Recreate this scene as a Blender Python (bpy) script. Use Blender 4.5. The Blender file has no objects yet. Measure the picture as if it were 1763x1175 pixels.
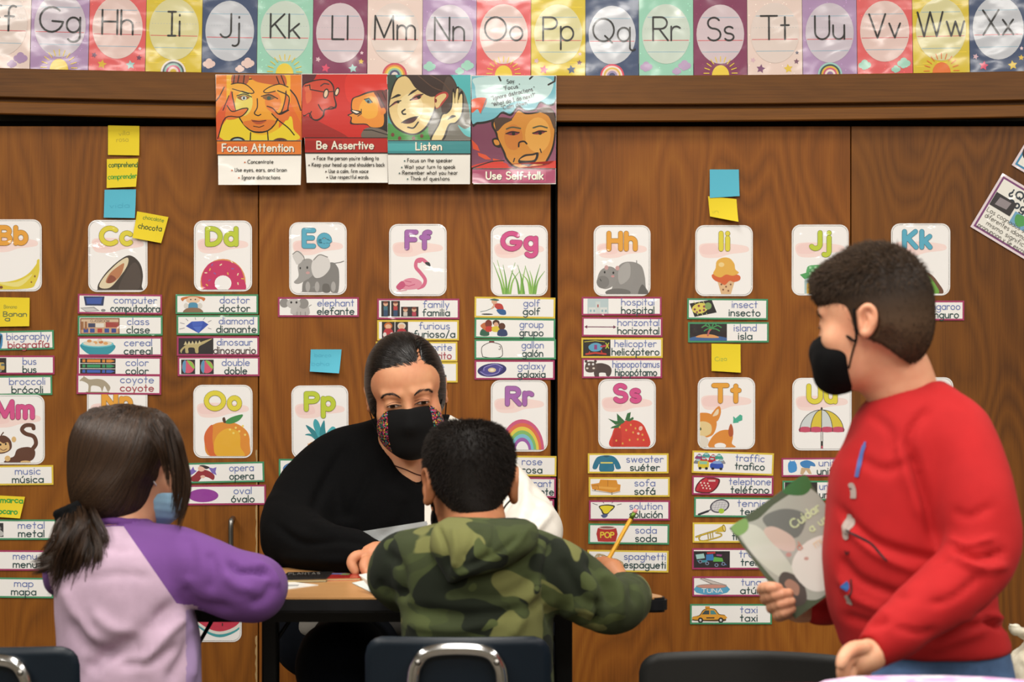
import bpy, bmesh, math, random
import numpy as np
from mathutils import Vector, Matrix, Euler, noise as mnoise
random.seed(7); np.random.seed(7)
SC = bpy.context.scene
COL = SC.collection
F = 3375.0; CX = 881.5; CY = 587.5; CAMZ = 1.15; WALLY = 4.5

# ------------------------------------------------------------------ camera, world, light, exposure
cd = bpy.data.cameras.new('camera'); cam = bpy.data.objects.new('camera', cd); COL.objects.link(cam)
cam.location = (0, 0, CAMZ); cam.rotation_euler = (math.pi/2, 0, 0)
cd.sensor_width = 36.0; cd.lens = 36.0*F/1763.0; cd.clip_start = 0.05
cd.dof.use_dof = True; cd.dof.focus_distance = 4.2; cd.dof.aperture_fstop = 6.3
SC.camera = cam
w = bpy.data.worlds.new('world'); SC.world = w; w.use_nodes = True
w.node_tree.nodes['Background'].inputs[0].default_value = (0.9, 0.95, 1.0, 1)
w.node_tree.nodes['Background'].inputs[1].default_value = 0.05
def area(x, y, z, sx, sy, power, col=(1.0, 0.955, 0.885), rot=(0, 0, 0)):
    l = bpy.data.lights.new('ceiling_lamp', 'AREA'); l.shape = 'RECTANGLE'; l.size = sx; l.size_y = sy
    l.energy = power; l.color = col
    o = bpy.data.objects.new('ceiling_lamp', l); COL.objects.link(o); o.location = (x, y, z); o.rotation_euler = rot
for lx in (-2.1, 0.0, 2.1):
    for ly, pw in ((-2.4, 34), (0.0, 46), (1.9, 46), (3.35, 16)):
        area(lx, ly, 2.77, 0.6, 1.2 if ly < 3 else 0.6, pw)
SC.view_settings.view_transform = 'Standard'; SC.view_settings.look = 'None'
SC.view_settings.exposure = 0.0; SC.view_settings.gamma = 1.0; SC.view_settings.use_curve_mapping = False

# ------------------------------------------------------------------ helpers
def lin(c):
    if isinstance(c, str):
        c = c.lstrip('#'); c = ''.join(k*2 for k in c) if len(c) == 3 else c; c = [int(c[i:i+2], 16)/255 for i in (0, 2, 4)]
    return tuple(((v/12.92) if v <= 0.04045 else ((v+0.055)/1.055)**2.4) for v in c[:3]) + (1.0,)
def P(px, py, Y): return Vector(((px-CX)*Y/F, Y, CAMZ-(py-CY)*Y/F))
def link(o, parent=None):
    COL.objects.link(o)
    if parent is not None: o.parent = parent
    return o
def tag(o, label=None, cat=None, group=None, kind=None):
    if label: o['label'] = label
    if cat: o['category'] = cat
    if group: o['group'] = group
    if kind: o['kind'] = kind
    return o
def thing(name, label, cat, loc=(0, 0, 0), rot=(0, 0, 0), group=None):
    o = bpy.data.objects.new(name, None); o.empty_display_size = 0.05; COL.objects.link(o)
    o.location = loc; o.rotation_euler = rot
    return tag(o, label, cat, group)
def np_mesh(name, v, faces, mat=None, parent=None, smooth=True):
    """v (n,3); faces (m,k) int array"""
    me = bpy.data.meshes.new(name); v = np.asarray(v, np.float32); faces = np.asarray(faces, np.int32)
    m, k = faces.shape
    me.vertices.add(len(v)); me.vertices.foreach_set('co', v.ravel())
    me.loops.add(m*k); me.loops.foreach_set('vertex_index', faces.ravel())
    me.polygons.add(m); me.polygons.foreach_set('loop_start', np.arange(0, m*k, k, dtype=np.int32))
    me.polygons.foreach_set('use_smooth', np.full(m, smooth))
    me.update(calc_edges=True); me.validate()
    o = bpy.data.objects.new(name, me)
    if mat: me.materials.append(mat)
    return link(o, parent)
def bm_obj(name, bm, mat, parent=None, smooth=False, label=None):
    me = bpy.data.meshes.new(name); bm.normal_update(); bm.to_mesh(me); bm.free()
    for p in me.polygons: p.use_smooth = smooth
    o = bpy.data.objects.new(name, me); me.materials.append(mat)
    if label: o['label'] = label
    return link(o, parent)
def box_bm(x0, x1, y0, y1, z0, z1, bev=0.0, bm=None, seg=2):
    b = bmesh.new()
    r = bmesh.ops.create_cube(b, size=1.0)
    for v in b.verts:
        v.co = Vector((x0+(v.co.x+.5)*(x1-x0), y0+(v.co.y+.5)*(y1-y0), z0+(v.co.z+.5)*(z1-z0)))
    if bev: bmesh.ops.bevel(b, geom=b.edges[:], offset=bev, segments=seg, affect='EDGES', profile=0.5)
    if bm is None: return b
    me = bpy.data.meshes.new('t'); b.to_mesh(me); b.free(); bm.from_mesh(me); bpy.data.meshes.remove(me)
    return bm
def spline(pts, n=8):
    """Catmull-Rom through tuples"""
    pts = [np.array(p, float) for p in pts]
    if len(pts) < 3: return [pts[0]+(pts[-1]-pts[0])*i/n for i in range(n+1)]
    q = [2*pts[0]-pts[1]]+pts+[2*pts[-1]-pts[-2]]; out = []
    for i in range(1, len(q)-2):
        p0, p1, p2, p3 = q[i-1:i+3]
        for j in range(n):
            t = j/n
            out.append(0.5*((2*p1)+(-p0+p2)*t+(2*p0-5*p1+4*p2-p3)*t*t+(-p0+3*p1-3*p2+p3)*t**3))
    out.append(pts[-1]); return out
def tube_np(pts, rad, n=8, cap=True):
    pts = np.array([tuple(p)[:3] for p in pts], float); m = len(pts)
    rad = np.full(m, rad, float) if np.isscalar(rad) else np.array(rad, float)
    tan = np.gradient(pts, axis=0); tan /= np.linalg.norm(tan, axis=1)[:, None]+1e-12
    up = np.array([0, 0, 1.0]) if abs(tan[0][2]) < .9 else np.array([1.0, 0, 0])
    V = []; a = np.arange(n)*2*math.pi/n
    u = np.cross(tan[0], up); u /= np.linalg.norm(u)
    for i in range(m):
        u = u-tan[i]*np.dot(u, tan[i]); u /= np.linalg.norm(u)+1e-12; vv = np.cross(tan[i], u)
        V.append(pts[i]+rad[i]*(np.cos(a)[:, None]*u+np.sin(a)[:, None]*vv))
    V = np.concatenate(V); Fc = []
    for i in range(m-1):
        for j in range(n):
            Fc.append((i*n+j, i*n+(j+1) % n, (i+1)*n+(j+1) % n, (i+1)*n+j))
    if cap:
        V = np.vstack([V, pts[0], pts[-1]]); c0 = len(V)-2
        for j in range(n):
            Fc.append((c0, (j+1) % n, j, c0)); Fc.append((c0+1, (m-1)*n+j, (m-1)*n+(j+1) % n, c0+1))
    return V, Fc
def poly_obj(name, V, Fc, mat, parent=None, smooth=True, label=None):
    me = bpy.data.meshes.new(name)
    Fc = [tuple(dict.fromkeys(int(i) for i in f)) for f in Fc]
    me.from_pydata([tuple(float(c) for c in v) for v in V], [], Fc)
    for p in me.polygons: p.use_smooth = smooth
    me.materials.append(mat); o = bpy.data.objects.new(name, me)
    if label: o['label'] = label
    return link(o, parent)
def tube(name, pts, rad, mat, parent=None, n=10, label=None):
    V, Fc = tube_np(pts, rad, n); return poly_obj(name, V, Fc, mat, parent, True, label)

# ------------------------------------------------------------------ materials
def mat_new(name):
    m = bpy.data.materials.new(name); m.use_nodes = True; nt = m.node_tree
    return m, nt, nt.nodes['Principled BSDF']
def N(nt, t, **kw):
    n = nt.nodes.new(t)
    for k, v in kw.items():
        if k.startswith('_'): setattr(n, k[1:], v)
        else: n.inputs[k.replace('__', ' ')].default_value = v
    return n
def plain(name, col, rough=0.5, metal=0.0, noise=0.06, bump=0.0, scale=60, sss=0.0, sheen=0.0, coat=0.0):
    m, nt, b = mat_new(name); L = nt.links.new
    tc = N(nt, 'ShaderNodeTexCoord'); nz = N(nt, 'ShaderNodeTexNoise', Scale=scale, Detail=4.0)
    L(tc.outputs['Object'], nz.inputs['Vector'])
    c = lin(col); cr = N(nt, 'ShaderNodeValToRGB')
    cr.color_ramp.elements[0].position = 0.3; cr.color_ramp.elements[1].position = 0.7
    cr.color_ramp.elements[0].color = tuple(x*(1-noise) for x in c[:3])+(1,)
    cr.color_ramp.elements[1].color = tuple(min(1, x*(1+noise)) for x in c[:3])+(1,)
    L(nz.outputs['Fac'], cr.inputs[0]); L(cr.outputs[0], b.inputs['Base Color'])
    b.inputs['Roughness'].default_value = rough; b.inputs['Metallic'].default_value = metal; b.inputs['Specular IOR Level'].default_value = .3
    if bump:
        bp = N(nt, 'ShaderNodeBump', Strength=bump, Distance=0.002); L(nz.outputs['Fac'], bp.inputs['Height']); L(bp.outputs[0], b.inputs['Normal'])
    if sss:
        b.inputs['Subsurface Weight'].default_value = sss; b.inputs['Subsurface Radius'].default_value = (0.02, 0.008, 0.004); b.inputs['Subsurface Scale'].default_value = 0.5
    if sheen: b.inputs['Sheen Weight'].default_value = sheen; b.inputs['Sheen Roughness'].default_value = 0.5
    if coat: b.inputs['Coat Weight'].default_value = coat; b.inputs['Coat Roughness'].default_value = 0.12
    return m
def wood(name, c0, c1, c2, vertical=True, rough=0.5, seed=0.0, rings=True):
    m, nt, b = mat_new(name); L = nt.links.new
    tc = N(nt, 'ShaderNodeTexCoord'); mp = N(nt, 'ShaderNodeMapping')
    mp.inputs['Location'].default_value = (seed, seed*.7, seed*1.3)
    mp.inputs['Scale'].default_value = (3.0, 3.0, 0.8) if vertical else (0.5, 3.0, 3.0)
    L(tc.outputs['Object'], mp.inputs[0])
    warp = N(nt, 'ShaderNodeTexNoise', Scale=1.5, Detail=1.5); L(mp.outputs[0], warp.inputs['Vector'])
    # cathedral figure: iso-lines of a smooth stretched noise
    mul = N(nt, 'ShaderNodeMath', _operation='MULTIPLY'); mul.inputs[1].default_value = 22.0; L(warp.outputs['Fac'], mul.inputs[0])
    fr = N(nt, 'ShaderNodeMath', _operation='PINGPONG'); fr.inputs[1].default_value = 0.5; L(mul.outputs[0], fr.inputs[0])
    fine = N(nt, 'ShaderNodeTexNoise', Scale=1.0, Detail=6.0, Roughness=0.65)
    mp2 = N(nt, 'ShaderNodeMapping'); mp2.inputs['Scale'].default_value = (330, 330, 7) if vertical else (7, 330, 330)
    L(tc.outputs['Object'], mp2.inputs[0]); L(mp2.outputs[0], fine.inputs['Vector'])
    big = N(nt, 'ShaderNodeTexNoise', Scale=1.6, Detail=2.0); L(mp.outputs[0], big.inputs['Vector'])
    a1 = N(nt, 'ShaderNodeMath', _operation='MULTIPLY'); a1.inputs[1].default_value = 0.34 if rings else .08; L(fr.outputs[0], a1.inputs[0])
    a2 = N(nt, 'ShaderNodeMath', _operation='MULTIPLY_ADD'); a2.inputs[1].default_value = 0.42; L(fine.outputs['Fac'], a2.inputs[0]); L(a1.outputs[0], a2.inputs[2])
    a3 = N(nt, 'ShaderNodeMath', _operation='MULTIPLY_ADD'); a3.inputs[1].default_value = 0.5; L(big.outputs['Fac'], a3.inputs[0]); L(a2.outputs[0], a3.inputs[2])
    cr = N(nt, 'ShaderNodeValToRGB'); e = cr.color_ramp.elements
    e[0].position = 0.34; e[0].color = lin(c0); e[1].position = 0.80; e[1].color = lin(c2)
    k = e.new(0.55); k.color = lin(c1)
    L(a3.outputs[0], cr.inputs[0]); L(cr.outputs[0], b.inputs['Base Color'])
    bp = N(nt, 'ShaderNodeBump', Strength=0.12, Distance=0.001); L(fine.outputs['Fac'], bp.inputs['Height']); L(bp.outputs[0], b.inputs['Normal'])
    b.inputs['Roughness'].default_value = rough; b.inputs['Specular IOR Level'].default_value = .3
    return m
def print_mat(name, wav=14.0, strength=0.35, rough=0.55, coat=1.0, crough=0.07):
    """printed (and laminated) sheet: flat print colour from the attribute, wavy clear film over it"""
    m, nt, b = mat_new(name); L = nt.links.new
    at = N(nt, 'ShaderNodeVertexColor', _layer_name='Col')
    L(at.outputs['Color'], b.inputs['Base Color']); b.inputs['Roughness'].default_value = rough
    geo = N(nt, 'ShaderNodeNewGeometry'); mp = N(nt, 'ShaderNodeMapping'); mp.inputs['Scale'].default_value = (1, 0.3, 1.6)
    mp.inputs['Rotation'].default_value = (0, .5, 0)
    L(geo.outputs['Position'], mp.inputs[0])
    nz = N(nt, 'ShaderNodeTexNoise', Scale=wav, Detail=1.5); L(mp.outputs[0], nz.inputs['Vector'])
    bp = N(nt, 'ShaderNodeBump', Strength=strength, Distance=0.02); L(nz.outputs['Fac'], bp.inputs['Height'])
    b.inputs['Coat Weight'].default_value = coat; b.inputs['Coat Roughness'].default_value = crough
    L(bp.outputs[0], b.inputs['Coat Normal'])
    return m
M = {}
M['door'] = wood('cupboard_veneer', '#603608', '#7e490e', '#915916')
M['door2'] = wood('cupboard_veneer_reddish', '#663808', '#844b10', '#995f1a', seed=3.7)
M['door3'] = wood('cupboard_veneer_dark', '#542f08', '#6e400d', '#804d13', seed=8.1)
M['header'] = wood('header_wood', '#55330c', '#6f4413', '#83541c', vertical=False, seed=2.2, rings=False)
M['header2'] = wood('header_wood_lower', '#5f390d', '#7c4c15', '#925f20', vertical=False, seed=5.2, rings=False)
M['chip'] = plain('bare_plywood', '#a88a5e', 0.8)
M['black'] = plain('black_void', '#050505', 0.9)
M['wall'] = plain('painted_wall', '#8f8a7c', 0.85)
M['ceil'] = plain('ceiling_paint', '#d8d5cc', 0.9)
M['floor'] = plain('vinyl_floor', '#5e564b', 0.45, scale=8)
M['laminate'] = print_mat('laminated_print')
M['poster'] = print_mat('glossy_poster_print', wav=7.0, strength=0.55, crough=0.13)
M['strip'] = print_mat('alphabet_strip_print', wav=9.0, strength=0.5, crough=0.16)
M['paper'] = print_mat('plain_paper', wav=20, strength=0.1, rough=0.8, coat=0.0)
M['chrome'] = plain('chrome', '#c8c8c8', 0.16, 1.0, 0.02)
M['steel'] = plain('brushed_steel', '#8c8a86', 0.35, 1.0, 0.05)
M['tabletop'] = wood('table_laminate', '#a97a48', '#bf8f5b', '#cb9d69', vertical=False, rough=0.3, seed=1.3, rings=False)
M['tedge'] = plain('black_edge_band', '#121316', 0.45)
M['tmetal'] = plain('black_powder_coat', '#0e0f11', 0.4)
# ------------------------------------------------------------------ single-stroke lettering
def _arc(cx, cy, rx, ry, a0, a1, n=None):
    n = n or max(3, int(abs(a1-a0)/18))
    return [(cx+rx*math.cos(math.radians(a0+(a1-a0)*i/n)), cy+ry*math.sin(math.radians(a0+(a1-a0)*i/n))) for i in range(n+1)]
def _o(cx=.27, cy=.3, rx=.27, ry=.3): return _arc(cx, cy, rx, ry, 0, 360, 22)
G = {
 'a': ([_o(), [(.54, .6), (.54, 0)]], .54), 'b': ([[(0, 1), (0, 0)], _o()], .54),
 'c': ([_arc(.28, .3, .28, .3, 48, 312)], .48), 'd': ([_o(), [(.54, 1), (.54, 0)]], .54),
 'e': ([[(0.01, .32)]+_arc(.27, .3, .27, .3, 4, 318)], .54),
 'f': ([_arc(.33, .79, .18, .21, 55, 180)+[(.15, 0)], [(0, .58), (.36, .58)]], .38),
 'g': ([_o(), [(.54, .6), (.54, -.14)]+_arc(.28, -.14, .26, .24, 0, -145)], .54),
 'h': ([[(0, 1), (0, 0)], _arc(.24, .34, .24, .26, 180, 0)+[(.48, 0)]], .48),
 'i': ([[(0, .6), (0, 0)], [(0, .84), (0, .88)]], .02),
 'j': ([[(.18, .6), (.18, -.16)]+_arc(0, -.16, .18, .2, 0, -120), [(.18, .84), (.18, .88)]], .18),
 'k': ([[(0, 1), (0, 0)], [(.42, .6), (0, .24)], [(.14, .36), (.44, 0)]], .44), 'l': ([[(0, 1), (0, 0)]], .02),
 'm': ([[(0, .6), (0, 0)], _arc(.19, .38, .19, .22, 180, 0)+[(.38, 0)], _arc(.57, .38, .19, .22, 180, 0)+[(.76, 0)]], .76),
 'n': ([[(0, .6), (0, 0)], _arc(.24, .34, .24, .26, 180, 0)+[(.48, 0)]], .48), 'o': ([_o()], .54),
 'p': ([[(0, .6), (0, -.38)], _o()], .54), 'q': ([_o(), [(.54, .6), (.54, -.3)]+_arc(.66, -.3, .12, .1, 180, 330)], .6),
 'r': ([[(0, .6), (0, 0)], _arc(.22, .36, .22, .24, 180, 45)], .34),
 's': ([_arc(.22, .45, .19, .15, 35, 250)+_arc(.22, .15, .2, .15, 80, -150)], .42),
 't': ([[(.17, .95), (.17, 0)], [(0, .6), (.34, .6)]], .34),
 'u': ([[(0, .6), (0, .26)]+_arc(.24, .26, .24, .26, 180, 360), [(.48, .6), (.48, 0)]], .48),
 'v': ([[(0, .6), (.23, 0), (.46, .6)]], .46), 'w': ([[(0, .6), (.18, 0), (.36, .6), (.54, 0), (.72, .6)]], .72),
 'x': ([[(0, .6), (.42, 0)], [(.42, .6), (0, 0)]], .42), 'y': ([[(0, .6), (.23, 0)], [(.46, .6), (.12, -.38)]], .46),
 'z': ([[(0, .6), (.42, .6), (0, 0), (.42, 0)]], .42),
 'A': ([[(0, 0), (.36, 1), (.72, 0)], [(.13, .36), (.59, .36)]], .72),
 'B': ([[(0, 0), (0, 1), (.3, 1)]+_arc(.3, .76, .24, .24, 90, -90)+[(0, .52)], [(.3, .52)]+_arc(.3, .26, .28, .26, 90, -90)+[(0, 0)]], .58),
 'C': ([_arc(.46, .5, .46, .5, 48, 312)], .78), 'D': ([[(0, 0), (0, 1), (.22, 1)]+_arc(.22, .5, .46, .5, 90, -90)+[(0, 0)]], .68),
 'E': ([[(.5, 1), (0, 1), (0, 0), (.5, 0)], [(0, .52), (.44, .52)]], .5), 'F': ([[(.48, 1), (0, 1), (0, 0)], [(0, .52), (.42, .52)]], .48),
 'G': ([_arc(.47, .5, .47, .5, 48, 350)+[(.5, .44)]], .92), 'H': ([[(0, 1), (0, 0)], [(.62, 1), (.62, 0)], [(0, .52), (.62, .52)]], .62),
 'I': ([[(.16, 1), (.16, 0)], [(0, 1), (.32, 1)], [(0, 0), (.32, 0)]], .32),
 'J': ([[(.46, 1), (.46, .26)]+_arc(.22, .26, .24, .26, 0, -150)], .46), 'K': ([[(0, 1), (0, 0)], [(.58, 1), (0, .42)], [(.18, .58), (.62, 0)]], .62),
 'L': ([[(0, 1), (0, 0), (.5, 0)]], .5), 'M': ([[(0, 0), (0.02, 1), (.4, .08), (.78, 1), (.8, 0)]], .8), 'N': ([[(0, 0), (0, 1), (.64, 0), (.64, 1)]], .64),
 'O': ([_o(.46, .5, .46, .5)], .92), 'P': ([[(0, 0), (0, 1), (.34, 1)]+_arc(.34, .75, .26, .25, 90, -90)+[(0, .5)]], .6),
 'Q': ([_o(.46, .5, .46, .5), [(.52, .24), (.84, -.06)]], .92), 'R': ([[(0, 0), (0, 1), (.34, 1)]+_arc(.34, .75, .26, .25, 90, -90)+[(0, .5)], [(.26, .5), (.64, 0)]], .62),
 'S': ([_arc(.3, .76, .26, .24, 30, 255)+_arc(.3, .26, .29, .26, 80, -150)], .58), 'T': ([[(.35, 1), (.35, 0)], [(0, 1), (.7, 1)]], .7),
 'U': ([[(0, 1), (0, .32)]+_arc(.31, .32, .31, .32, 180, 360)+[(.62, 1)]], .62), 'V': ([[(0, 1), (.34, 0), (.68, 1)]], .68),
 'W': ([[(0, 1), (.26, 0), (.52, 1), (.78, 0), (1.04, 1)]], 1.04), 'X': ([[(0, 1), (.64, 0)], [(.64, 1), (0, 0)]], .64), 'Y': ([[(0, 1), (.32, .5), (.64, 1)], [(.32, .5), (.32, 0)]], .64),
 'Z': ([[(0, 1), (.6, 1), (0, 0), (.6, 0)]], .6),
 ' ': ([], .22), '.': ([[(0, 0), (0, .05)]], .04), ',': ([[(.05, .05), (0, -.14)]], .06), ':': ([[(0, 0), (0, .05)], [(0, .5), (0, .55)]], .04),
 "'": ([[(0, 1), (0, .8)]], .03), '"': ([[(0, 1), (0, .8)], [(.13, 1), (.13, .8)]], .13), '-': ([[(0, .34), (.28, .34)]], .28), '/': ([[(0, -.1), (.38, 1.05)]], .38),
 '?': ([_arc(.2, .78, .2, .22, 170, -60)+[(.2, .42), (.2, .28)], [(.2, 0), (.2, .05)]], .4), '¿': ([[(.2, .6), (.2, .65)], [(.2, .4), (.2, .26)]+_arc(.2, -.06, .2, .22, 110, 350)], .4),
 '*': ([_arc(.12, .36, .07, .07, 0, 360, 6), [(.1, .36), (.14, .36)]], .24),
}
for base, acc in (('a', 'á'), ('e', 'é'), ('i', 'í'), ('o', 'ó'), ('u', 'ú')):
    s_, a_ = G[base]; s_ = [p for p in s_ if base != 'i' or p[0][1] < .8]
    cx_ = a_/2; G[acc] = (s_+[[(cx_-.04, .74), (cx_+.1, .95)]], a_)
def text_width(t, gap): return sum(G[c][1]+gap for c in t)-gap
def fat(c):   # letters for very heavy strokes: larger bowls, dots that clear their stems
    st, wd = G[c]; k = 1.2
    if c in 'ij': st = [st[0], [(st[0][0][0], .98), (st[0][0][0], .99)]]
    if c == 'e': st = [[(.04, .27), (.5, .27)]+_arc(.27, .3, .27, .3, 0, 310)]
    if c == 'I': st = [[(.05, 1), (.05, 0)]]; wd = .1
    up = c.isupper()
    def f(y): return y if up else (y*1.15 if abs(y) <= .6 else (.69+(y-.6)*.775 if y > 0 else y))
    return [[(px*k, f(py)) for px, py in pl] for pl in st], wd*k
def text_lines(t, x, y, h, align='c', gap=.2, slant=0, fit=None, jit=0, bold=False):
    G2 = {c: (fat(c) if bold else G[c]) for c in t}
    wd = sum(G2[c][1]+gap for c in t)-gap; sx = h if fit is None else fit/wd
    x0 = x-(wd*sx/2 if align == 'c' else 0); out = []
    for c in t:
        dy = random.uniform(-jit, jit)
        for pl in G2[c][0]:
            out.append([(x0+(px+slant*py)*sx, y-py*h+dy) for px, py in pl])
        x0 += (G2[c][1]+gap)*sx
    return out
class Art:
    """flat printed shapes in photo pixels (the sheet's own plane); each shape is a hair thicker than the one below"""
    def __init__(s, cx, cy, scale=750.0, z0=0.0006, dz=0.00001):
        s.cx, s.cy, s.k, s.z, s.dz = cx, cy, 1/scale, z0, dz; s.V = []; s.Fc = []; s.C = []
    def poly(s, pts, c, step=True):
        if len(pts) < 3: return s
        i = len(s.V)
        for x, y in pts: s.V.append(((x-s.cx)*s.k, -s.z, -(y-s.cy)*s.k))
        s.Fc.append(list(range(i, i+len(pts)))); s.C.append(lin(c))
        if step: s.z += s.dz
        return s
    def E(s, cx, cy, rx, ry, c, rot=0, n=20):
        a = math.radians(rot); ca, sa = math.cos(a), math.sin(a); pts = []
        for i in range(n):
            t = 2*math.pi*i/n; x, y = rx*math.cos(t), ry*math.sin(t); pts.append((cx+x*ca-y*sa, cy+x*sa+y*ca))
        return s.poly(pts, c)
    def R(s, x0, y0, x1, y1, c): return s.poly([(x0, y0), (x1, y0), (x1, y1), (x0, y1)], c)
    def RR(s, x0, y0, x1, y1, r, c, n=6):
        pts = []
        for cx, cy, a in ((x1-r, y0+r, -90), (x1-r, y1-r, 0), (x0+r, y1-r, 90), (x0+r, y0+r, 180)):
            for i in range(n+1):
                t = math.radians(a+90*i/n); pts.append((cx+r*math.cos(t), cy+r*math.sin(t)))
        return s.poly(pts, c)
    def S(s, pts, c, n=5, close=True):
        """smooth closed outline"""
        q = list(pts); m = len(q); out = []
        for i in range(m):
            p0, p1, p2, p3 = [np.array(q[(i+k) % m], float) for k in (-1, 0, 1, 2)]
            for j in range(n):
                t = j/n; v = 0.5*((2*p1)+(-p0+p2)*t+(2*p0-5*p1+4*p2-p3)*t*t+(-p0+3*p1-3*p2+p3)*t**3); out.append((v[0], v[1]))
        return s.poly(out, c)
    def L(s, pts, w, c, cap=True, smooth=False, taper=None):
        """one mitred ribbon with round ends; nothing in it overlaps"""
        if smooth and len(pts) > 2: pts = [tuple(p) for p in spline(pts, 5)]
        q = [pts[0]]
        for p in pts[1:]:
            if math.hypot(p[0]-q[-1][0], p[1]-q[-1][1]) > 1e-4: q.append(p)
        if len(q) < 2: q.append((q[0][0], q[0][1]+.01))
        n = len(q); closed = n > 5 and math.hypot(q[0][0]-q[-1][0], q[0][1]-q[-1][1]) < 1e-3
        d = [((q[i+1][0]-q[i][0]), (q[i+1][1]-q[i][1])) for i in range(n-1)]; d = [(x/math.hypot(x, y), y/math.hypot(x, y)) for x, y in d]
        def seg(i0, i1):   # straight-through run without very sharp turns
            left, right = [], []
            for i in range(i0, i1+1):
                r = w/2*(1 if not taper else 1-(1-taper)*i/(n-1))
                da = d[i-1] if i > i0 or (closed and i0 == 0 and i1 == n-1) else d[i]; db = d[i] if i < i1 else (d[0] if (closed and i0 == 0 and i1 == n-1) else d[i-1])
                mx, my = -(da[1]+db[1]), da[0]+db[0]; l = math.hypot(mx, my) or 1; mx, my = mx/l, my/l
                k = r/max(.5, (mx*-da[1]+my*da[0])); left.append((q[i][0]+mx*k, q[i][1]+my*k)); right.append((q[i][0]-mx*k, q[i][1]-my*k))
            for i in range(len(left)-1): s.poly([left[i], left[i+1], right[i+1], right[i]], c, False)
            if cap and w > 1.2 and not (closed and i0 == 0 and i1 == n-1):
                for i, dd, sg in ((i0, d[i0], -1), (i1, d[i1-1], 1)):
                    r = w/2*(1 if not taper else 1-(1-taper)*i/(n-1)); a0 = math.atan2(dd[1]*sg, dd[0]*sg); m = 6 if w > 4 else 4
                    s.poly([(q[i][0]+r*math.cos(a0-math.pi/2+math.pi*k/m), q[i][1]+r*math.sin(a0-math.pi/2+math.pi*k/m)) for k in range(m+1)], c, False)
            s.z += 5e-6
        cuts = [0]+[i for i in range(1, n-1) if d[i-1][0]*d[i][0]+d[i-1][1]*d[i][1] < .35]+[n-1]
        for i0, i1 in zip(cuts, cuts[1:]): seg(i0, i1)
        return s
    def T(s, t, x, y, h, c, w=1.3, align='c', gap=.2, slant=0, fit=None, rot=0, jit=0):
        a = math.radians(rot); ca, sa = math.cos(a), math.sin(a)
        for pl in text_lines(t, x, y, h, align, gap, slant, fit, jit, w/h > .24):
            if rot: pl = [(x+(px-x)*ca-(py-y)*sa, y+(px-x)*sa+(py-y)*ca) for px, py in pl]
            s.L(pl, w, c)
        s.z += s.dz
        return s
    def star(s, cx, cy, r, c, rot=0):
        return s.poly([(cx+(r if i % 2 == 0 else r*.5)*math.sin(math.radians(rot+36*i)), cy-(r if i % 2 == 0 else r*.5)*math.cos(math.radians(rot+36*i))) for i in range(10)], c)
    def cloud(s, cx, cy, r, c):
        for k, (dx, dy, q) in enumerate(((0, -.3, .62), (-.62, .1, .5), (.62, .05, .52), (-.1, .42, .5), (.35, .35, .42))): s.E(cx+dx*r, cy+dy*r, q*r, q*r, c, n=14)
        return s
    def clip(s, x0, y0, x1, y1):
        """trim every shape to a rectangle (Sutherland-Hodgman, enough for these outlines)"""
        X0, X1 = (x0-s.cx)*s.k, (x1-s.cx)*s.k; Z1, Z0 = -(y0-s.cy)*s.k, -(y1-s.cy)*s.k
        nV, nF, nC = [], [], []
        for f, c in zip(s.Fc, s.C):
            pts = [s.V[i] for i in f]
            for ax, lim, sg in ((0, X0, 1), (0, X1, -1), (2, Z0, 1), (2, Z1, -1)):
                out = []
                for i in range(len(pts)):
                    a, b = pts[i-1], pts[i]; da, db = sg*(a[ax]-lim), sg*(b[ax]-lim)
                    if (da >= 0) != (db >= 0):
                        t = da/(da-db); out.append(tuple(a[k]+(b[k]-a[k])*t for k in range(3)))
                    if db >= 0: out.append(b)
                pts = out
                if not pts: break
            if len(pts) >= 3:
                i = len(nV); nV += pts; nF.append(list(range(i, i+len(pts)))); nC.append(c)
        s.V, s.Fc, s.C = nV, nF, nC; return s
    def build(s, name, mat, parent=None, warp=None, label=None):
        if not s.V: return None
        V = s.V if warp is None else [warp(v) for v in s.V]
        me = bpy.data.meshes.new(name); me.from_pydata(V, [], s.Fc)
        ca = me.color_attributes.new('Col', 'FLOAT_COLOR', 'CORNER'); buf = []
        for p, c in zip(me.polygons, s.C): buf += list(c)*p.loop_total
        ca.data.foreach_set('color', buf); me.materials.append(mat)
        o = bpy.data.objects.new(name, me)
        if label: o['label'] = label
        return link(o, parent)
def sheet(name, outline, cx, cy, scale, col, mat, parent, thick=0.0005, edge=None):
    """a thin solid sheet from a pixel outline"""
    n = len(outline); k = 1/scale; V = []
    for z in (-thick, 0.0):
        for x, y in outline: V.append(((x-cx)*k, z, -(y-cy)*k))
    Fc = [list(range(n)), list(range(2*n-1, n-1, -1))]+[[i, i+n, (i+1) % n+n, (i+1) % n] for i in range(n)]
    me = bpy.data.meshes.new(name); me.from_pydata(V, [], Fc)
    ca = me.color_attributes.new('Col', 'FLOAT_COLOR', 'CORNER'); ca.data.foreach_set('color', list(lin(col))*len(me.loops)); me.materials.append(mat)
    return link(bpy.data.objects.new(name, me), parent)
def rr_pts(x0, y0, x1, y1, r, n=6):
    pts = []
    for cx, cy, a in ((x1-r, y0+r, -90), (x1-r, y1-r, 0), (x0+r, y1-r, 90), (x0+r, y0+r, 180)):
        for i in range(n+1):
            t = math.radians(a+90*i/n); pts.append((cx+r*math.cos(t), cy+r*math.sin(t)))
    return pts
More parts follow.
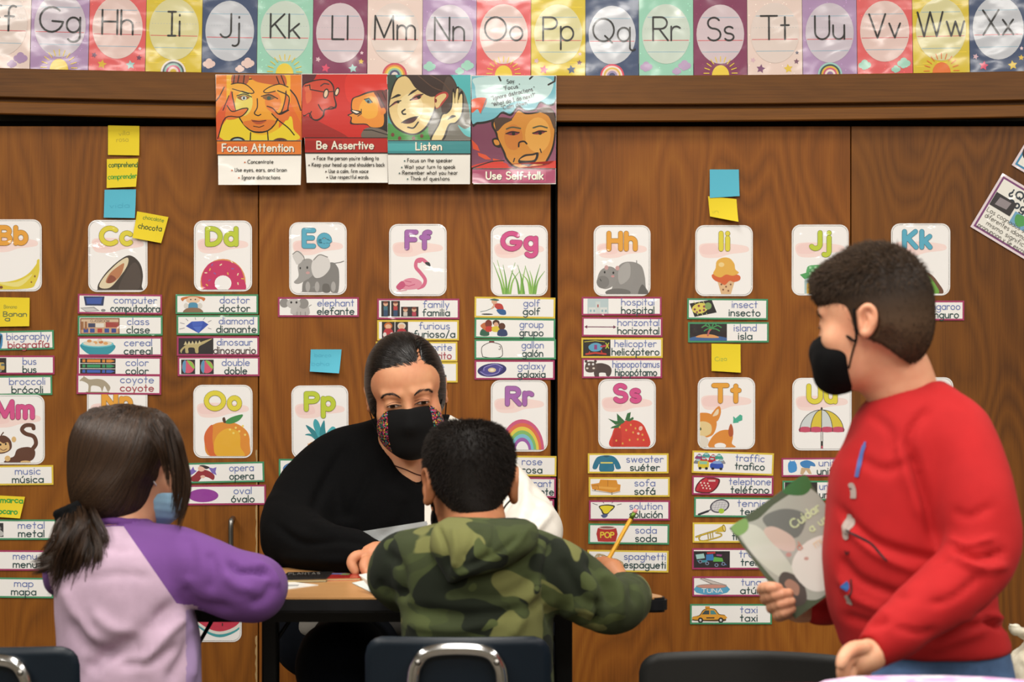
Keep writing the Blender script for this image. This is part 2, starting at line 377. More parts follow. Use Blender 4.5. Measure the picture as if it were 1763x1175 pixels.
# ------------------------------------------------------------------ room shell
def struct(name, bm, mat): return tag(bm_obj(name, bm, mat), kind='structure')
struct('floor', box_bm(-4, 4, -4, 5.1, -0.05, 0), M['floor'])
struct('ceiling', box_bm(-4, 4, -4, 5.1, 2.8, 2.85), M['ceil'])
struct('wall_left', box_bm(-4.1, -4, -4, 5.1, 0, 2.8), M['wall'])
struct('wall_right', box_bm(4, 4.1, -4, 5.1, 0, 2.8), M['wall'])
struct('wall_front', box_bm(-4, 4, -4.1, -4, 0, 2.8), M['wall'])
def zed(py, Y=WALLY): return CAMZ-(py-CY)*Y/F
def xed(px, Y=WALLY): return (px-CX)*Y/F
bm = box_bm(-4, 4, 4.978, 5.1, 0, 2.8); box_bm(-4, 4, 4.478, 4.978, zed(112), 2.8, bm=bm)
struct('wall_back', bm, M['wall'])
def BOT(px):
    px = min(max(px, -250), 2000); return 130.0-1.3e-5*(px-1000)**2
def swept(name, o0, o1, y0, y1, mat, x0=-4.0, x1=4.0, bev=0.002):
    """board that follows the slightly sagging line of the header"""
    V = []; Fc = []; xs = np.linspace(x0, x1, 41)
    for x in xs:
        px = x*F/y0+CX; b = BOT(px); zt, zb = zed(b+o0, y0), zed(b+o1, y0)
        V += [(x, y1, zt), (x, y0+bev, zt), (x, y0, zt-bev), (x, y0, zb+bev), (x, y0+bev, zb), (x, y1, zb)]
    for i in range(len(xs)-1):
        for j in range(6): Fc.append((i*6+j, i*6+(j+1) % 6, (i+1)*6+(j+1) % 6, (i+1)*6+j))
    Fc += [tuple(range(6)), tuple(range((len(xs)-1)*6+5, (len(xs)-1)*6-1, -1))]
    o = poly_obj(name, V, Fc, mat, None, False); return tag(o, kind='structure')
swept('trim_1', 0, 50, 4.450, 4.4779, M['header'])
swept('trim_2', 58, 79, 4.458, 4.4779, M['header2'])
swept('trim_3', 50, 58, 4.470, 4.4779, M['header2'], bev=0.0)
# ------------------------------------------------------------------ cupboards with tall veneered doors
DOOR_TOP = zed(217.5)
def cupboard(label, x0, x1, seam, mats, handles, chips):
    t = thing('storage_cupboard', label, 'cupboard', (xed((x0+x1)/2), 4.53, 0), group='built-in cupboards')
    ox, oy = t.location.x, t.location.y
    def L(b): bmesh.ops.translate(b, verts=b.verts, vec=(-ox, -oy, 0)); return b
    X0, X1, XS = xed(x0), xed(x1), xed(seam)
    b = box_bm(X0-.004, X1+.004, 4.53, 4.97, 0, zed(206)); bm_obj('carcass', L(b), M['black'], t)
    b = box_bm(X0, X1, 4.52, 4.53, 0, 0.09); bm_obj('kick_board', L(b), M['tedge'], t)
    for (a, c, m, hx) in ((X0, XS-.0012, mats[0], handles[0]), (XS+.0012, X1, mats[1], handles[1])):
        d = bm_obj('door', L(box_bm(a, c, 4.5, 4.522, 0.1, DOOR_TOP, bev=0.0012)), m, t)
        if hx is not None:
            hy = 4.468; pts = [(xed(hx)-ox, 4.5-oy, zed(893)), (xed(hx)-ox, 4.478-oy, zed(895)), (xed(hx)-ox, hy-oy, zed(899)), (xed(hx)-ox, hy-oy, zed(930)), (xed(hx)-ox, hy-oy, zed(975)), (xed(hx)-ox, 4.478-oy, zed(979)), (xed(hx)-ox, 4.5-oy, zed(981))]
            tube('door_handle', spline(pts, 4), 0.0062, M['steel'], d, label='straight steel bar handle')
    for (a, c, p0, p1) in chips:
        b = bmesh.new(); n = 30; vs = []
        for i in range(n+1):
            z = zed(p0+(p1-p0)*i/n); wv = (c-a)/750*(.25+.3*abs(math.sin(i*.55+a))+.12*abs(math.sin(i*1.9)))
            xa = xed(c); vs.append((b.verts.new((xa-ox, 4.4992-oy, z)), b.verts.new((xa-wv-ox, 4.4992-oy, z))))
        for i in range(n): b.faces.new((vs[i][0], vs[i][1], vs[i+1][1], vs[i+1][0]))
        bm_obj('chipped_edge', b, M['chip'], t, label='pale bare wood where the veneer has chipped')
    return t
cupboard('brown veneered double-door cupboard with a steel bar handle, left half of the wall', -300, 948, 445, (M['door'], M['door2']), (401, None), [(438, 443, 775, 960), (437, 443, 1095, 1200)])
cupboard('brown veneered double-door cupboard right of the black gap', 960, 2080, 1465, (M['door2'], M['door3']), (None, None), [(960, 964, 825, 890)])

# ------------------------------------------------------------------ alphabet strip on the wall above the header
CO = dict(pink='#e3cdc4', lav='#a989b4', coral='#dd5a5c', yel='#d6be2a', navy='#34476b', mint='#93ccb4', plum='#7d2c55')
OV = dict(pink='#dccdc6', lav='#c6bcc8', coral='#dec3bd', yel='#d6d09a', navy='#bfc3cb', mint='#c3d2c6', plum='#cdbcc3')
STRIP = [('Ff', -49, 51, 'pink', 'cloud', '#a98bb4'), ('Gg', 52, 151.5, 'lav', 'sun', '#e5c93a'), ('Hh', 152.5, 249.5, 'coral', 'star', ''), ('Ii', 250.5, 346.5, 'yel', 'bow', ''),
 ('Jj', 347.5, 441.5, 'navy', 'cloud', '#e3c6bd'), ('Kk', 442.5, 537.5, 'mint', 'sun', '#e5c93a'), ('Ll', 538.5, 631.5, 'plum', 'star', ''), ('Mm', 632.5, 726.5, 'pink', 'bow', ''),
 ('Nn', 727.5, 819.5, 'lav', 'cloud', '#9bd0bd'), ('Oo', 820.5, 913.5, 'coral', 'sun', '#e5c93a'), ('Pp', 914.5, 1007.5, 'yel', 'star', ''), ('Qq', 1008.5, 1099.5, 'navy', 'bow', ''),
 ('Rr', 1100.5, 1193.5, 'mint', 'cloud', '#b59cc0'), ('Ss', 1194.5, 1286.5, 'plum', 'sun', '#e5c93a'), ('Tt', 1287.5, 1381.5, 'pink', 'star', ''), ('Uu', 1382.5, 1475.5, 'lav', 'bow', ''),
 ('Vv', 1476.5, 1571.5, 'coral', 'cloud', '#9bd0bd'), ('Ww', 1572.5, 1669.5, 'yel', 'sun', '#e2722a'), ('Xx', 1670.5, 1769, 'navy', 'star', '')]
CN = dict(pink='pale pink', lav='lavender', coral='coral red', yel='yellow', navy='navy blue', mint='mint green', plum='plum')
DN = dict(cloud='clouds', sun='a rising sun', star='stars', bow='a rainbow')
def half_arch(a, cx, by, radii, cols):
    for r, c in zip(radii, cols):
        a.poly([(cx+r*math.cos(math.radians(t)), by-r*math.sin(math.radians(t))) for t in range(0, 181, 12)], c)
YS = 4.4765
for nm, x0, x1, ck, deco, dc in STRIP:
    cx = (x0+x1)/2; b = BOT(cx); s = (x1-x0)/93.0; KS = F/YS
    t = thing('alphabet_strip_card', f'{CN[ck]} alphabet strip card {nm} with {DN[deco]}, above the wooden header', 'alphabet card', P(cx, b, YS), group='alphabet strip cards above the header')
    tilt = math.degrees(math.atan(2*1.3e-5*(cx-1000)))
    t.rotation_euler = (0, math.radians(tilt)*-1, 0)
    y0, y1 = b-150*s, b+1.5
    sheet('card_sheet', [(x0, y0), (x1, y0), (x1, y1), (x0, y1)], cx, b, KS, CO[ck], M['strip'], t)
    a = Art(cx, b, KS)
    for i in range(30):   # printed speckles of the pattern
        ux, uy = random.uniform(x0+2, x1-2), random.uniform(y0, y1-3)
        c0 = CO[ck]; lit = '#%02x%02x%02x' % tuple(min(255, int(int(c0[k:k+2], 16)*1.13+8)) for k in (1, 3, 5))
        if ck == 'yel': a.R(ux-9, uy, ux+9, uy+.8, lit) if x0+10 < ux < x1-10 else None
        else: a.E(ux, uy, 1.1, 1.1, lit, n=6)
    if deco == 'cloud':
        a.cloud(x0+12*s, b-15*s, 9.5*s, dc); a.cloud(x1-15*s, b-17*s, 10*s, dc); a.cloud(cx+18*s, b-7*s, 7*s, dc)
    elif deco == 'star':
        a.star(x0+22*s, b-10*s, 8*s, '#d9496b' if ck in ('plum', 'yel', 'navy') else ('#d8b32c' if ck == 'coral' else '#7a4a72'), 10)
        a.star(x1-24*s, b-10*s, 8*s, '#9cc7c4' if ck in ('plum', 'coral') else ('#32496e' if ck == 'yel' else '#dfc03a'), -8)
        a.star(x0+9*s, b-25*s, 5*s, '#d6b3bd' if ck != 'coral' else '#6a3c60', 20); a.star(x1-10*s, b-22*s, 5*s, '#6a3350' if ck in ('yel', 'coral', 'pink') else '#d8b32c', 5); a.star(x1-9*s, b-37*s, 3.5*s, '#e3c8cf' if ck != 'pink' else '#4a4a62')
    tag(a.build('printed_decorations', M['strip'], t), kind='stuff')
    a = Art(cx, b, KS, z0=0.0011); a.E(cx, b-71*s, 41.5*s, 51.5*s, OV[ck], n=36)
    for dy, c in ((-100, '#7fa9bd'), (-40, '#7fa9bd')): a.L([(cx-32*s, b+dy*s), (cx+32*s, b+dy*s)], 1.0, c)
    for i in range(16): a.L([(cx-37*s+i*4.8*s, b-80*s), (cx-35*s+i*4.8*s, b-80*s)], 0.7, '#a9b2b8')
    a.L([(cx-39*s, b-60*s), (cx+39*s, b-60*s)], 1.2, '#cf5157')
    a.build('white_oval', M['strip'], t, label='oval with handwriting guide lines')
    a = Art(cx, b, KS, z0=0.0015)
    if deco == 'sun':
        for i in range(11):
            an = math.radians(180-18*i); a.L([(cx+20*s*math.cos(an), b-3-20*s*math.sin(an)), (cx+29*s*math.cos(an), b-3-29*s*math.sin(an))], 1.5, dc)
        a.poly([(cx+15*s*math.cos(math.radians(q)), b+1-18*s*math.sin(math.radians(q))) for q in range(0, 181, 12)], dc)
    elif deco == 'bow':
        half_arch(a, cx, b+1, [21*s, 18*s, 15*s, 12*s, 9*s, 5.5*s], {'Ii': ['#e6ddd5', '#49575f', '#8fbdb0', '#c8587c', '#e7c9c5', '#d0b12d'], 'Mm': ['#c9485c', '#de8a3e', '#e2cc53', '#93bfa0', '#4c5377', '#ded4cf'],
            'Qq': ['#d8425c', '#ead7cf', '#d9b84a', '#e6c8c0', '#9a8fb5', '#4c4e6e'], 'Uu': ['#9bc9c0', '#2e4b4a', '#dcb23b', '#c9536e', '#e6d5ce', '#8a6796']}[nm])
    a.build('printed_sun' if deco == 'sun' else 'printed_rainbow', M['strip'], t)
    a = Art(cx, b, KS, z0=0.0020)
    h = 40*s; wd = text_width(nm, .16)*h
    a.T(nm, cx, b-60*s, h, '#0d0c0c', w=3.0*s, gap=.16); a.build('printed_letters', M['strip'], t)

# ------------------------------------------------------------------ four glossy skill posters hanging from the header
YP = 4.444
def poster(label, quad, artf, name='poster'):
    """quad: photo corners tl,tr,br,bl; the art is drawn in photo pixels"""
    cx = sum(q[0] for q in quad)/4; ty = (quad[0][1]+quad[1][1])/2
    t = thing(name, label, 'poster', P(cx, ty, YP), group='glossy posters hanging from the header'); K = F/YP
    def warp(v):   # bends gently away from the doors towards its lower edge
        x, y, z = v; q = -z*K/8; i = math.floor(q+1e-6); f = q-i
        def g(i): u = i*8/190.0; return 0.012*(u-u*u*.2)-0.004*math.sin(u*7+cx)*min(1, max(0, u*3))
        return (x, y+g(i)*(1-f)+g(i+1)*f, z)
    n = 24; V = []; C0 = '#efece4'
    hh = (quad[2][1]+quad[3][1])/2-ty; n = int(math.ceil(hh/8)); us = [min(1, i*8/hh) for i in range(n+1)]
    for u in us:
        for j in range(9):
            v = j/8; xl = quad[0][0]+(quad[3][0]-quad[0][0])*u; xr = quad[1][0]+(quad[2][0]-quad[1][0])*u
            V.append((( xl+(xr-xl)*v-cx)/K, 0, -(hh*u)/K))
    Vf = [warp(v) for v in V]; m = len(V); Vb = [(x, y+.0005, z) for x, y, z in Vf]; Fc = []
    for i in range(n):
        for j in range(8):
            k = i*9+j; Fc.append((k, k+9, k+10, k+1)); Fc.append((m+k, m+k+1, m+k+10, m+k+9))
    me = bpy.data.meshes.new('poster_sheet'); me.from_pydata(Vf+Vb, [], Fc)
    for p in me.polygons: p.use_smooth = True
    ca = me.color_attributes.new('Col', 'FLOAT_COLOR', 'CORNER'); ca.data.foreach_set('color', list(lin(C0))*len(me.loops)); me.materials.append(M['poster'])
    link(bpy.data.objects.new('poster_sheet', me), t)
    for nm, fn in artf:
        a = Art(cx, ty, K, z0={'printed_picture': .0003, 'title_band': .0013, 'printed_text': .0017}[nm], dz=.00001); fn(a)
        if nm == 'printed_picture': a.clip(min(quad[0][0], quad[3][0])+.8, quad[0][1]+1, max(quad[1][0], quad[2][0])-.8, a.ymax)
        # cut the print along level lines so that it can follow the bend
        V2, F2, C2 = [], [], []
        for f, c in zip(a.Fc, a.C):
            parts = [[a.V[i] for i in f]]; zs = [v[2] for v in parts[0]]
            k0, k1 = int(math.floor(min(zs)*K/8)), int(math.ceil(max(zs)*K/8))
            for kk in range(k0+1, k1):
                lim = kk*8/K; nxt = []
                for pts in parts:
                    for sg in (1, -1):
                        out = []
                        for i in range(len(pts)):
                            p, q = pts[i-1], pts[i]; da, db = sg*(p[2]-lim), sg*(q[2]-lim)
                            if (da >= 0) != (db >= 0):
                                tt = da/(da-db); out.append(tuple(p[r]+(q[r]-p[r])*tt for r in range(3)))
                            if db >= 0: out.append(q)
                        if len(out) >= 3: nxt.append(out)
                parts = nxt
            for pts in parts: F2.append(list(range(len(V2), len(V2)+len(pts)))); V2 += pts; C2.append(c)
        a.V, a.Fc, a.C = V2, F2, C2
        a.build(nm, M['poster'], t, warp=warp)
    return t
BK = '#1d1512'
def face_base(a, pts, c): a.S(pts, BK); cx = sum(p[0] for p in pts)/len(pts); cy = sum(p[1] for p in pts)/len(pts); a.S([(cx+(x-cx)*.965, cy+(y-cy)*.97) for x, y in pts], c)
def p1(a):
    a.ymax = 241; a.R(371, 127, 520, 241, '#e07a1e'); a.R(390, 127, 500, 241, '#e8b022')
    a.S([(372, 200), (392, 172), (402, 150), (410, 241), (372, 241)], '#d8582a'); a.S([(519, 215), (497, 172), (490, 150), (480, 241), (519, 241)], '#dd6a26')
    a.S([(385, 241), (390, 205), (420, 196), (430, 225), (452, 232), (478, 222), (500, 200), (505, 222), (508, 241)], '#e9cf2c')
    a.S([(400, 150), (402, 178), (412, 205), (428, 224), (446, 229), (464, 224), (478, 208), (490, 180), (492, 150), (470, 136), (425, 136)], BK); a.S([(402, 150), (404, 178), (414, 204), (429, 222), (446, 226), (463, 222), (476, 206), (488, 180), (490, 150), (470, 138), (425, 138)], '#e9a02a')
    a.E(420, 178, 15, 22, '#e0cf62', 8); a.E(470, 175, 14, 18, '#df7f2c'); a.S([(418, 210), (446, 206), (474, 208), (462, 222), (446, 226), (430, 222)], '#dc7a2c')
    a.S([(402, 127), (400, 145), (424, 145), (428, 127)], '#a8502c'); a.S([(430, 127), (440, 140), (470, 146), (492, 148), (490, 130), (470, 127)], '#c05b26')
    for q in ([(404, 128), (402, 143)], [(412, 128), (409, 143)], [(421, 128), (419, 143)], [(484, 130), (490, 146)], [(476, 132), (482, 148)]): a.L(q, 2.0, BK)
    a.S([(396, 150), (406, 143), (424, 146), (437, 157), (434, 161), (422, 157), (404, 159), (396, 155)], '#e6a634'); a.L([(398, 145), (410, 143), (424, 146), (437, 158), (431, 161), (416, 157)], 1.8, BK, smooth=True); a.L([(400, 153), (414, 157), (428, 162)], 1.6, BK)
    a.S([(494, 150), (480, 145), (466, 149), (454, 157), (458, 161), (472, 158), (488, 160)], '#e6a634'); a.L([(496, 150), (482, 145), (466, 149), (454, 157), (460, 160), (474, 157)], 1.8, BK, smooth=True)
    a.L([(478, 156), (497, 166), (496, 184), (494, 190), (480, 196)], 2.0, BK, smooth=True); a.L([(500, 155), (510, 168), (518, 190)], 2.4, BK, smooth=True)
    a.L([(386, 150), (378, 166), (372, 174)], 1.8, BK); a.L([(394, 165), (384, 190)], 1.6, BK)
    a.S([(392, 182), (404, 192), (420, 186), (428, 188), (416, 200), (400, 206), (388, 203)], '#de7430'); a.L([(391, 182), (400, 192), (418, 187), (427, 188), (414, 201), (388, 203), (374, 238)], 1.9, BK, smooth=True)
    a.S([(460, 184), (470, 188), (482, 197), (498, 190), (496, 206), (482, 206), (470, 196)], '#de7430'); a.L([(460, 183), (470, 187), (481, 197), (497, 190)], 2, BK, smooth=True); a.L([(468, 196), (478, 206), (496, 220), (506, 232)], 2, BK, smooth=True)
    a.S([(408, 168), (418, 164), (430, 168), (418, 173)], '#8b5a2a'); a.E(420, 169, 4.5, 3.4, '#cfd6cf'); a.E(420, 169, 2, 2.6, '#33404a'); a.L([(408, 165), (420, 162), (433, 167)], 1.8, BK, smooth=True)
    a.S([(452, 168), (463, 164), (474, 168), (463, 173)], '#8b5a2a'); a.E(463, 169, 3.6, 3.2, '#2f4b3a'); a.L([(450, 166), (464, 163), (478, 170)], 1.8, BK, smooth=True)
    a.L([(443, 170), (443, 185), (438, 195), (444, 199), (449, 197)], 1.9, BK, smooth=True)
    a.S([(432, 206), (446, 208), (459, 207), (450, 213), (440, 213)], '#b5502a'); a.L([(434, 208), (446, 209), (458, 207)], 1.2, BK); a.L([(436, 217), (446, 219), (454, 216)], 1.3, BK)
    a.E(408, 244, 14, 9, BK); a.E(408, 245, 11, 7, '#a9c3c9'); a.E(482, 245, 14, 8, '#5c2a20'); a.L([(431, 228), (430, 241)], 2, BK); a.L([(460, 226), (461, 241)], 2, BK)
def p2(a):
    a.ymax = 237; a.R(519, 127, 668, 237, '#c8241c'); a.S([(521, 127), (545, 127), (530, 150), (521, 152)], '#58202a'); a.S([(521, 200), (560, 215), (600, 240), (521, 240)], '#9c1c18'); a.S([(600, 127), (667, 127), (667, 160), (640, 170), (600, 175)], '#d62c20')
    a.S([(521, 150), (532, 140), (560, 136), (574, 146), (576, 165), (580, 182), (574, 188), (560, 190), (558, 200), (548, 208), (538, 206), (532, 196), (521, 198)], BK); a.S([(521, 152), (533, 142), (560, 138), (572, 148), (574, 166), (577, 181), (571, 186), (558, 188), (555, 199), (547, 205), (539, 204), (533, 194), (521, 196)], '#c9432c')
    a.S([(526, 160), (534, 152), (536, 170), (528, 178)], '#d8643a'); a.E(530, 152, 6, 8, '#d5603a'); a.L([(525, 148), (533, 146), (534, 154), (556, 158)], 1.9, BK)
    a.E(561, 161, 4.8, 9, BK, 12); a.E(561, 161, 3.0, 6.5, '#e2c4a2', 12); a.E(580, 158, 4, 8, BK, 18); a.E(580, 158, 2.4, 5.6, '#e2c4a2', 18); a.L([(565, 158), (575, 157)], 1.6, BK); a.L([(552, 148), (558, 144), (566, 145)], 2, '#3a2a30', smooth=True)
    a.L([(548, 180), (551, 186), (555, 191)], 2, BK); a.L([(536, 192), (533, 200), (541, 206), (550, 206), (556, 200)], 1.8, BK, smooth=True); a.L([(563, 188), (570, 184), (578, 186)], 1.6, BK, smooth=True)
    a.S([(604, 186), (606, 170), (618, 164), (636, 157), (660, 156), (667, 160), (667, 236), (640, 222), (630, 215), (604, 214), (604, 203), (598, 198), (606, 194)], BK); a.S([(606, 185), (608, 171), (619, 166), (636, 160), (650, 160), (658, 180), (660, 215), (640, 219), (630, 213), (607, 212), (606, 202), (601, 199), (609, 194)], '#e08a2a')
    a.S([(625, 172), (640, 165), (650, 178), (648, 200), (630, 204), (618, 190)], '#e7a534'); a.S([(644, 157), (667, 158), (667, 190), (656, 186), (650, 170)], '#6a2a26'); a.L([(650, 160), (656, 172), (662, 184)], 1.4, BK); a.L([(658, 158), (664, 172)], 1.4, BK)
    a.S([(655, 188), (662, 186), (664, 194), (656, 198)], '#dd7d2c'); a.S([(604, 189), (622, 192), (615, 198), (606, 194)], BK); a.S([(606, 190), (618, 193), (613, 195)], '#efe2cd'); a.L([(622, 188), (622, 196), (616, 200)], 1.5, BK)
    a.S([(628, 172), (635, 170), (640, 176), (634, 178)], '#5d8790'); a.E(634, 175, 2.2, 2.4, BK); a.L([(627, 171), (635, 169), (641, 176)], 1.7, BK); a.S([(628, 222), (646, 220), (667, 228), (667, 237), (624, 237)], '#6e6258'); a.L([(626, 224), (640, 224), (667, 232)], 1.6, BK)
def p3(a):
    a.ymax = 241; a.R(666, 127, 812, 241, '#3a9c98'); a.S([(780, 127), (812, 127), (812, 200), (800, 210), (788, 180)], '#4fb3b6'); a.S([(667, 128), (680, 128), (690, 160), (667, 175)], '#33443a'); a.S([(667, 212), (700, 225), (740, 214), (758, 218), (756, 241), (667, 241)], '#3c8a38')
    a.S([(742, 150), (790, 150), (806, 180), (812, 230), (812, 241), (745, 241), (738, 200)], '#6d6a60'); a.S([(788, 215), (800, 222), (812, 218), (812, 235), (800, 232)], '#5fb7b8')
    a.S([(684, 134), (668, 176), (669, 200), (680, 220), (700, 231), (718, 232), (735, 220), (747, 196), (752, 175), (745, 150), (720, 132)], BK); a.S([(686, 135), (671, 176), (672, 199), (682, 217), (700, 228), (717, 229), (733, 217), (744, 195), (749, 175), (743, 150), (720, 134)], '#dcc184')
    a.E(706, 186, 22, 26, '#e6d29c', 15)
    a.S([(672, 128), (700, 132), (716, 152), (740, 166), (756, 164), (780, 166), (787, 150), (776, 130), (760, 127), (700, 127)], '#33211c'); a.S([(770, 132), (786, 150), (780, 190), (762, 196), (760, 165)], '#4a3a32'); a.L([(720, 130), (745, 150), (768, 158)], 1.6, '#5a3f30', smooth=True); a.L([(740, 129), (762, 142), (776, 158)], 1.6, '#5a3f30', smooth=True)
    a.S([(748, 168), (756, 160), (768, 158), (772, 165), (764, 176), (757, 184), (750, 186)], '#b03a34'); a.S([(749, 170), (757, 163), (766, 161), (768, 166), (760, 176), (755, 184), (750, 184)], '#dcc184'); a.E(750, 173, 2.2, 3.6, '#7a2a22')
    a.S([(702, 165), (710, 156), (720, 153), (714, 158)], BK); a.S([(672, 170), (684, 162), (690, 164), (680, 168)], BK); a.S([(706, 172), (716, 163), (727, 162), (722, 170), (712, 172)], '#a65a52'); a.L([(706, 172), (717, 166), (728, 162)], 2, BK, smooth=True); a.E(721, 167, 3.3, 3.2, BK)
    a.S([(670, 184), (680, 174), (688, 174), (682, 178)], '#a65a52'); a.L([(670, 184), (680, 176), (690, 173)], 2, BK, smooth=True); a.E(685, 175, 2.8, 2.6, BK)
    a.L([(697, 188), (692, 192), (694, 196), (698, 196)], 2.8, BK, smooth=True); a.S([(692, 210), (704, 203), (719, 200), (712, 210), (700, 213)], '#45161a'); a.L([(691, 211), (706, 204), (720, 200)], 1.5, BK); a.L([(702, 219), (712, 220), (720, 210)], 2.6, BK, smooth=True)
    a.S([(740, 241), (754, 214), (760, 196), (768, 194), (776, 183), (778, 160), (781, 152), (784, 160), (786, 150), (790, 150), (790, 160), (795, 156), (798, 164), (797, 196), (786, 212), (774, 216), (764, 241)], BK)
    a.S([(743, 241), (756, 215), (762, 198), (770, 195), (778, 184), (780, 158), (783, 172), (786, 154), (789, 154), (789, 172), (793, 162), (796, 166), (794, 195), (784, 210), (772, 214), (760, 241)], '#e0cb90'); a.L([(783, 160), (783, 178)], 1.2, '#7c6a3c'); a.L([(789, 158), (788, 178)], 1.2, '#7c6a3c'); a.S([(770, 206), (778, 198), (785, 200), (776, 204)], BK)
    for x, y in ((676, 232), (688, 238), (712, 238), (726, 234)): a.E(x, y, 3, 3.4, '#6a2a1c')
def p4(a):
    a.ymax = 289; a.R(811, 129, 958, 290, '#8d4e68'); a.S([(812, 215), (850, 205), (870, 260), (850, 285), (812, 288)], '#7a3f58')
    a.S([(812, 129), (958, 129), (957, 175), (945, 183), (930, 178), (922, 190), (905, 192), (892, 186), (880, 200), (864, 196), (854, 206), (838, 212), (822, 214), (812, 212)], BK); a.S([(812, 129), (958, 129), (956, 172), (944, 180), (930, 175), (921, 187), (905, 189), (892, 182), (879, 196), (865, 192), (852, 203), (838, 208), (822, 210), (812, 207)], '#6fb4c2'); a.S([(824, 133), (940, 133), (948, 160), (920, 178), (890, 174), (860, 186), (826, 180), (818, 150)], '#b9d7d6')
    a.S([(812, 172), (838, 170), (828, 195), (822, 188), (812, 194)], '#d85022'); a.L([(838, 170), (828, 196)], 1.6, '#5a8f9a')
    for q in ([(862, 139), (858, 130)], [(912, 136), (918, 130)], [(944, 146), (955, 140), (956, 131)]): a.L(q, 3, BK)
    a.S([(850, 205), (846, 216), (852, 228), (856, 240), (866, 262), (872, 276), (890, 289), (930, 289), (948, 268), (956, 240), (957, 200), (944, 185), (925, 192), (905, 194), (892, 188), (880, 204)], BK); a.S([(853, 207), (850, 216), (856, 228), (859, 240), (869, 260), (875, 274), (892, 287), (928, 287), (945, 266), (953, 240), (954, 205), (942, 189), (925, 195), (905, 197), (892, 191), (880, 206), (866, 204)], '#cf8a34')
    a.E(926, 232, 22, 30, '#dfa24a'); a.E(884, 236, 16, 22, '#c87a30'); a.S([(852, 205), (866, 202), (882, 206), (868, 214), (856, 226), (852, 216)], '#4a3428'); a.S([(924, 190), (946, 184), (956, 205), (954, 222), (944, 200)], '#5a4334')
    a.S([(847, 240), (856, 237), (862, 248), (860, 254), (850, 250)], BK); a.S([(850, 241), (857, 241), (860, 248), (853, 249)], '#cf8a34')
    a.L([(872, 222), (882, 219), (896, 221)], 2.6, '#4e5138', smooth=True); a.L([(918, 220), (930, 217), (942, 220)], 2.6, '#4e5138', smooth=True)
    a.S([(871, 230), (882, 225), (894, 229), (884, 233)], '#7c2c38'); a.L([(871, 230), (882, 227), (894, 228)], 2, BK, smooth=True); a.E(884, 230, 3, 3, BK); a.S([(917, 230), (928, 224), (940, 226), (930, 231)], '#7c2c38'); a.L([(917, 229), (930, 226), (941, 226)], 2, BK, smooth=True); a.E(930, 229, 3, 3, BK)
    a.L([(893, 252), (894, 245), (902, 243), (907, 247)], 2.8, BK, smooth=True); a.S([(892, 276), (902, 266), (916, 264), (927, 262), (925, 274), (914, 283), (898, 283)], BK); a.S([(895, 275), (904, 269), (918, 267), (923, 266), (920, 274), (910, 276)], '#d99a50'); a.L([(898, 281), (910, 285), (920, 280)], 2.2, BK); a.L([(930, 256), (932, 262)], 2, BK); a.L([(886, 272), (884, 278)], 2, BK)
    for q in ([(812, 240), (822, 250), (826, 260), (814, 256)], [(822, 262), (836, 266), (846, 274), (836, 274), (824, 268)], [(848, 272), (866, 276), (868, 282), (850, 280)]): a.poly(q, '#d8502c')
    a.S([(812, 288), (840, 278), (870, 280), (885, 289), (958, 289), (957, 276), (940, 284), (900, 290)], '#cf3324'); a.L([(812, 289), (845, 278), (868, 276)], 2, BK, smooth=True)
def band(x0, x1, y0, y1, c, c2, title, tx, ty, h):
    def f(a):
        a.R(x0, y0, x1, y1, c); a.R(x0, y0+4, x0+(x1-x0)*.45, y1-4, c2); a.R(x0, y0-1.5, x1, y0, BK); a.R(x0, y1, x1, y1+1.8, BK)
        a.T(title, tx+.9, ty+.9, h, '#2c1c16', w=2.6, gap=.24); a.T(title, tx, ty, h, '#f0ead8', w=2.4, gap=.24)
    return f
def lines(rows, bc):
    def f(a):
        for (t, x0, x1, y, h) in rows:
            h = 6.3
            a.E(x0+1.5, y-h*.33, 1.4, 1.4, bc, n=8); a.T(t, (x0+6+x1)/2, y, h, '#3b3833', w=1.0, fit=x1-x0-7, gap=.24)
    return f
poster('glossy orange poster headed Focus Attention, a face framed by hands', [(371, 128), (520, 129), (517, 319), (375, 317)], [('printed_picture', p1), ('title_band', band(372.5, 517.8, 243, 265, '#e07a22', '#d9682a', 'Focus Attention', 443, 260, 12.5)),
    ('printed_text', lines([('Concentrate', 419, 470, 281, 8.5), ('Use eyes, ears, and brain', 397, 493, 295, 8.5), ('Ignore distractions', 409, 482, 308, 8.5)], '#c8622c'))])
poster('glossy red poster headed Be Assertive, two faces in profile', [(519, 127), (668, 127), (667, 314), (527, 314)], [('printed_picture', p2), ('title_band', band(524.5, 667.6, 238, 262, '#b3251f', '#a01d1a', 'Be Assertive', 594, 256, 12.5)),
    ('printed_text', lines([("Face the person you're talking to", 539, 652, 275, 8), ('Keep your head up and shoulders back', 530, 662, 286, 8), ('Use a calm, firm voice', 559, 634, 297, 8), ('Use respectful words', 561, 634, 307, 8)], '#54423c'))])
poster('glossy teal poster headed Listen, a child cupping a hand to one ear', [(666, 128), (811, 130), (809, 317), (668, 316)], [('printed_picture', p3), ('title_band', band(667.5, 810, 243, 264, '#35888c', '#46a3a6', 'Listen', 738, 258, 12.5)),
    ('printed_text', lines([('Focus on the speaker', 695, 779, 279, 8), ('Wait your turn to speak', 690, 784, 290, 8), ('Remember what you hear', 686, 788, 300, 8), ('Think of questions', 700, 774, 310, 8)], '#50706c'))])
def p4text(a):
    for t, x, y, wd, r in (('Say:', 880, 143, 14, -8), ('"Focus."', 882, 153, 28, -10), ('"Ignore distractions."', 884, 164, 76, -13), ('"What do I do next?"', 885, 175, 76, -13), ('"Calm down."', 888, 184, 48, -12)):
        a.T(t, x, y, 6.6, '#34383a', w=1.0, fit=wd, rot=r, gap=.24)
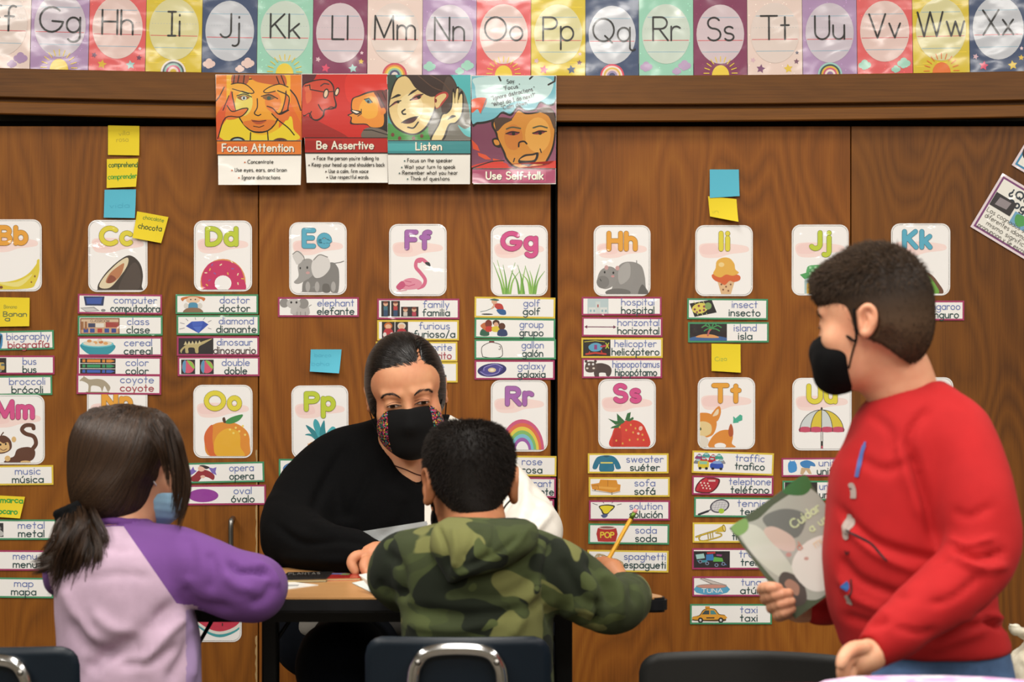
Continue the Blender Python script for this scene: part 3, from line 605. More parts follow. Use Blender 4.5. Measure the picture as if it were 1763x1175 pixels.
def p4band(a):
    a.R(813, 291, 956.5, 315, '#a33c62'); a.R(860, 294, 940, 312, '#b44a70'); a.R(813, 289.5, 956.5, 291, BK)
    a.T('Use Self-talk', 886.9, 308.9, 12.5, '#2c1c16', w=2.6, gap=.24); a.T('Use Self-talk', 886, 308, 12.5, '#f0ead8', w=2.4, gap=.24)
poster('glossy purple poster headed Use Self-talk, a face under a thought cloud', [(811, 130), (958, 130), (957, 316), (815, 317)], [('printed_picture', p4), ('title_band', p4band), ('printed_text', p4text)])
# ------------------------------------------------------------------ letter cards
YC = 4.4985
LC = dict(o='#e3a036', y='#ddd03c', g='#bccb35', b='#55a9c4', p='#a465ad', k='#d14f8a')
LCN = dict(o='orange', y='yellow', g='lime green', b='blue', p='purple', k='pink')
def letter_card(nm, x0, y0, x1, y1, ck, what, pic=None, rot=0, lx=0, ly=0, where=''):
    cx, cy = (x0+x1)/2, (y0+y1)/2; K = F/YC
    lab = f'rounded white card with {LCN[ck]} letters {nm} and {what}' if nm else what
    t = thing('letter_card', lab+where, 'letter card', P(cx, cy, YC), (math.radians(0.7), math.radians(rot), 0), group='rounded letter cards on the cupboard doors')
    sheet('card_sheet', rr_pts(x0, y0, x1, y1, 15), cx, cy, K, '#eae8e6', M['laminate'], t, 0.0006)
    a = Art(cx, cy, K); a.RR(x0+2, y0+2, x1-2, y1-2, 13.5, '#6b6765'); a.RR(x0+2.6, y0+2.6, x1-2.6, y1-2.6, 13, '#f1efee')
    if nm:
        a.S([(x0+6, y0+42), (x0+12, y0+32), (x0+45, y0+31), (x1-22, y0+34), (x1-8, y0+38), (x1-10, y0+46), (x1-40, y0+50), (x0+40, y0+56), (x0+14, y0+55)], '#f2d9d4')
        a.S([(x0+8, y0+42), (x0+14, y0+34), (x0+34, y0+33), (x0+40, y0+48), (x0+14, y0+50)], '#efcfcb')
    a.build('printed_border', M['laminate'], t)
    if pic:
        a = Art(cx, cy, K, z0=0.0008, dz=.00001); pic(a, x0, y0); a.clip(x0+4, y0+4, x1-4, y1-3.2); a.build('printed_picture', M['laminate'], t)
    if nm:
        a = Art(cx, cy, K, z0=0.0014); dk = '#%02x%02x%02x' % tuple(int(int(LC[ck][k:k+2], 16)*.62) for k in (1, 3, 5)); wl = 7.6
        h = 27; base = y0+41+ly
        sep = .36; X = cx+lx
        a.T(nm, X, base, h, dk, w=wl+1.4, gap=sep); a.T(nm, X, base, h, LC[ck], w=wl, gap=sep); a.build('printed_letters', M['laminate'], t)
    return t
def pk(dx, dy):   # picture helper: shift a drawing given in photo pixels to a card corner
    pass
def banana(a, x, y): a.S([(x+4, y+104), (x+30, y+108), (x+56, y+104), (x+76, y+94), (x+90, y+78), (x+92, y+70), (x+97, y+70), (x+96, y+88), (x+90, y+108), (x+76, y+119), (x+4, y+120)], '#dcc83a'); a.S([(x+20, y+108), (x+56, y+108), (x+84, y+94), (x+60, y+116)], '#e6db82'); a.E(x+30, y+117, 3, 2.6, '#7a4a28'); a.E(x+88, y+98, 1.5, 2, '#8a5a2c'); a.E(x+82, y+108, 1.5, 1.5, '#8a5a2c')
def coconut(a, x, y):
    a.S([(168, 498), (170, 488), (184, 468), (206, 448), (224, 440), (240, 452), (246, 472), (244, 492), (240, 502), (172, 502)], '#3d332c'); a.S([(216, 470), (232, 452), (242, 470), (238, 498), (205, 500)], '#4d413a'); a.S([(171, 494), (180, 476), (204, 452), (220, 444), (219, 458), (204, 480), (188, 496)], '#ddcfae'); a.S([(182, 486), (190, 470), (208, 456), (214, 455), (208, 474), (194, 487)], '#b77a52'); a.S([(184, 486), (190, 474), (200, 480), (192, 487)], '#8a4a34')
def donut(a, x, y):
    a.E(384, 486, 39, 40, '#d98e50', n=32); a.S([(350, 500), (347, 478), (358, 456), (376, 449), (394, 450), (412, 460), (420, 480), (418, 502), (350, 502)], '#c42d62', n=6); a.E(384, 488, 14.5, 13.5, '#f1efee')
    for i, (u, v) in enumerate(((353, 470), (362, 463), (371, 472), (379, 457), (392, 470), (402, 463), (409, 474), (355, 490), (362, 482), (410, 490), (416, 480), (366, 455), (400, 452))): a.L([(u, v), (u+3*math.cos(i*1.9), v+3*math.sin(i*1.9))], 2, ('#e8d9b0', '#e3b64a', '#8a5aa0')[i % 3])
def elephant(a, x, y):
    g1, g2 = '#7f7d7b', '#9b9997'
    a.S([(520, 502), (522, 486), (534, 478), (546, 462), (570, 452), (580, 458), (584, 472), (582, 503), (570, 503), (566, 492), (556, 492), (556, 503), (520, 503)], g1); a.S([(556, 490), (566, 490), (568, 503), (556, 503)], '#65625f'); a.S([(506, 486), (514, 476), (513, 458), (520, 448), (534, 446), (542, 456), (540, 472), (528, 482), (514, 489)], g2); a.S([(504, 440), (514, 432), (522, 440), (520, 450), (512, 456), (508, 450)], '#cfccca'); a.S([(536, 462), (540, 446), (552, 438), (566, 446), (568, 462), (556, 476), (542, 478)], '#d6d3d1')
    a.L([(504, 438), (512, 433), (522, 441), (524, 448)], 1.5, g1, smooth=True); a.L([(540, 448), (550, 439), (564, 443)], 1.6, g1, smooth=True); a.L([(574, 454), (586, 452), (592, 450)], 1.6, g1); a.E(517, 462, 1.4, 2, '#2c2a2a'); a.E(529, 461, 1.6, 2.4, '#2c2a2a'); a.E(530, 470, 3.4, 2.4, '#c59a98')
    for u in (530, 546, 574): a.E(u, 494, 4, 9, '#a9a6a4')
def flamingo(a, x, y):
    a.L([(735, 453), (727, 447), (718, 449), (716, 460), (724, 470), (732, 482), (729, 492), (720, 496)], 6, '#d4688a', smooth=True); a.S([(688, 494), (696, 482), (712, 479), (726, 486), (722, 496), (706, 499), (692, 498)], '#dd8ea4'); a.S([(682, 494), (692, 484), (698, 492), (688, 500)], '#c5527a'); a.L([(692, 490), (704, 493), (714, 490)], 1.5, '#c5527a'); a.L([(698, 484), (708, 486)], 1.3, '#c5527a'); a.S([(732, 452), (739, 452), (741, 459), (734, 456)], '#2f3236'); a.E(722, 449, 5, 4, '#d4688a'); a.L([(683, 502), (700, 500)], 1.5, '#d98ea0')
def grass(a, x, y):
    for i, (bx, tx, ty) in enumerate(((867, 849, 452), (870, 856, 448), (872, 866, 456), (874, 887, 452), (878, 894, 468), (894, 880, 466), (897, 895, 470), (899, 905, 458), (902, 891, 456), (915, 904, 458), (917, 912, 466), (919, 930, 455), (921, 938, 467), (913, 898, 472))):
        a.L([(bx, 507), ((bx*.6+tx*.4)+(1.5 if tx > bx else -1.5)*-1, 484), (tx, ty)], 4.2, ('#79ad4c', '#8fbe5c', '#6a9f44')[i % 3], smooth=True, taper=.15, cap=False)
def hippo(a, x, y):
    a.S([(1054, 496), (1058, 470), (1070, 454), (1088, 451), (1104, 458), (1110, 476), (1112, 496), (1116, 508), (1048, 508)], '#8c8a88'); a.S([(1064, 470), (1072, 456), (1084, 454), (1084, 478), (1068, 490)], '#a5a3a1'); a.E(1064, 504, 22, 7, '#6b6967'); a.S([(1028, 482), (1034, 466), (1048, 459), (1060, 464), (1064, 478), (1056, 492), (1042, 498), (1030, 492)], '#8e8c8a'); a.E(1038, 486, 11, 11, '#7a7876'); a.E(1044, 461, 3.4, 4, '#c59a98'); a.E(1063, 462, 3.4, 4, '#c59a98'); a.E(1041, 469, 1.6, 2.2, '#222'); a.E(1056, 470, 1.6, 2.2, '#222'); a.E(1055, 476, 3, 1.8, '#c98f90'); a.L([(1033, 481), (1035, 484)], 1.4, '#333'); a.L([(1096, 458), (1096, 449)], 1.6, '#8c8a88'); a.S([(1100, 500), (1106, 490), (1114, 500), (1116, 508), (1100, 508)], '#5f5d5b')
def icecream(a, x, y):
    a.poly([(1235, 484), (1265, 484), (1258, 508), (1242, 508)], '#d9b488'); a.S([(1226, 478), (1228, 472), (1250, 470), (1272, 474), (1274, 482), (1264, 486), (1256, 484), (1248, 491), (1240, 487), (1232, 484)], '#d2622f'); a.S([(1228, 472), (1232, 462), (1234, 450), (1244, 444), (1256, 445), (1264, 454), (1266, 464), (1272, 470), (1262, 475), (1250, 473), (1240, 478)], '#e0ad48'); a.E(1242, 456, 5, 4, '#e8cc8a')
    for u, v in ((1242, 490), (1250, 494), (1258, 490), (1245, 499), (1254, 501)): a.E(u, v, 1.6, 1.6, '#7a4a30')
def jar(a, x, y): a.RR(x+22, y+92, x+80, y+122, 5, '#a9c6c8'); a.RR(x+26, y+100, x+76, y+123, 4, '#e2b23c'); a.S([(x+26, y+76), (x+34, y+70), (x+68, y+70), (x+76, y+76), (x+74, y+88), (x+30, y+88)], '#57a766'); a.poly([(x+14, y+86), (x+28, y+82), (x+38, y+90), (x+22, y+94)], '#4e9e5c'); [a.R(x+30+i*9+(j % 2)*4, y+72+j*5, x+34+i*9+(j % 2)*4, y+76+j*5, '#9fd0a4') for i in range(5) for j in range(3)]
def kiwi(a, x, y): a.S([(x+30, y+122), (x+32, y+98), (x+48, y+84), (x+66, y+86), (x+80, y+100), (x+88, y+122)], '#6b4630'); a.S([(x+30, y+122), (x+32, y+100), (x+46, y+88), (x+62, y+88), (x+76, y+104), (x+80, y+122)], '#6aa23c')
def monkey(a, x, y):
    b = '#5c3524'; a.L([(56, 774), (62, 764), (58, 752), (44, 747), (38, 740), (44, 733), (56, 733), (58, 738)], 7, b, smooth=True); a.S([(24, 786), (30, 774), (48, 770), (60, 776), (58, 790), (44, 796), (8, 797), (14, 790)], b); a.S([(-14, 770), (-8, 756), (6, 750), (18, 758), (20, 772), (10, 780), (-4, 781)], b); a.E(24, 757, 4, 5, '#d9b47a'); a.S([(-8, 768), (-2, 760), (6, 764), (14, 762), (16, 774), (6, 779), (-4, 778)], '#d9b47a'); a.E(1, 766, 1.6, 2, '#1c1411'); a.E(10, 765, 1.6, 2, '#1c1411'); a.L([(0, 773), (6, 776), (12, 773)], 1.2, '#5a2a1c', smooth=True); a.E(13, 790, 5, 5, '#d9b47a'); a.E(44, 796, 9, 2.5, '#d9b47a'); a.L([(2, 750), (6, 745)], 2, b)
def orange(a, x, y): a.S([(352, 762), (354, 744), (368, 731), (386, 727), (408, 730), (426, 744), (430, 764), (424, 786), (362, 786)], '#d98a2e', n=6); a.S([(352, 762), (354, 744), (366, 732), (366, 760), (372, 786), (362, 786)], '#d0642f'); a.S([(374, 750), (392, 738), (412, 746), (414, 770), (420, 786), (376, 786), (368, 770)], '#e0a92c'); a.S([(387, 728), (398, 719), (418, 714), (412, 724), (398, 730)], '#3f8a48'); a.S([(383, 721), (387, 719), (389, 728), (385, 728)], '#4f3423'); [a.E(u, v, 2.0, 2.0, '#ebd26a', n=8) for u, v in ((396, 740), (406, 737), (412, 743), (418, 734), (422, 749), (402, 746))]
def pineapple(a, x, y):
    for pts, c in (([(548, 763), (536, 752), (525, 749), (534, 747), (548, 754)], '#2f8b94'), ([(548, 762), (532, 742), (527, 732), (542, 742), (554, 762)], '#257f8a'), ([(552, 762), (540, 735), (542, 722), (550, 730), (556, 760)], '#3ea0ac'), ([(554, 764), (550, 744), (558, 724), (560, 740), (562, 760)], '#2a8792'), ([(556, 764), (562, 746), (572, 735), (578, 740), (566, 750), (560, 764)], '#49a9b2')): a.S(pts, c)
    a.S([(528, 788), (528, 770), (538, 761), (560, 761), (572, 772), (574, 788)], '#dd9638'); [a.L([(530+i*9, 764), (536+i*9, 788)], 1.2, '#b76d24') for i in range(5)]; [a.E(536+i*9, 770+j*9, 1.6, 1.6, '#ecc96a', n=6) for i in range(4) for j in range(2)]
def rainbow(a, x, y):
    for i, c in enumerate(('#c9567e', '#d96a4c', '#dfc84a', '#7fb667', '#79bcd0', '#9a5aa8', '#f1efee')):
        r = 44-i*5.2; a.poly([(899+r*.86*math.cos(math.radians(q)), 776-r*1.22*math.sin(math.radians(q))) for q in range(0, 181, 9)], c)
def strawberry(a, x, y):
    a.S([(1053, 770), (1054, 748), (1062, 732), (1080, 724), (1100, 726), (1112, 740), (1116, 770)], '#cf3c2f', n=6); a.S([(1056, 770), (1056, 748), (1064, 734), (1070, 745), (1068, 770)], '#bd3128'); a.E(1103, 738, 3.2, 4, '#e9b9a8', 20); a.E(1099, 747, 2.2, 2.2, '#e9b9a8'); [a.E(u, v, 1.5, 2.0, '#dca548', n=8) for u, v in ((1067, 736), (1078, 741), (1086, 732), (1090, 745), (1084, 758), (1098, 757), (1106, 749), (1061, 759), (1108, 758), (1072, 764), (1094, 738))]
    for pts in ([(1075, 727), (1058, 725), (1047, 721), (1060, 732)], [(1076, 726), (1062, 712), (1063, 727), (1072, 730)], [(1076, 724), (1080, 712), (1086, 710), (1084, 724)], [(1078, 725), (1090, 718), (1091, 722), (1084, 726)], [(1072, 728), (1054, 735), (1051, 738), (1064, 737)]): a.poly(pts, '#2f6a3c')
def deer(a, x, y):
    o, d = '#d98a34', '#e6d2b0'; a.S([(1222, 771), (1224, 756), (1238, 743), (1256, 741), (1262, 752), (1260, 764), (1265, 771)], o); a.S([(1254, 742), (1258, 730), (1262, 738), (1262, 750), (1256, 752)], '#b0552c'); a.S([(1201, 716), (1214, 711), (1228, 716), (1234, 730), (1228, 748), (1214, 754), (1201, 750)], o); a.S([(1223, 718), (1232, 704), (1239, 700), (1241, 712), (1234, 726)], o); a.S([(1227, 717), (1233, 707), (1237, 705), (1236, 714)], d); a.S([(1201, 730), (1212, 726), (1224, 732), (1224, 746), (1212, 752), (1201, 750)], '#e0c890'); a.S([(1201, 752), (1214, 752), (1220, 760), (1216, 770), (1201, 770)], '#ddd6c8'); a.E(1206, 739, 1.6, 2.6, '#4a5a2a'); a.E(1240, 768, 10, 5, '#f1efee')
    a.poly([(1278, 716), (1278, 724), (1264, 729), (1262, 718), (1266, 721), (1274, 714)], '#45ad92'); a.poly([(1262, 729), (1263, 717), (1272, 728)], '#45ad92')
def umbrella(a, x, y):
    a.R(1413, 736, 1417, 773, '#3a3634'); a.R(1414, 737, 1416, 760, '#f1efee'); a.R(1414, 768, 1416.5, 776, '#c9506a'); cx, cy = 1414.5, 744
    def rib(u0, u1, c):
        p = [(cx+38*u0*math.cos(math.radians(q)), cy-38*math.sin(math.radians(q))) for q in range(0, 91, 10)]; p2 = [(cx+38*u1*math.cos(math.radians(q)), cy-38*math.sin(math.radians(q))) for q in range(90, -1, -10)]
        a.poly(p+p2, c)
    for u0, u1, c in ((-1, -.52, '#cdd3d3'), (-.52, 0.0, '#d8c23c'), (0.0, .5, '#cdd3d3'), (.5, 1, '#d8c23c')): rib(u0, u1, c)
    for u0 in (-1, -.5, 0, .5): a.S([(cx+38*u0, cy), (cx+38*(u0+.5), cy), (cx+38*(u0+.5), cy-7), (cx+38*(u0+.25), cy-9), (cx+38*u0, cy-7)], '#c34a68', n=2)
    for u in (-1, -.5, 0, .5, 1): a.L([(cx+38*u*math.cos(math.radians(q)), cy-38*math.sin(math.radians(q))) for q in range(0, 91, 10)], 1.1, '#3a3634')
    a.E(cx, 704, 1.8, 2.6, '#3a3634')
def melon(a, x, y): a.S([(326, 1058), (346, 1084), (378, 1098), (412, 1084), (416, 1060), (380, 1040)], '#3e9aa0', n=6); a.S([(322, 1050), (346, 1080), (378, 1093), (412, 1080), (418, 1050)], '#dcd9d2', n=6); a.S([(322, 1046), (346, 1075), (378, 1088), (410, 1075), (418, 1046), (370, 1035)], '#c23049', n=6); [a.L([(u, v), (u, v+4)], 1.8, '#2c1c1c') for u, v in ((352, 1060), (360, 1072), (374, 1064), (383, 1074), (392, 1062), (366, 1052))]
letter_card('Bb', -28, 378, 72, 502, 'o', 'a yellow banana, cut by the left edge', banana)
letter_card('Cc', 152, 379, 254, 503, 'y', 'an open coconut', coconut, lx=-3)
letter_card('Dd', 334, 380, 434, 502, 'g', 'a pink iced doughnut', donut, lx=-2)
letter_card('Ee', 498, 383, 597, 508, 'b', 'a grey elephant', elephant, lx=-2)
letter_card('Ff', 670, 386, 769, 510, 'p', 'a pink flamingo', flamingo)
letter_card('Gg', 845, 388, 943, 510, 'k', 'green grass blades', grass)
letter_card('Hh', 1022, 388, 1120, 510, 'o', 'a grey hippopotamus', hippo)
letter_card('Ii', 1197, 388, 1296, 510, 'y', 'an ice cream cone', icecream)
letter_card('Jj', 1363, 387, 1461, 509, 'g', 'a jar with a green cloth lid', jar, lx=0)
letter_card('Kk', 1534, 385, 1636, 509, 'b', 'a kiwi fruit', kiwi, lx=-6)
letter_card('Mm', -25, 680, 77, 800, 'k', 'a brown monkey, cut by the left edge', monkey, ly=-2)
letter_card('Nn', 150, 664, 254, 788, 'o', 'no picture in view, above the girl', None)
letter_card('Oo', 333, 663, 435, 789, 'y', 'a ripe orange fruit', orange)
letter_card('Pp', 502, 664, 600, 790, 'g', 'a pineapple with blue-green leaves', pineapple, rot=-.4)
letter_card('Rr', 845, 655, 943, 778, 'p', 'a painted rainbow', rainbow)
letter_card('Ss', 1030, 653, 1129, 773, 'k', 'a red strawberry', strawberry, ly=-3)
letter_card('Tt', 1201, 650, 1300, 774, 'o', 'an orange deer and a teal arrow', deer)
letter_card('Uu', 1364, 651, 1466, 776, 'y', 'a yellow and white umbrella', umbrella)
letter_card('Vv', 1540, 650, 1641, 774, 'g', 'no picture, behind the boy in red', None, lx=-10)
letter_card('', 318, 983, 416, 1106, 'k', 'rounded white card with a red watermelon slice, low by the table', melon)
letter_card('', 493, 975, 591, 1098, 'k', 'blank rounded white card low on the door behind the table leg', None)

# ------------------------------------------------------------------ bilingual word cards
BC = dict(m='#a3305f', g='#3f8f63', y='#dcbf3f'); BN = dict(m='magenta', g='green', y='yellow')
BLU = '#6678b4'; DKG = '#1f4444'; DKR = '#a84450'
def word_card(e, s, x0, y0, x1, y1, b, tx, pic=None, rot=0, c2=DKG, what='', extra='', f1=None, f2=None, ly=0, drop=2.0):
    cx, cy = (x0+x1)/2, (y0+y1)/2; K = F/4.4975; YY = 4.4975-(0.0012 if extra == 'over' else 0)
    lab = f'{BN[b]}-bordered word card reading {e} / {s}' if e else f'{BN[b]}-bordered word card'
    if what: lab += ', '+what
    t = thing('word_card', lab, 'word card', P(cx, cy, YY), (math.radians(drop*.5), math.radians(-rot), 0), group='bilingual word cards on the cupboard doors')
    sheet('card_sheet', [(x0, y0), (x1, y0), (x1, y1), (x0, y1)], cx, cy, K, BC[b], M['laminate'], t, 0.0005)
    a = Art(cx, cy, K, z0=.0006); a.R(x0+3, y0+3, x1-3, y1-3, '#f0eeec'); a.build('white_panel', M['laminate'], t)
    if pic: a = Art(cx, cy, K, z0=.0007, dz=.00001); pic(a, x0, y0); a.clip(x0+3, y0+3, x1-3, y1-3); a.build('printed_picture', M['laminate'], t)
    if e:
        a = Art(cx, cy, K, z0=.0012); h = 11.6
        w1, w2 = text_width(e, .2)*h*1.06, text_width(s, .2)*h*1.06
        a.T(e, tx, y0+15.3+ly, h, BLU, w=1.35, fit=f1 or w1); a.T(s, tx, y0+29.6+ly, h, c2, w=1.75, fit=f2 or w2); a.build('printed_words', M['laminate'], t)
    return t
D0 = '#241f21'
def w_comp(a, x, y): a.poly([(x+10, y+4), (x+46, y+4), (x+44, y+20), (x+13, y+20)], '#27355f'); a.poly([(x+14, y+7), (x+42, y+6), (x+40, y+17), (x+16, y+17)], '#3c57a5'); a.poly([(x+4, y+24), (x+28, y+22), (x+38, y+29), (x+14, y+31)], '#9b9a9c'); a.poly([(x+7, y+25), (x+27, y+24), (x+34, y+28), (x+15, y+30)], '#c9c8c8'); a.E(x+44, y+28, 4, 2.4, '#888')
def w_class(a, x, y):
    a.R(x+4, y+4, x+72, y+31, '#8a5a3e'); a.R(x+6, y+6, x+70, y+28, '#d2b79a'); a.R(x+18, y+13, x+30, y+21, '#3f4562'); a.R(x+31, y+13, x+45, y+20, '#ddd9cf'); a.R(x+48, y+11, x+70, y+20, '#a1413c'); a.R(x+6, y+20, x+70, y+30, '#c79d7c')
    for u, c in ((10, '#3b4f93'), (21, '#3b4f93'), (34, '#b23a36'), (46, '#3b4f93'), (58, '#39448a')): a.R(x+u, y+22, x+u+8, y+29, c)
    a.T('CLASSROOM', x+38, y+11, 4, '#6a5546', w=.6)
    for u in (6, 12): a.R(x+u, y+10, x+u+4, y+24, '#9b6a46')
def w_cereal(a, x, y): a.S([(x+6, y+12), (x+62, y+13), (x+56, y+28), (x+36, y+32), (x+16, y+28)], '#2f94a6'); a.E(x+34, y+12, 28, 6, '#6cc0cc'); a.E(x+34, y+11, 25, 5, '#ded6c2'); [a.E(x+u, y+v, 4, 2.6, c) for u, v, c in ((20, 7, '#cf8f58'), (30, 10, '#d9a468'), (40, 9, '#c77f4c'), (48, 11, '#d9a468'), (26, 12, '#e3d9c8'), (38, 5, '#e3d3bb'))]
def w_crayon(a, x, y):
    for i, c in enumerate(('#d98a3a', '#35945f', '#3f5fb4')):
        v = y+5+i*9; a.R(x+5, v-1.5, x+66, v+6.5, D0); a.R(x+9, v, x+48, v+5, c); a.poly([(x+50, v), (x+58, v), (x+65, v+2.5), (x+58, v+5), (x+50, v+5)], c); a.R(x+14, v, x+17, v+5, D0); a.R(x+40, v, x+43, v+5, D0)
def w_coyote(a, x, y): a.S([(x+8, y+8), (x+14, y+5), (x+22, y+9), (x+36, y+8), (x+48, y+11), (x+58, y+22), (x+54, y+30), (x+48, y+20), (x+44, y+30), (x+40, y+22), (x+26, y+20), (x+24, y+30), (x+20, y+30), (x+20, y+18), (x+10, y+12), (x+5, y+12)], '#a89c86'); a.L([(x+16, y+31), (x+56, y+31)], 1.2, '#8b9a62'); a.poly([(x+11, y+7), (x+12, y+3), (x+15, y+6)], '#a89c86')
def w_doctor(a, x, y): a.S([(x+10, y+6), (x+30, y+3), (x+50, y+6), (x+48, y+12), (x+42, y+8), (x+18, y+8), (x+12, y+12)], '#c9743c'); a.E(x+30, y+10, 12, 6, '#e4c4a6'); a.E(x+26, y+9, 1.2, 1.2, D0); a.E(x+34, y+9, 1.2, 1.2, D0); a.S([(x+24, y+15), (x+36, y+15), (x+38, y+24), (x+22, y+24)], '#4b8fb0'); a.E(x+18, y+20, 4, 5, '#d6d2ca'); a.E(x+42, y+20, 4, 5, '#d6d2ca'); a.S([(x+20, y+24), (x+40, y+24), (x+46, y+32), (x+14, y+32)], '#8a6a52')
def w_diamond(a, x, y): a.poly([(x+16, y+19), (x+26, y+11), (x+46, y+10), (x+55, y+16), (x+38, y+31)], '#2f4fae'); a.poly([(x+28, y+20), (x+44, y+19), (x+38, y+31)], '#4a6bc6'); a.poly([(x+26, y+11), (x+46, y+10), (x+44, y+18), (x+28, y+19)], '#3f5fbe'); [a.L(q, 1, '#8b8a92') for q in ([(x+20, y+10), (x+16, y+6)], [(x+33, y+8), (x+32, y+4)], [(x+46, y+8), (x+49, y+4)], [(x+54, y+12), (x+60, y+9)], [(x+14, y+22), (x+5, y+24)], [(x+54, y+22), (x+60, y+24)], [(x+14, y+15), (x+6, y+13)])]
def w_dino(a, x, y): a.R(x+3, y+3, x+63, y+31, D0); a.S([(x+8, y+29), (x+6, y+24), (x+14, y+16), (x+24, y+12), (x+34, y+13), (x+46, y+8), (x+61, y+4), (x+48, y+12), (x+38, y+18), (x+37, y+28), (x+32, y+28), (x+30, y+20), (x+20, y+20), (x+20, y+28), (x+15, y+28), (x+14, y+20), (x+9, y+25)], '#b7a874'); [a.poly([(x+12+i*6, y+15-i*.4), (x+15+i*6, y+8-i*.3), (x+18+i*6, y+14-i*.4)], '#ccbf92') for i in range(5)]
def w_double(a, x, y):
    for u in (6, 38): a.R(x+u, y+5, x+u+24, y+30, D0); a.E(x+u+12, y+17.5, 11, 11, '#cf5672'); a.S([(x+u+3, y+10), (x+u+8, y+7), (x+u+7, y+28), (x+u+2, y+22)], '#5b93b6'); a.S([(x+u+10, y+7), (x+u+18, y+9), (x+u+23, y+18), (x+u+20, y+20)], '#8bbb4c')
def w_eleph(a, x, y): a.S([(x+28, y+14), (x+48, y+13), (x+54, y+20), (x+52, y+31), (x+26, y+31)], '#b4b0ae'); a.E(x+11, y+10, 8, 8, '#8d8a88'); a.E(x+44, y+11, 9, 9, '#8d8a88'); a.E(x+27, y+11, 12, 9, '#bab7b5'); a.S([(x+24, y+14), (x+32, y+14), (x+31, y+26), (x+22, y+28)], '#bab7b5'); a.E(x+23, y+9, 1.8, 2, D0); a.E(x+32, y+9, 1.8, 2, D0); a.L([(x+53, y+16), (x+58, y+13)], 1, '#777'); [a.L([(x+u, y+25), (x+u, y+31)], 1, '#7a7775') for u in (33, 39, 47)]
def w_fam(a, x, y):
    for u, v, c in ((7, 5, '#3f6b78'), (24, 5, '#b03a3a'), (41, 15, '#c9c2b8'), (56, 15, '#b03a50')):
        a.R(x+u, y+v-1, x+u+15, y+31, D0); a.E(x+u+7.5, y+v+4, 4, 4, '#d8a98c'); a.E(x+u+7.5, y+v+1.5, 4, 2, '#7a3a2a'); a.R(x+u+4, y+v+8, x+u+11, y+v+15, c); a.R(x+u+4, y+v+15, x+u+11, y+30, '#2f4a6b')
def w_fur(a, x, y):
    for u, h in ((8, '#c46a2c'), (31, '#d9cfc2')):
        a.R(x+u, y+3, x+u+22, y+31, D0); a.E(x+u+11, y+10, 7, 6, h); a.E(x+u+11, y+11, 5, 4, '#e0b493'); a.S([(x+u+5, y+16), (x+u+17, y+16), (x+u+19, y+30), (x+u+3, y+30)], '#b5303a'); a.E(x+u+5, y+25, 3, 4, '#ddd6d0'); a.E(x+u+17, y+25, 3, 4, '#ddd6d0')
def w_golf(a, x, y): a.S([(x+32, y+12), (x+46, y+12), (x+50, y+22), (x+40, y+22)], '#b93a34'); a.E(x+34, y+8, 5, 4.5, '#d9a88a'); a.S([(x+26, y+5), (x+34, y+3), (x+42, y+5), (x+38, y+7)], '#3a6a5a'); a.S([(x+38, y+22), (x+52, y+22), (x+54, y+30), (x+44, y+30)], '#2f5f95'); a.L([(x+34, y+18), (x+20, y+24), (x+10, y+26)], 1.2, '#7a8a8a'); a.E(x+22, y+30, 10, 1.2, D0); a.L([(x+34, y+14), (x+30, y+20)], 2.5, '#d9a88a')
def w_group(a, x, y): a.S([(x+10, y+30), (x+12, y+20), (x+22, y+18), (x+25, y+30)], '#2f5f4a'); a.S([(x+10, y+14), (x+18, y+8), (x+24, y+16), (x+20, y+22)], '#c06a3c'); a.E(x+24, y+10, 6, 7, '#7a3424'); a.S([(x+20, y+15), (x+30, y+15), (x+29, y+23), (x+20, y+23)], '#c03a30'); a.E(x+37, y+8, 6, 5, '#4a2a1c'); a.E(x+37, y+11, 4, 4, '#d9a88a'); a.S([(x+31, y+15), (x+44, y+15), (x+43, y+23), (x+31, y+23)], '#d8c23c'); a.E(x+47, y+14, 6, 6, '#5a3020'); a.S([(x+40, y+30), (x+42, y+20), (x+54, y+20), (x+56, y+30)], '#2a3a66')
def w_gallon(a, x, y): a.L([(x+14, y+30), (x+12, y+20), (x+14, y+12), (x+25, y+6), (x+34, y+6), (x+45, y+10), (x+48, y+20), (x+46, y+30), (x+28, y+32), (x+14, y+30)], 1.2, '#4d4947', smooth=True); a.R(x+25, y+3, x+34, y+5.5, '#7a2c34'); a.L([(x+42, y+12), (x+45, y+13), (x+44, y+18), (x+41, y+17)], 1, '#4d4947')
def w_galaxy(a, x, y): a.E(x+30, y+17, 25, 11.5, '#2f2b6a', -6, n=28); a.E(x+30, y+17, 19, 8, '#4d4690', -12); a.L([(x+10, y+20), (x+22, y+26), (x+40, y+22), (x+44, y+14)], 1.6, '#8d86c4', smooth=True); a.L([(x+48, y+12), (x+36, y+7), (x+18, y+12), (x+16, y+18)], 1.6, '#8d86c4', smooth=True); a.E(x+30, y+17, 7, 4, '#d9c49c'); a.E(x+30, y+17, 3.5, 2, '#efe6cf')
def w_hosp(a, x, y): a.R(x+10, y+3, x+46, y+31, '#b6c8cc'); a.R(x+12, y+18, x+44, y+31, '#d5dad8'); a.R(x+24, y+8, x+32, y+31, '#c9d3d2'); a.R(x+27, y+13, x+29, y+18, '#a83a3a'); [a.R(x+u, y+22, x+u+3, y+26, '#8fb0bc') for u in (14, 20, 34, 40)]
def w_horiz(a, x, y): a.L([(x+7, y+17), (x+56, y+17)], 1.5, '#6a2448'); a.poly([(x+4, y+17), (x+9, y+14), (x+9, y+20)], '#6a2448'); a.poly([(x+59, y+17), (x+54, y+14), (x+54, y+20)], '#6a2448')
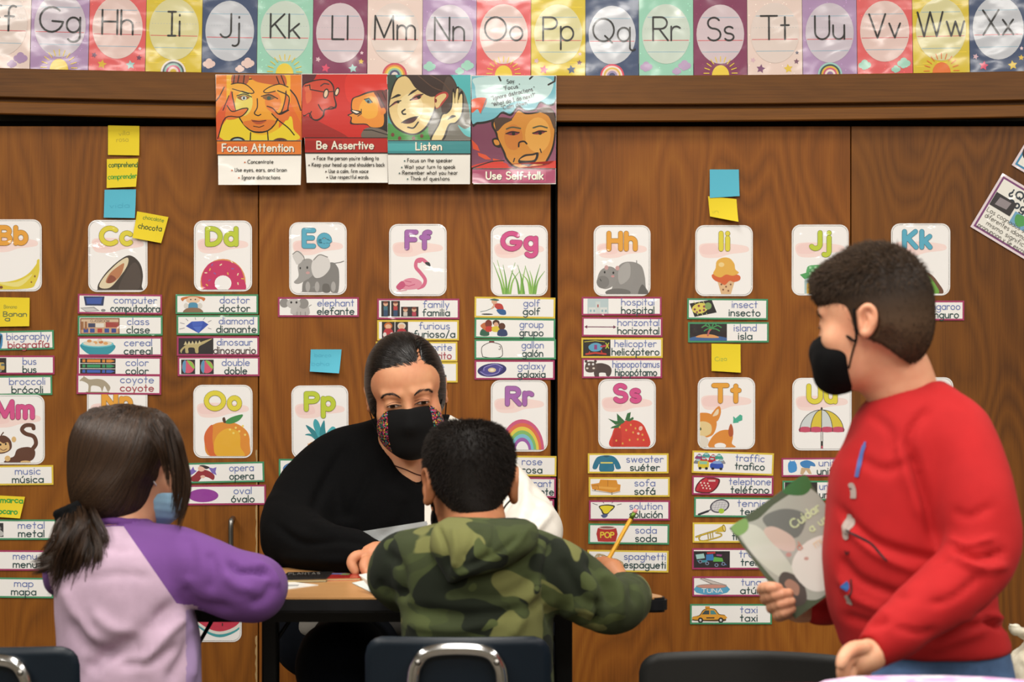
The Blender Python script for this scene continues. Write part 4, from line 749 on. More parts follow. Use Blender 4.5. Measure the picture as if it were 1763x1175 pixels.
def w_heli(a, x, y): a.R(x+3, y+3, x+50, y+32, D0); a.S([(x+12, y+16), (x+18, y+10), (x+28, y+9), (x+36, y+14), (x+32, y+22), (x+18, y+23)], '#5b9fc0'); a.L([(x+5, y+7), (x+24, y+5), (x+40, y+7)], 1.2, '#c5b83a'); a.L([(x+34, y+15), (x+46, y+13)], 3, '#b63a50'); a.L([(x+42, y+9), (x+47, y+18)], 1.5, '#c5d03a'); a.L([(x+47, y+9), (x+42, y+18)], 1.5, '#c5d03a'); a.L([(x+8, y+28), (x+24, y+26), (x+42, y+28)], 3, '#c03a2c'); a.L([(x+14, y+24), (x+12, y+28)], 1.5, '#c03a2c'); a.L([(x+34, y+22), (x+36, y+27)], 1.5, '#c03a2c'); a.R(x+22, y+12, x+27, y+20, '#8a3a7a')
def w_hippo(a, x, y): c = '#493a38'; a.S([(x+18, y+12), (x+32, y+8), (x+46, y+12), (x+51, y+20), (x+48, y+30), (x+42, y+30), (x+40, y+25), (x+30, y+25), (x+29, y+31), (x+22, y+31), (x+20, y+22)], c); a.S([(x+5, y+16), (x+8, y+7), (x+16, y+5), (x+24, y+8), (x+26, y+18), (x+18, y+24), (x+8, y+23)], '#54433f'); a.E(x+7, y+5, 2.5, 2.5, c); a.E(x+23, y+5, 2.5, 2.5, c); a.E(x+12, y+10, 2, 2, '#ddd'); a.E(x+19, y+10, 2, 2, '#ddd'); a.E(x+9, y+17, 2.2, 1.6, '#d9cfc4'); a.E(x+20, y+17, 2.2, 1.6, '#d9cfc4')
def w_insect(a, x, y):
    a.poly([(x+4, y+9), (x+42, y+2), (x+51, y+24), (x+13, y+32)], D0); a.E(x+22, y+17, 14, 9, '#d8c95a', -12); a.E(x+36, y+13, 6, 6, '#7f9f5c'); [a.E(x+u, y+v, 2, 2, '#8a3a4a') for u, v in ((13, 19), (20, 13), (22, 21), (29, 14), (17, 24), (29, 20))]
    for u in (14, 22, 30): a.L([(x+u, y+9), (x+u-3, y+5)], .9, '#c9cf8a'); a.L([(x+u+3, y+25), (x+u+5, y+29)], .9, '#c9cf8a')
def w_island(a, x, y): a.R(x+3, y+3, x+67, y+32, D0); a.poly([(x+3, y+27), (x+16, y+24), (x+34, y+27), (x+52, y+24), (x+67, y+27), (x+67, y+32), (x+3, y+32)], '#3a6296'); a.S([(x+14, y+26), (x+26, y+21), (x+44, y+22), (x+52, y+27)], '#d99a5c'); a.L([(x+34, y+23), (x+36, y+16), (x+40, y+11)], 3, '#b0605c', smooth=True); [a.L([(x+40, y+11), (x+40+dx*.6, y+11+dy-3), (x+40+dx, y+11+dy)], 2, '#3f8f52', smooth=True) for dx, dy in ((-16, -2), (-10, -6), (8, -7), (17, -2), (14, 4), (-12, 4))]
def w_red(a, x, y): a.S([(x+12, y+26), (x+20, y+20), (x+26, y+14), (x+34, y+12), (x+44, y+14), (x+54, y+22), (x+52, y+30), (x+44, y+26), (x+34, y+24), (x+26, y+32), (x+14, y+31)], '#8f2430'); a.poly([(x+6, y+8), (x+14, y+12), (x+18, y+6), (x+20, y+12), (x+24, y+14), (x+16, y+20), (x+4, y+22), (x+8, y+16)], '#7a68b8'); a.poly([(x+44, y+8), (x+52, y+10), (x+58, y+8), (x+56, y+16), (x+58, y+22), (x+50, y+18)], '#7a68b8'); a.E(x+32, y+10, 6, 5, '#e3b7a4'); a.S([(x+28, y+5), (x+36, y+4), (x+46, y+8), (x+40, y+11), (x+34, y+7)], '#2a2026'); a.E(x+34, y+24, 4, 2.5, '#e3b7a4')
def w_oval(a, x, y): a.E(x+33, y+18, 26, 11.5, '#92399a', n=32)
def w_plate(a, x, y): a.E(x+34, y+17.5, 27, 13, '#2f5a94', n=30); a.E(x+34, y+17.5, 26, 12, '#4f84c0', n=30); a.E(x+34, y+17.5, 20, 8.5, '#5a93cf', n=30)
def w_sweater(a, x, y): a.S([(x+8, y+25), (x+14, y+9), (x+24, y+4), (x+40, y+4), (x+50, y+10), (x+57, y+25), (x+49, y+27), (x+45, y+18), (x+44, y+31), (x+21, y+31), (x+20, y+18), (x+15, y+27)], '#23718f', n=4); a.R(x+22, y+15, x+43, y+17.5, '#d5c96a'); a.S([(x+26, y+4), (x+38, y+4), (x+32, y+7)], '#184f66')
def w_sofa(a, x, y): a.poly([(x+4, y+12), (x+18, y+10), (x+20, y+4), (x+48, y+5), (x+50, y+12), (x+55, y+13), (x+54, y+24), (x+40, y+27), (x+6, y+21)], '#d58f2a'); a.poly([(x+18, y+16), (x+50, y+18), (x+46, y+22), (x+14, y+19)], '#e3a546'); a.L([(x+33, y+5), (x+33, y+16)], 1, '#a86a1c'); a.L([(x+5, y+15), (x+16, y+14), (x+17, y+20)], 1, '#a86a1c'); a.R(x+10, y+21, x+12, y+24, '#3a2a1c'); a.R(x+39, y+26, x+41, y+30, '#3a2a1c'); a.L([(x+6, y+23), (x+42, y+28), (x+54, y+25)], 1.4, '#b5aca0')
def w_bulb(a, x, y): a.S([(x+17, y+10), (x+30, y+7), (x+44, y+9), (x+42, y+15), (x+36, y+20), (x+32, y+24), (x+24, y+24), (x+21, y+18)], '#3a3630'); a.S([(x+19, y+11), (x+30, y+9), (x+42, y+11), (x+38, y+16), (x+32, y+22), (x+26, y+22), (x+23, y+17)], '#e2cf2c'); a.S([(x+21, y+25), (x+32, y+24), (x+30, y+29), (x+24, y+30)], '#4b5a86'); [a.L(q, 1.1, '#6b6670') for q in ([(x+15, y+8), (x+6, y+5)], [(x+26, y+5), (x+23, y+2)], [(x+39, y+5), (x+42, y+2)], [(x+48, y+8), (x+56, y+6)])]
def w_pop(a, x, y): a.S([(x+16, y+8), (x+48, y+8), (x+48, y+28), (x+44, y+31), (x+20, y+31), (x+16, y+28)], '#b32a2a', n=2); a.E(x+32, y+7, 15, 3, '#d8b9b0'); a.E(x+32, y+6.5, 12, 1.8, '#8a5a58'); a.T('POP', x+32.5, y+24, 9, '#e3c63a', w=2.0)
def w_spag(a, x, y):
    for i in range(11):
        r0 = random.Random(i); cx_ = x+10+r0.random()*44; cy_ = y+14+r0.random()*12
        a.L([(cx_-10, cy_+5), (cx_-3, cy_-7), (cx_+8, cy_-4), (cx_+9, cy_+6), (cx_, cy_+8)], 2.6, '#6f5636', smooth=True); a.L([(cx_-10, cy_+5), (cx_-3, cy_-7), (cx_+8, cy_-4), (cx_+9, cy_+6), (cx_, cy_+8)], 1.4, '#d0b98a', smooth=True)
def w_traffic(a, x, y):
    for u, v, c in ((12, 10, '#8a3a74'), (24, 7, '#4a9a9a'), (36, 10, '#b8323c'), (46, 9, '#3f9a86'), (20, 15, '#b52a38'), (34, 15, '#b52a38'), (50, 17, '#8a8a92'), (10, 18, '#7a7d84')):
        a.S([(x+u-7, y+v+4), (x+u-5, y+v-1), (x+u, y+v-5), (x+u+5, y+v-1), (x+u+7, y+v+4)], c, n=3); a.R(x+u-3, y+v-3, x+u+3, y+v-.5, '#a9d0d6')
    a.RR(x+10, y+17, x+29, y+30, 4, '#d6bf2e'); a.R(x+13, y+18, x+26, y+23, '#8ac0a0'); a.E(x+14, y+30, 2.6, 2.4, D0); a.E(x+25, y+30, 2.6, 2.4, D0); a.RR(x+31, y+20, x+54, y+30, 4, '#2f4fb0'); a.S([(x+35, y+21), (x+38, y+17), (x+48, y+17), (x+51, y+21)], '#7fa0d8', n=2); a.E(x+36, y+30, 2.6, 2.2, D0); a.E(x+50, y+30, 2.6, 2.2, D0)
def w_phone(a, x, y): a.S([(x+5, y+24), (x+10, y+12), (x+22, y+3), (x+44, y+4), (x+48, y+10), (x+42, y+22), (x+30, y+30), (x+10, y+29)], '#5a1820', n=4); a.S([(x+7, y+24), (x+12, y+13), (x+23, y+5), (x+43, y+6), (x+45, y+11), (x+40, y+21), (x+29, y+28), (x+11, y+27)], '#b02232', n=4); a.L([(x+9, y+24), (x+14, y+14), (x+24, y+6)], 4.5, '#c23040', smooth=True); a.R(x+28, y+7, x+40, y+10, '#dcb9b4'); [a.E(x+19+i*6-j*2, y+23-j*4.5+i*.6-2, 1.5, 1.5, '#ead2c8', n=8) for i in range(3) for j in range(3)]
def w_tennis(a, x, y): a.E(x+44, y+15, 17, 11.5, '#3e3b4a', -15, n=26); a.E(x+44, y+15, 14.5, 9.4, '#cfcdd0', -15, n=26); [a.L([(x+34+i*5, y+8), (x+30+i*5, y+22)], .6, '#9c9aa2') for i in range(5)]; [a.L([(x+32, y+10+i*4), (x+56, y+8+i*4)], .6, '#9c9aa2') for i in range(4)]; a.L([(x+30, y+20), (x+24, y+24)], 2.2, '#6c6976'); a.L([(x+24, y+24), (x+8, y+30)], 3.6, '#2c2a33'); a.E(x+47, y+23.5, 5, 4.5, '#a9c83a')
def w_trumpet(a, x, y): a.L([(x+6, y+25), (x+14, y+22), (x+40, y+14), (x+52, y+10)], 3.4, '#8a7420'); a.L([(x+6, y+25), (x+14, y+22), (x+40, y+14), (x+52, y+10)], 2, '#d2b53a'); a.L([(x+14, y+22), (x+11, y+28), (x+18, y+32), (x+46, y+25), (x+49, y+20), (x+40, y+18)], 2.6, '#8a7420', smooth=True); a.L([(x+14, y+22), (x+11, y+28), (x+18, y+32), (x+46, y+25), (x+49, y+20), (x+40, y+18)], 1.3, '#d2b53a', smooth=True); a.poly([(x+40, y+12), (x+52, y+5), (x+56, y+16), (x+42, y+17)], '#d2b53a'); a.E(x+54, y+10, 3, 6.5, '#8a7420', -12); a.E(x+54, y+10, 1.8, 4.8, '#e3cd6a', -12); [a.L([(x+26+i*4, y+18-i), (x+27+i*4, y+28-i)], 1.8, '#a8902c') for i in range(3)]
def w_train(a, x, y):
    a.R(x+2, y+5, x+65, y+34, D0)
    for pts, c in (([(6, 10), (20, 8), (22, 16), (8, 18)], '#9fc9c4'), ([(24, 10), (36, 9), (38, 20), (24, 20)], '#2f74b4'), ([(25, 6), (40, 5), (40, 8), (26, 9)], '#b8323c'), ([(38, 14), (52, 16), (54, 22), (36, 22)], '#5fae4c'), ([(42, 9), (52, 10), (50, 13), (42, 12)], '#8a3a7a'), ([(8, 20), (26, 19), (26, 23), (12, 24)], '#3a8a9a'), ([(52, 22), (60, 28), (50, 28)], '#3f74b0')): a.poly([(x+u, y+v+1) for u, v in pts], c)
    for u, v in ((14, 23), (26, 26), (42, 29), (54, 27)): a.E(x+u, y+v, 3.4, 3, '#7f8aa8'); a.E(x+u, y+v, 2, 1.8, D0)
def w_tuna(a, x, y): a.poly([(x+12, y+4), (x+18, y+2), (x+60, y+15), (x+42, y+18)], '#8f8782'); a.poly([(x+15, y+4.5), (x+18, y+3.5), (x+55, y+14.5), (x+43, y+16)], '#c9c0ba'); a.S([(x+7, y+17), (x+60, y+17), (x+60, y+28), (x+34, y+32), (x+7, y+28)], '#56a3c8', n=2); a.E(x+33, y+17, 27, 4, '#8f8782'); a.E(x+33, y+17, 25, 2.8, '#c98f80'); a.T('TUNA', x+34, y+28, 7, '#dfe6ea', w=1.2, fit=36)
def w_taxi(a, x, y): a.S([(x+5, y+22), (x+16, y+19), (x+24, y+9), (x+42, y+8), (x+50, y+17), (x+60, y+19), (x+62, y+26), (x+56, y+30), (x+8, y+29), (x+4, y+26)], '#5b4016', n=3); a.S([(x+6, y+22), (x+17, y+20), (x+25, y+10), (x+41, y+9), (x+49, y+18), (x+60, y+20), (x+60, y+26), (x+8, y+27)], '#dd9c2c', n=3); a.poly([(x+20, y+18), (x+26, y+11), (x+33, y+11), (x+33, y+18)], '#3a4a4a'); a.poly([(x+35, y+11), (x+41, y+11), (x+46, y+18), (x+35, y+18)], '#4a8a8a'); a.R(x+26, y+4, x+34, y+8, '#d08a20'); a.R(x+28, y+23, x+42, y+25, D0); [a.E(x+u, y+28, 4.6, 4.8, D0) for u in (18, 53)]; [a.E(x+u, y+28, 2, 2.2, '#cfcfcf') for u in (18, 53)]
def w_unif(a, x, y): a.S([(x+12, y+8), (x+24, y+7), (x+26, y+22), (x+13, y+25)], '#3f8fd0', n=3); a.L([(x+14, y+9), (x+15, y+5)], 1.5, '#3f8fd0'); a.L([(x+22, y+8), (x+22, y+5)], 1.5, '#3f8fd0'); a.S([(x+32, y+8), (x+44, y+4), (x+56, y+9), (x+58, y+15), (x+50, y+14), (x+48, y+18), (x+36, y+16)], '#3f83c0', n=3); a.poly([(x+34, y+17), (x+48, y+18), (x+52, y+28), (x+47, y+28), (x+42, y+21), (x+37, y+29), (x+32, y+28)], '#c9ab86')
def w_dark(a, x, y): a.R(x+4, y+3, x+60, y+31, D0); a.E(x+30, y+17, 12, 8, '#4a4a7a'); a.E(x+44, y+10, 2, 2, '#d9d0b0')
def w_mus(a, x, y): a.R(x+4, y+6, x+30, y+30, '#bcb6a8')
def w_metal(a, x, y): a.R(x+4, y+6, x+51, y+30, '#2c2c30'); a.E(x+40, y+22, 12, 6, '#b9bab8', 20); a.E(x+36, y+12, 12, 5, '#7d7f80', 20); a.E(x+18, y+18, 10, 6, '#98999a')
def w_bio(a, x, y): a.S([(x+34, y+6), (x+50, y+4), (x+53, y+12), (x+50, y+30), (x+38, y+31)], '#3d86b8', n=3); a.L([(x+50, y+8), (x+46, y+30)], 2.5, '#1c2a3a')
def w_bus(a, x, y): a.R(x+4, y+4, x+59, y+30, D0); a.RR(x+10, y+12, x+56, y+25, 3, '#c9a95a'); [a.R(x+14+i*9, y+14, x+20+i*9, y+18, '#5a6a6a') for i in range(5)]; a.E(x+20, y+26, 3, 3, '#888'); a.E(x+48, y+26, 3, 3, '#888')
word_card('biography', 'biografía', -48, 570, 93, 603, 'g', 49, w_bio, rot=1.2, c2=DKR, f1=74, f2=70)
word_card('bus', 'bus', -48, 612.5, 94, 645, 'm', 51, w_bus)
word_card('broccoli', 'brócoli', -52, 647.5, 90, 681, 'g', 47, rot=.6, f1=61, f2=53)
word_card('music', 'música', -50, 802, 92, 836, 'y', 48, rot=.6, f1=43, f2=53)
word_card('metal', 'metal', -45, 895, 97, 930, 'g', 54, w_metal, f1=45, f2=44)
word_card('menu', 'menu', -50, 948, 92, 983, 'm', 43, rot=-.3, f1=40, f2=40)
word_card('map', 'mapa', -50, 995, 92, 1030, 'g', 41, rot=-.6, f1=32, f2=42)
word_card('computer', 'computadora', 134, 507, 279, 541, 'm', 233, w_comp, rot=-.6, f1=73, f2=84)
word_card('class', 'clase', 134, 544, 280, 578, 'g', 238, w_class, f1=37, f2=39)
word_card('cereal', 'cereal', 134, 580.5, 279.5, 613.5, 'm', 238, w_cereal, f1=47, f2=48)
word_card('color', 'color', 133, 614.5, 278, 647, 'm', 236, w_crayon, rot=-.5, f1=38, f2=38)
word_card('coyote', 'coyote', 132, 645, 277.5, 679.5, 'm', 236, w_coyote, c2=DKR, rot=-.5, f1=57, f2=57, extra='over', ly=-1)
word_card('doctor', 'doctor', 302.5, 507, 444.5, 541, 'g', 404, w_doctor, f1=50, f2=52)
word_card('diamond', 'diamante', 304, 543, 446.5, 577, 'g', 407, w_diamond, f1=59, f2=68)
word_card('dinosaur', 'dinosaurio', 304.5, 579.5, 446, 613, 'm', 404, w_dino, f1=60, f2=72, c2='#4a3a3c')
word_card('double', 'doble', 306, 614.5, 447, 648, 'm', 406, w_double, f1=47, f2=38)
word_card('elephant', 'elefante', 478.5, 512, 618, 546, 'm', 578, w_eleph, f1=62, f2=63)
word_card('family', 'familia', 649.5, 514.5, 791, 550, 'm', 751, w_fam, f1=44, f2=46)
word_card('furious', 'furioso/a', 649.5, 551.5, 790, 586.5, 'y', 748, w_fur, f1=52, f2=70)
word_card('favorite', 'favorito', 647, 588.5, 787.5, 623, 'y', 748, c2=DKR, what='partly hidden by the teacher’s hair', f1=60, f2=58)
word_card('fruit', 'fruta', 647, 624, 788, 659, 'y', 750, what='almost hidden behind the teacher’s head')
word_card('golf', 'golf', 817, 512, 956, 548, 'y', 915, w_golf, rot=-.8, f1=27, f2=28)
word_card('group', 'grupo', 817, 548.5, 956, 583.5, 'g', 915, w_group, rot=-.8, f1=40, f2=40)
word_card('gallon', 'galón', 817, 584.5, 957, 619, 'g', 917, w_gallon, f1=37, f2=35)
word_card('galaxy', 'galaxia', 817, 620.5, 955, 654, 'm', 915, w_galaxy, f1=47, f2=47)
word_card('hospital', 'hospital', 1001.5, 511.5, 1139, 543.5, 'm', 1098, w_hosp, f1=56, f2=56, ly=-1)
word_card('horizontal', 'horizontal', 1002, 546.5, 1140.5, 580, 'm', 1099, w_horiz, rot=-.4, f1=71, f2=71, ly=-1)
word_card('helicopter', 'helicóptero', 1001, 582, 1141, 616.5, 'y', 1094, w_heli, f1=71, f2=81)
word_card('hippopotamus', 'hipopótamo', 1002, 617.5, 1140, 651.5, 'm', 1095, w_hippo, f1=80, f2=71)
word_card('insect', 'insecto', 1183, 514.5, 1322, 550.5, 'g', 1282, w_insect, rot=-.5, f1=43, f2=53)
word_card('island', 'isla', 1184.5, 555, 1323.5, 590, 'g', 1283, w_island, f1=38, f2=23)
word_card('kangaroo', 'canguro', 1518, 518, 1660, 552, 'm', 1620, f1=65, f2=60, what='beside the hair of the boy in red')
word_card('opera', 'opera', 315, 796.5, 455, 831.5, 'g', 416, w_red, rot=1.2, f1=41, f2=41)
word_card('oval', 'óvalo', 317, 835.5, 458, 870, 'm', 418, w_oval, rot=.4, f1=30, f2=39)
word_card('plate', 'plato', 480, 790.5, 620, 824.5, 'g', 585, w_plate, what='left of the teacher’s shoulder')
word_card('', '', 480, 827, 620, 862, 'm', 585, what='blank, peeking out left of the teacher’s black sleeve')
word_card('', '', 482, 856, 622, 890, 'm', 585, what='lowest of the column left of the teacher’s sleeve')
word_card('rose', 'rosa', 817, 785, 958, 820, 'y', 916, rot=-.6, f1=34, f2=34)
word_card('restaurant', 'restaurante', 816, 822, 957, 857, 'm', 909, rot=-.6, f1=80, f2=88, ly=.5)
word_card('', '', 815, 860, 954, 893, 'm', 909, what='blank, below the restaurant card by the black gap')
word_card('sweater', 'suéter', 1012, 781, 1151, 815.5, 'y', 1110, w_sweater, f1=63, f2=50)
word_card('sofa', 'sofá', 1013.5, 822, 1153, 856, 'y', 1110, w_sofa, f1=35, f2=35)
word_card('solution', 'solución', 1014, 862, 1153.5, 896.5, 'm', 1112, w_bulb, f1=56, f2=56)
word_card('soda', 'soda', 1013, 902.5, 1152, 937.5, 'g', 1112, w_pop, rot=-.6, f1=36, f2=36, ly=.5)
word_card('spaghetti', 'espagueti', 1011, 948, 1151, 985.5, 'y', 1110, w_spag, rot=-.8, f1=71, f2=71, ly=.5)
word_card('traffic', 'trafico', 1191.5, 778.5, 1332, 817, 'y', 1291, w_traffic, rot=-2, f1=49, f2=50)
word_card('telephone', 'teléfono', 1191.5, 820, 1331.5, 853, 'm', 1291, w_phone, rot=-.5, f1=71, f2=65, ly=-.5)
word_card('tennis', 'tenis', 1195, 857, 1334, 891, 'g', 1294, w_tennis, rot=-.5, f1=48, f2=38)
word_card('trumpet', 'trompeta', 1192.5, 900, 1333, 935, 'y', 1294, w_trumpet, f1=58, f2=66)
word_card('train', 'tren', 1191.5, 944.5, 1333, 981, 'm', 1292, w_train, f1=38, f2=32)
word_card('tuna', 'atún', 1192, 993, 1333, 1027.5, 'm', 1293, w_tuna, f1=33, f2=36)
word_card('taxi', 'taxi', 1188, 1040.5, 1329, 1075.5, 'g', 1289, w_taxi, f1=29, f2=29)
word_card('uniform', 'uniforme', 1345.5, 788.5, 1487, 821, 'm', 1440, w_unif, rot=.4, f1=60, f2=66, ly=-1)
word_card('universe', 'universo', 1347, 828, 1487, 862, 'g', 1440, w_dark, f1=58, f2=58)

# ------------------------------------------------------------------ sticky notes
def note(label, pts, col, texts, curl=0.008, cside=1):
    """pts tl,tr,br,bl in the photo; lower edge lifts off the door"""
    cx = sum(p[0] for p in pts)/4; cy = pts[0][1]; Y0 = 4.4955; K = F/Y0
    t = thing('sticky_note', label, 'sticky note', P(cx, cy, Y0), group='sticky notes on the cupboard doors')
    hgt = abs(pts[3][1]-pts[0][1]); n = 8
    def warp(v):
        x, y, z = v; u = max(0, -z*K/hgt); q = max(0, (x*K*cside)/60+.3)
        return (x, y-curl*u**2*(.5+q), z)
    V = []
    for i in range(n+1):
        for j in range(n+1):
            u, v = i/n, j/n; xl = pts[0][0]+(pts[3][0]-pts[0][0])*u; xr = pts[1][0]+(pts[2][0]-pts[1][0])*u; yl = pts[0][1]+(pts[3][1]-pts[0][1])*u; yr = pts[1][1]+(pts[2][1]-pts[1][1])*u
            V.append(warp(((xl+(xr-xl)*v-cx)/K, 0, -((yl+(yr-yl)*v)-cy)/K)))
    m = len(V); V2 = V+[(x, y+.0004, z) for x, y, z in V]; Fc = []
    for i in range(n):
        for j in range(n):
            k = i*(n+1)+j; Fc.append((k, k+n+1, k+n+2, k+1)); Fc.append((m+k, m+k+1, m+k+n+2, m+k+n+1))
    me = bpy.data.meshes.new('note_sheet'); me.from_pydata(V2, [], Fc)
    for p in me.polygons: p.use_smooth = True
    ca = me.color_attributes.new('Col', 'FLOAT_COLOR', 'CORNER'); ca.data.foreach_set('color', list(lin(col))*len(me.loops)); me.materials.append(M['paper'])
    link(bpy.data.objects.new('note_sheet', me), t)
    if texts:
        a = Art(cx, cy, K, z0=.0003)
        for tt, x, y, h, c, fit, rot, w in texts: a.T(tt, x, y, h, c, w=w, fit=fit, rot=rot, jit=.5)
        a.build('handwriting', M['paper'], t, warp=warp)
    return t
YL, CY_ = '#e3cb25', '#56b4cc'
note('yellow sticky note, topmost of the column above the Cc card', [(186, 216), (240, 217), (240, 268), (186, 267)], YL, [('villa', 214, 233, 8, '#b9a634', 18, -6, .9), ('rosa', 211, 244, 8, '#b9a634', 20, -4, .9)], .002)
note('yellow sticky note reading comprehend / comprender', [(184, 274), (238, 273), (235, 322), (184, 324)], YL, [('comprehend', 212, 288, 8.5, '#3c6a34', 49, 0, 1.3), ('comprender', 211, 308, 8.5, '#3f9a3a', 49, -2, 1.3)], .006)
note('light blue sticky note just above the Cc card', [(180, 327), (234, 326), (233, 376), (179, 375)], CY_, [('vida', 206, 358, 8, '#4aa5c0', 34, 0, .9)], .005)
note('tilted yellow sticky note reading chocolate, over a corner of the Cc card', [(236, 364), (290, 374), (278, 419), (229, 410)], YL, [('chocolate', 264, 380, 6.5, '#6f8a34', 36, 9, 1.0), ('chocota', 258, 396, 9, '#4a5a2c', 40, 8, 1.4)], .006, -1)
note('yellow sticky note reading Banana, at the left edge under the banana card', [(-10, 512), (51, 513), (51, 562), (-10, 563)], YL, [('Bonono', 18, 531, 6, '#a5a03a', 22, 0, 1.0), ('Banan', 26, 545, 8, '#5a6a4a', 40, 0, 1.4), ('a', 13, 553, 8, '#5a6a4a', 8, 0, 1.4)], .003)
note('yellow sticky note with green handwriting, at the left edge above the metal card', [(-14, 853), (43, 856), (35, 893), (-14, 890)], YL, [('marca', 20, 866, 9, '#3f9a3a', 38, 2, 2.0), ('ocaro', 14, 885, 9, '#3f9a3a', 32, 2, 2.0)], .003)
note('light blue sticky note hanging above the Ii card', [(1222, 292), (1272, 292), (1273, 338), (1222, 341)], CY_, [], .003)
note('curled yellow sticky note tucked under the blue one above the Ii card', [(1219, 338), (1268, 343), (1270, 383), (1222, 373)], YL, [('in', 1232, 368, 7, '#c4b430', 9, 0, .9)], .009)
note('yellow sticky note below the island card', [(1225, 592), (1275, 593), (1275, 642), (1225, 639)], YL, [('Ciza', 1241, 622, 7, '#a8b040', 20, -3, 1.1)], .004)
note('light blue sticky note with a lifted corner, above the Pp card', [(535, 602), (588, 602), (585, 643), (534, 640)], CY_, [('barco', 556, 615, 6, '#4aa5c0', 28, 0, .9), ('bahia', 552, 630, 7, '#4aa5c0', 30, 0, .9)], .014)
# ------------------------------------------------------------------ tilted posters at the right edge
def tilted(label, corner, ang, wd, ht, border, fn):
    cx, cy = corner; K = F/4.497
    t = thing('tilted_poster', label, 'poster', P(cx, cy, 4.497), (0, math.radians(ang), 0))
    sheet('poster_sheet', [(cx, cy), (cx+wd, cy), (cx+wd, cy+ht), (cx, cy+ht)], cx, cy, K, '#e2d2d6', M['laminate'], t)
    a = Art(cx, cy, K); a.R(cx+4, cy+4, cx+wd-4, cy+ht-4, border); a.R(cx+7.5, cy+7.5, cx+wd-7.5, cy+ht-7.5, '#e9e7df'); a.build('printed_border', M['laminate'], t)
    a = Art(cx, cy, K, z0=.001); fn(a, cx, cy); a.build('printed_text', M['laminate'], t)
def cog(a, x, y):
    a.T('¿Qué son', x+72, y+24, 12, '#27333f', w=3.0, gap=.34); a.T('cognados?', x+84, y+40, 12, '#27333f', w=3.0, gap=.34)
    a.R(x+8, y+33, x+49, y+58, '#2e2a2c'); a.poly([(x+18, y+38), (x+40, y+37), (x+38, y+51), (x+16, y+53)], '#8d8488'); a.R(x+53, y+45, x+86, y+68, '#6ea3c4'); a.S([(x+58, y+48), (x+74, y+46), (x+80, y+56), (x+70, y+66), (x+60, y+60)], '#4d9a52')
    for i, (tt, dx, v) in enumerate((('Las cognados son dos', 8, 70), ('diferentes idiomas que', 10, 80.5), ('mismo significado y', 19, 91), ('pronuncion y se escriben', 8, 101))): a.T(tt, x+dx+55, y+v, 8, '#55524c', w=.85, fit=106)
tilted('tilted white poster with purple border headed ¿Qué son cognados?, right edge', (1726, 298), 31, 190, 108, '#7a3f74', cog)
tilted('corner of a blue-bordered tilted poster at the right edge', (1784, 214), 31, 120, 82, '#3a86b0', lambda a, x, y: a.T('Co', x+30, y+60, 24, '#2a1c20', w=6, gap=.4))
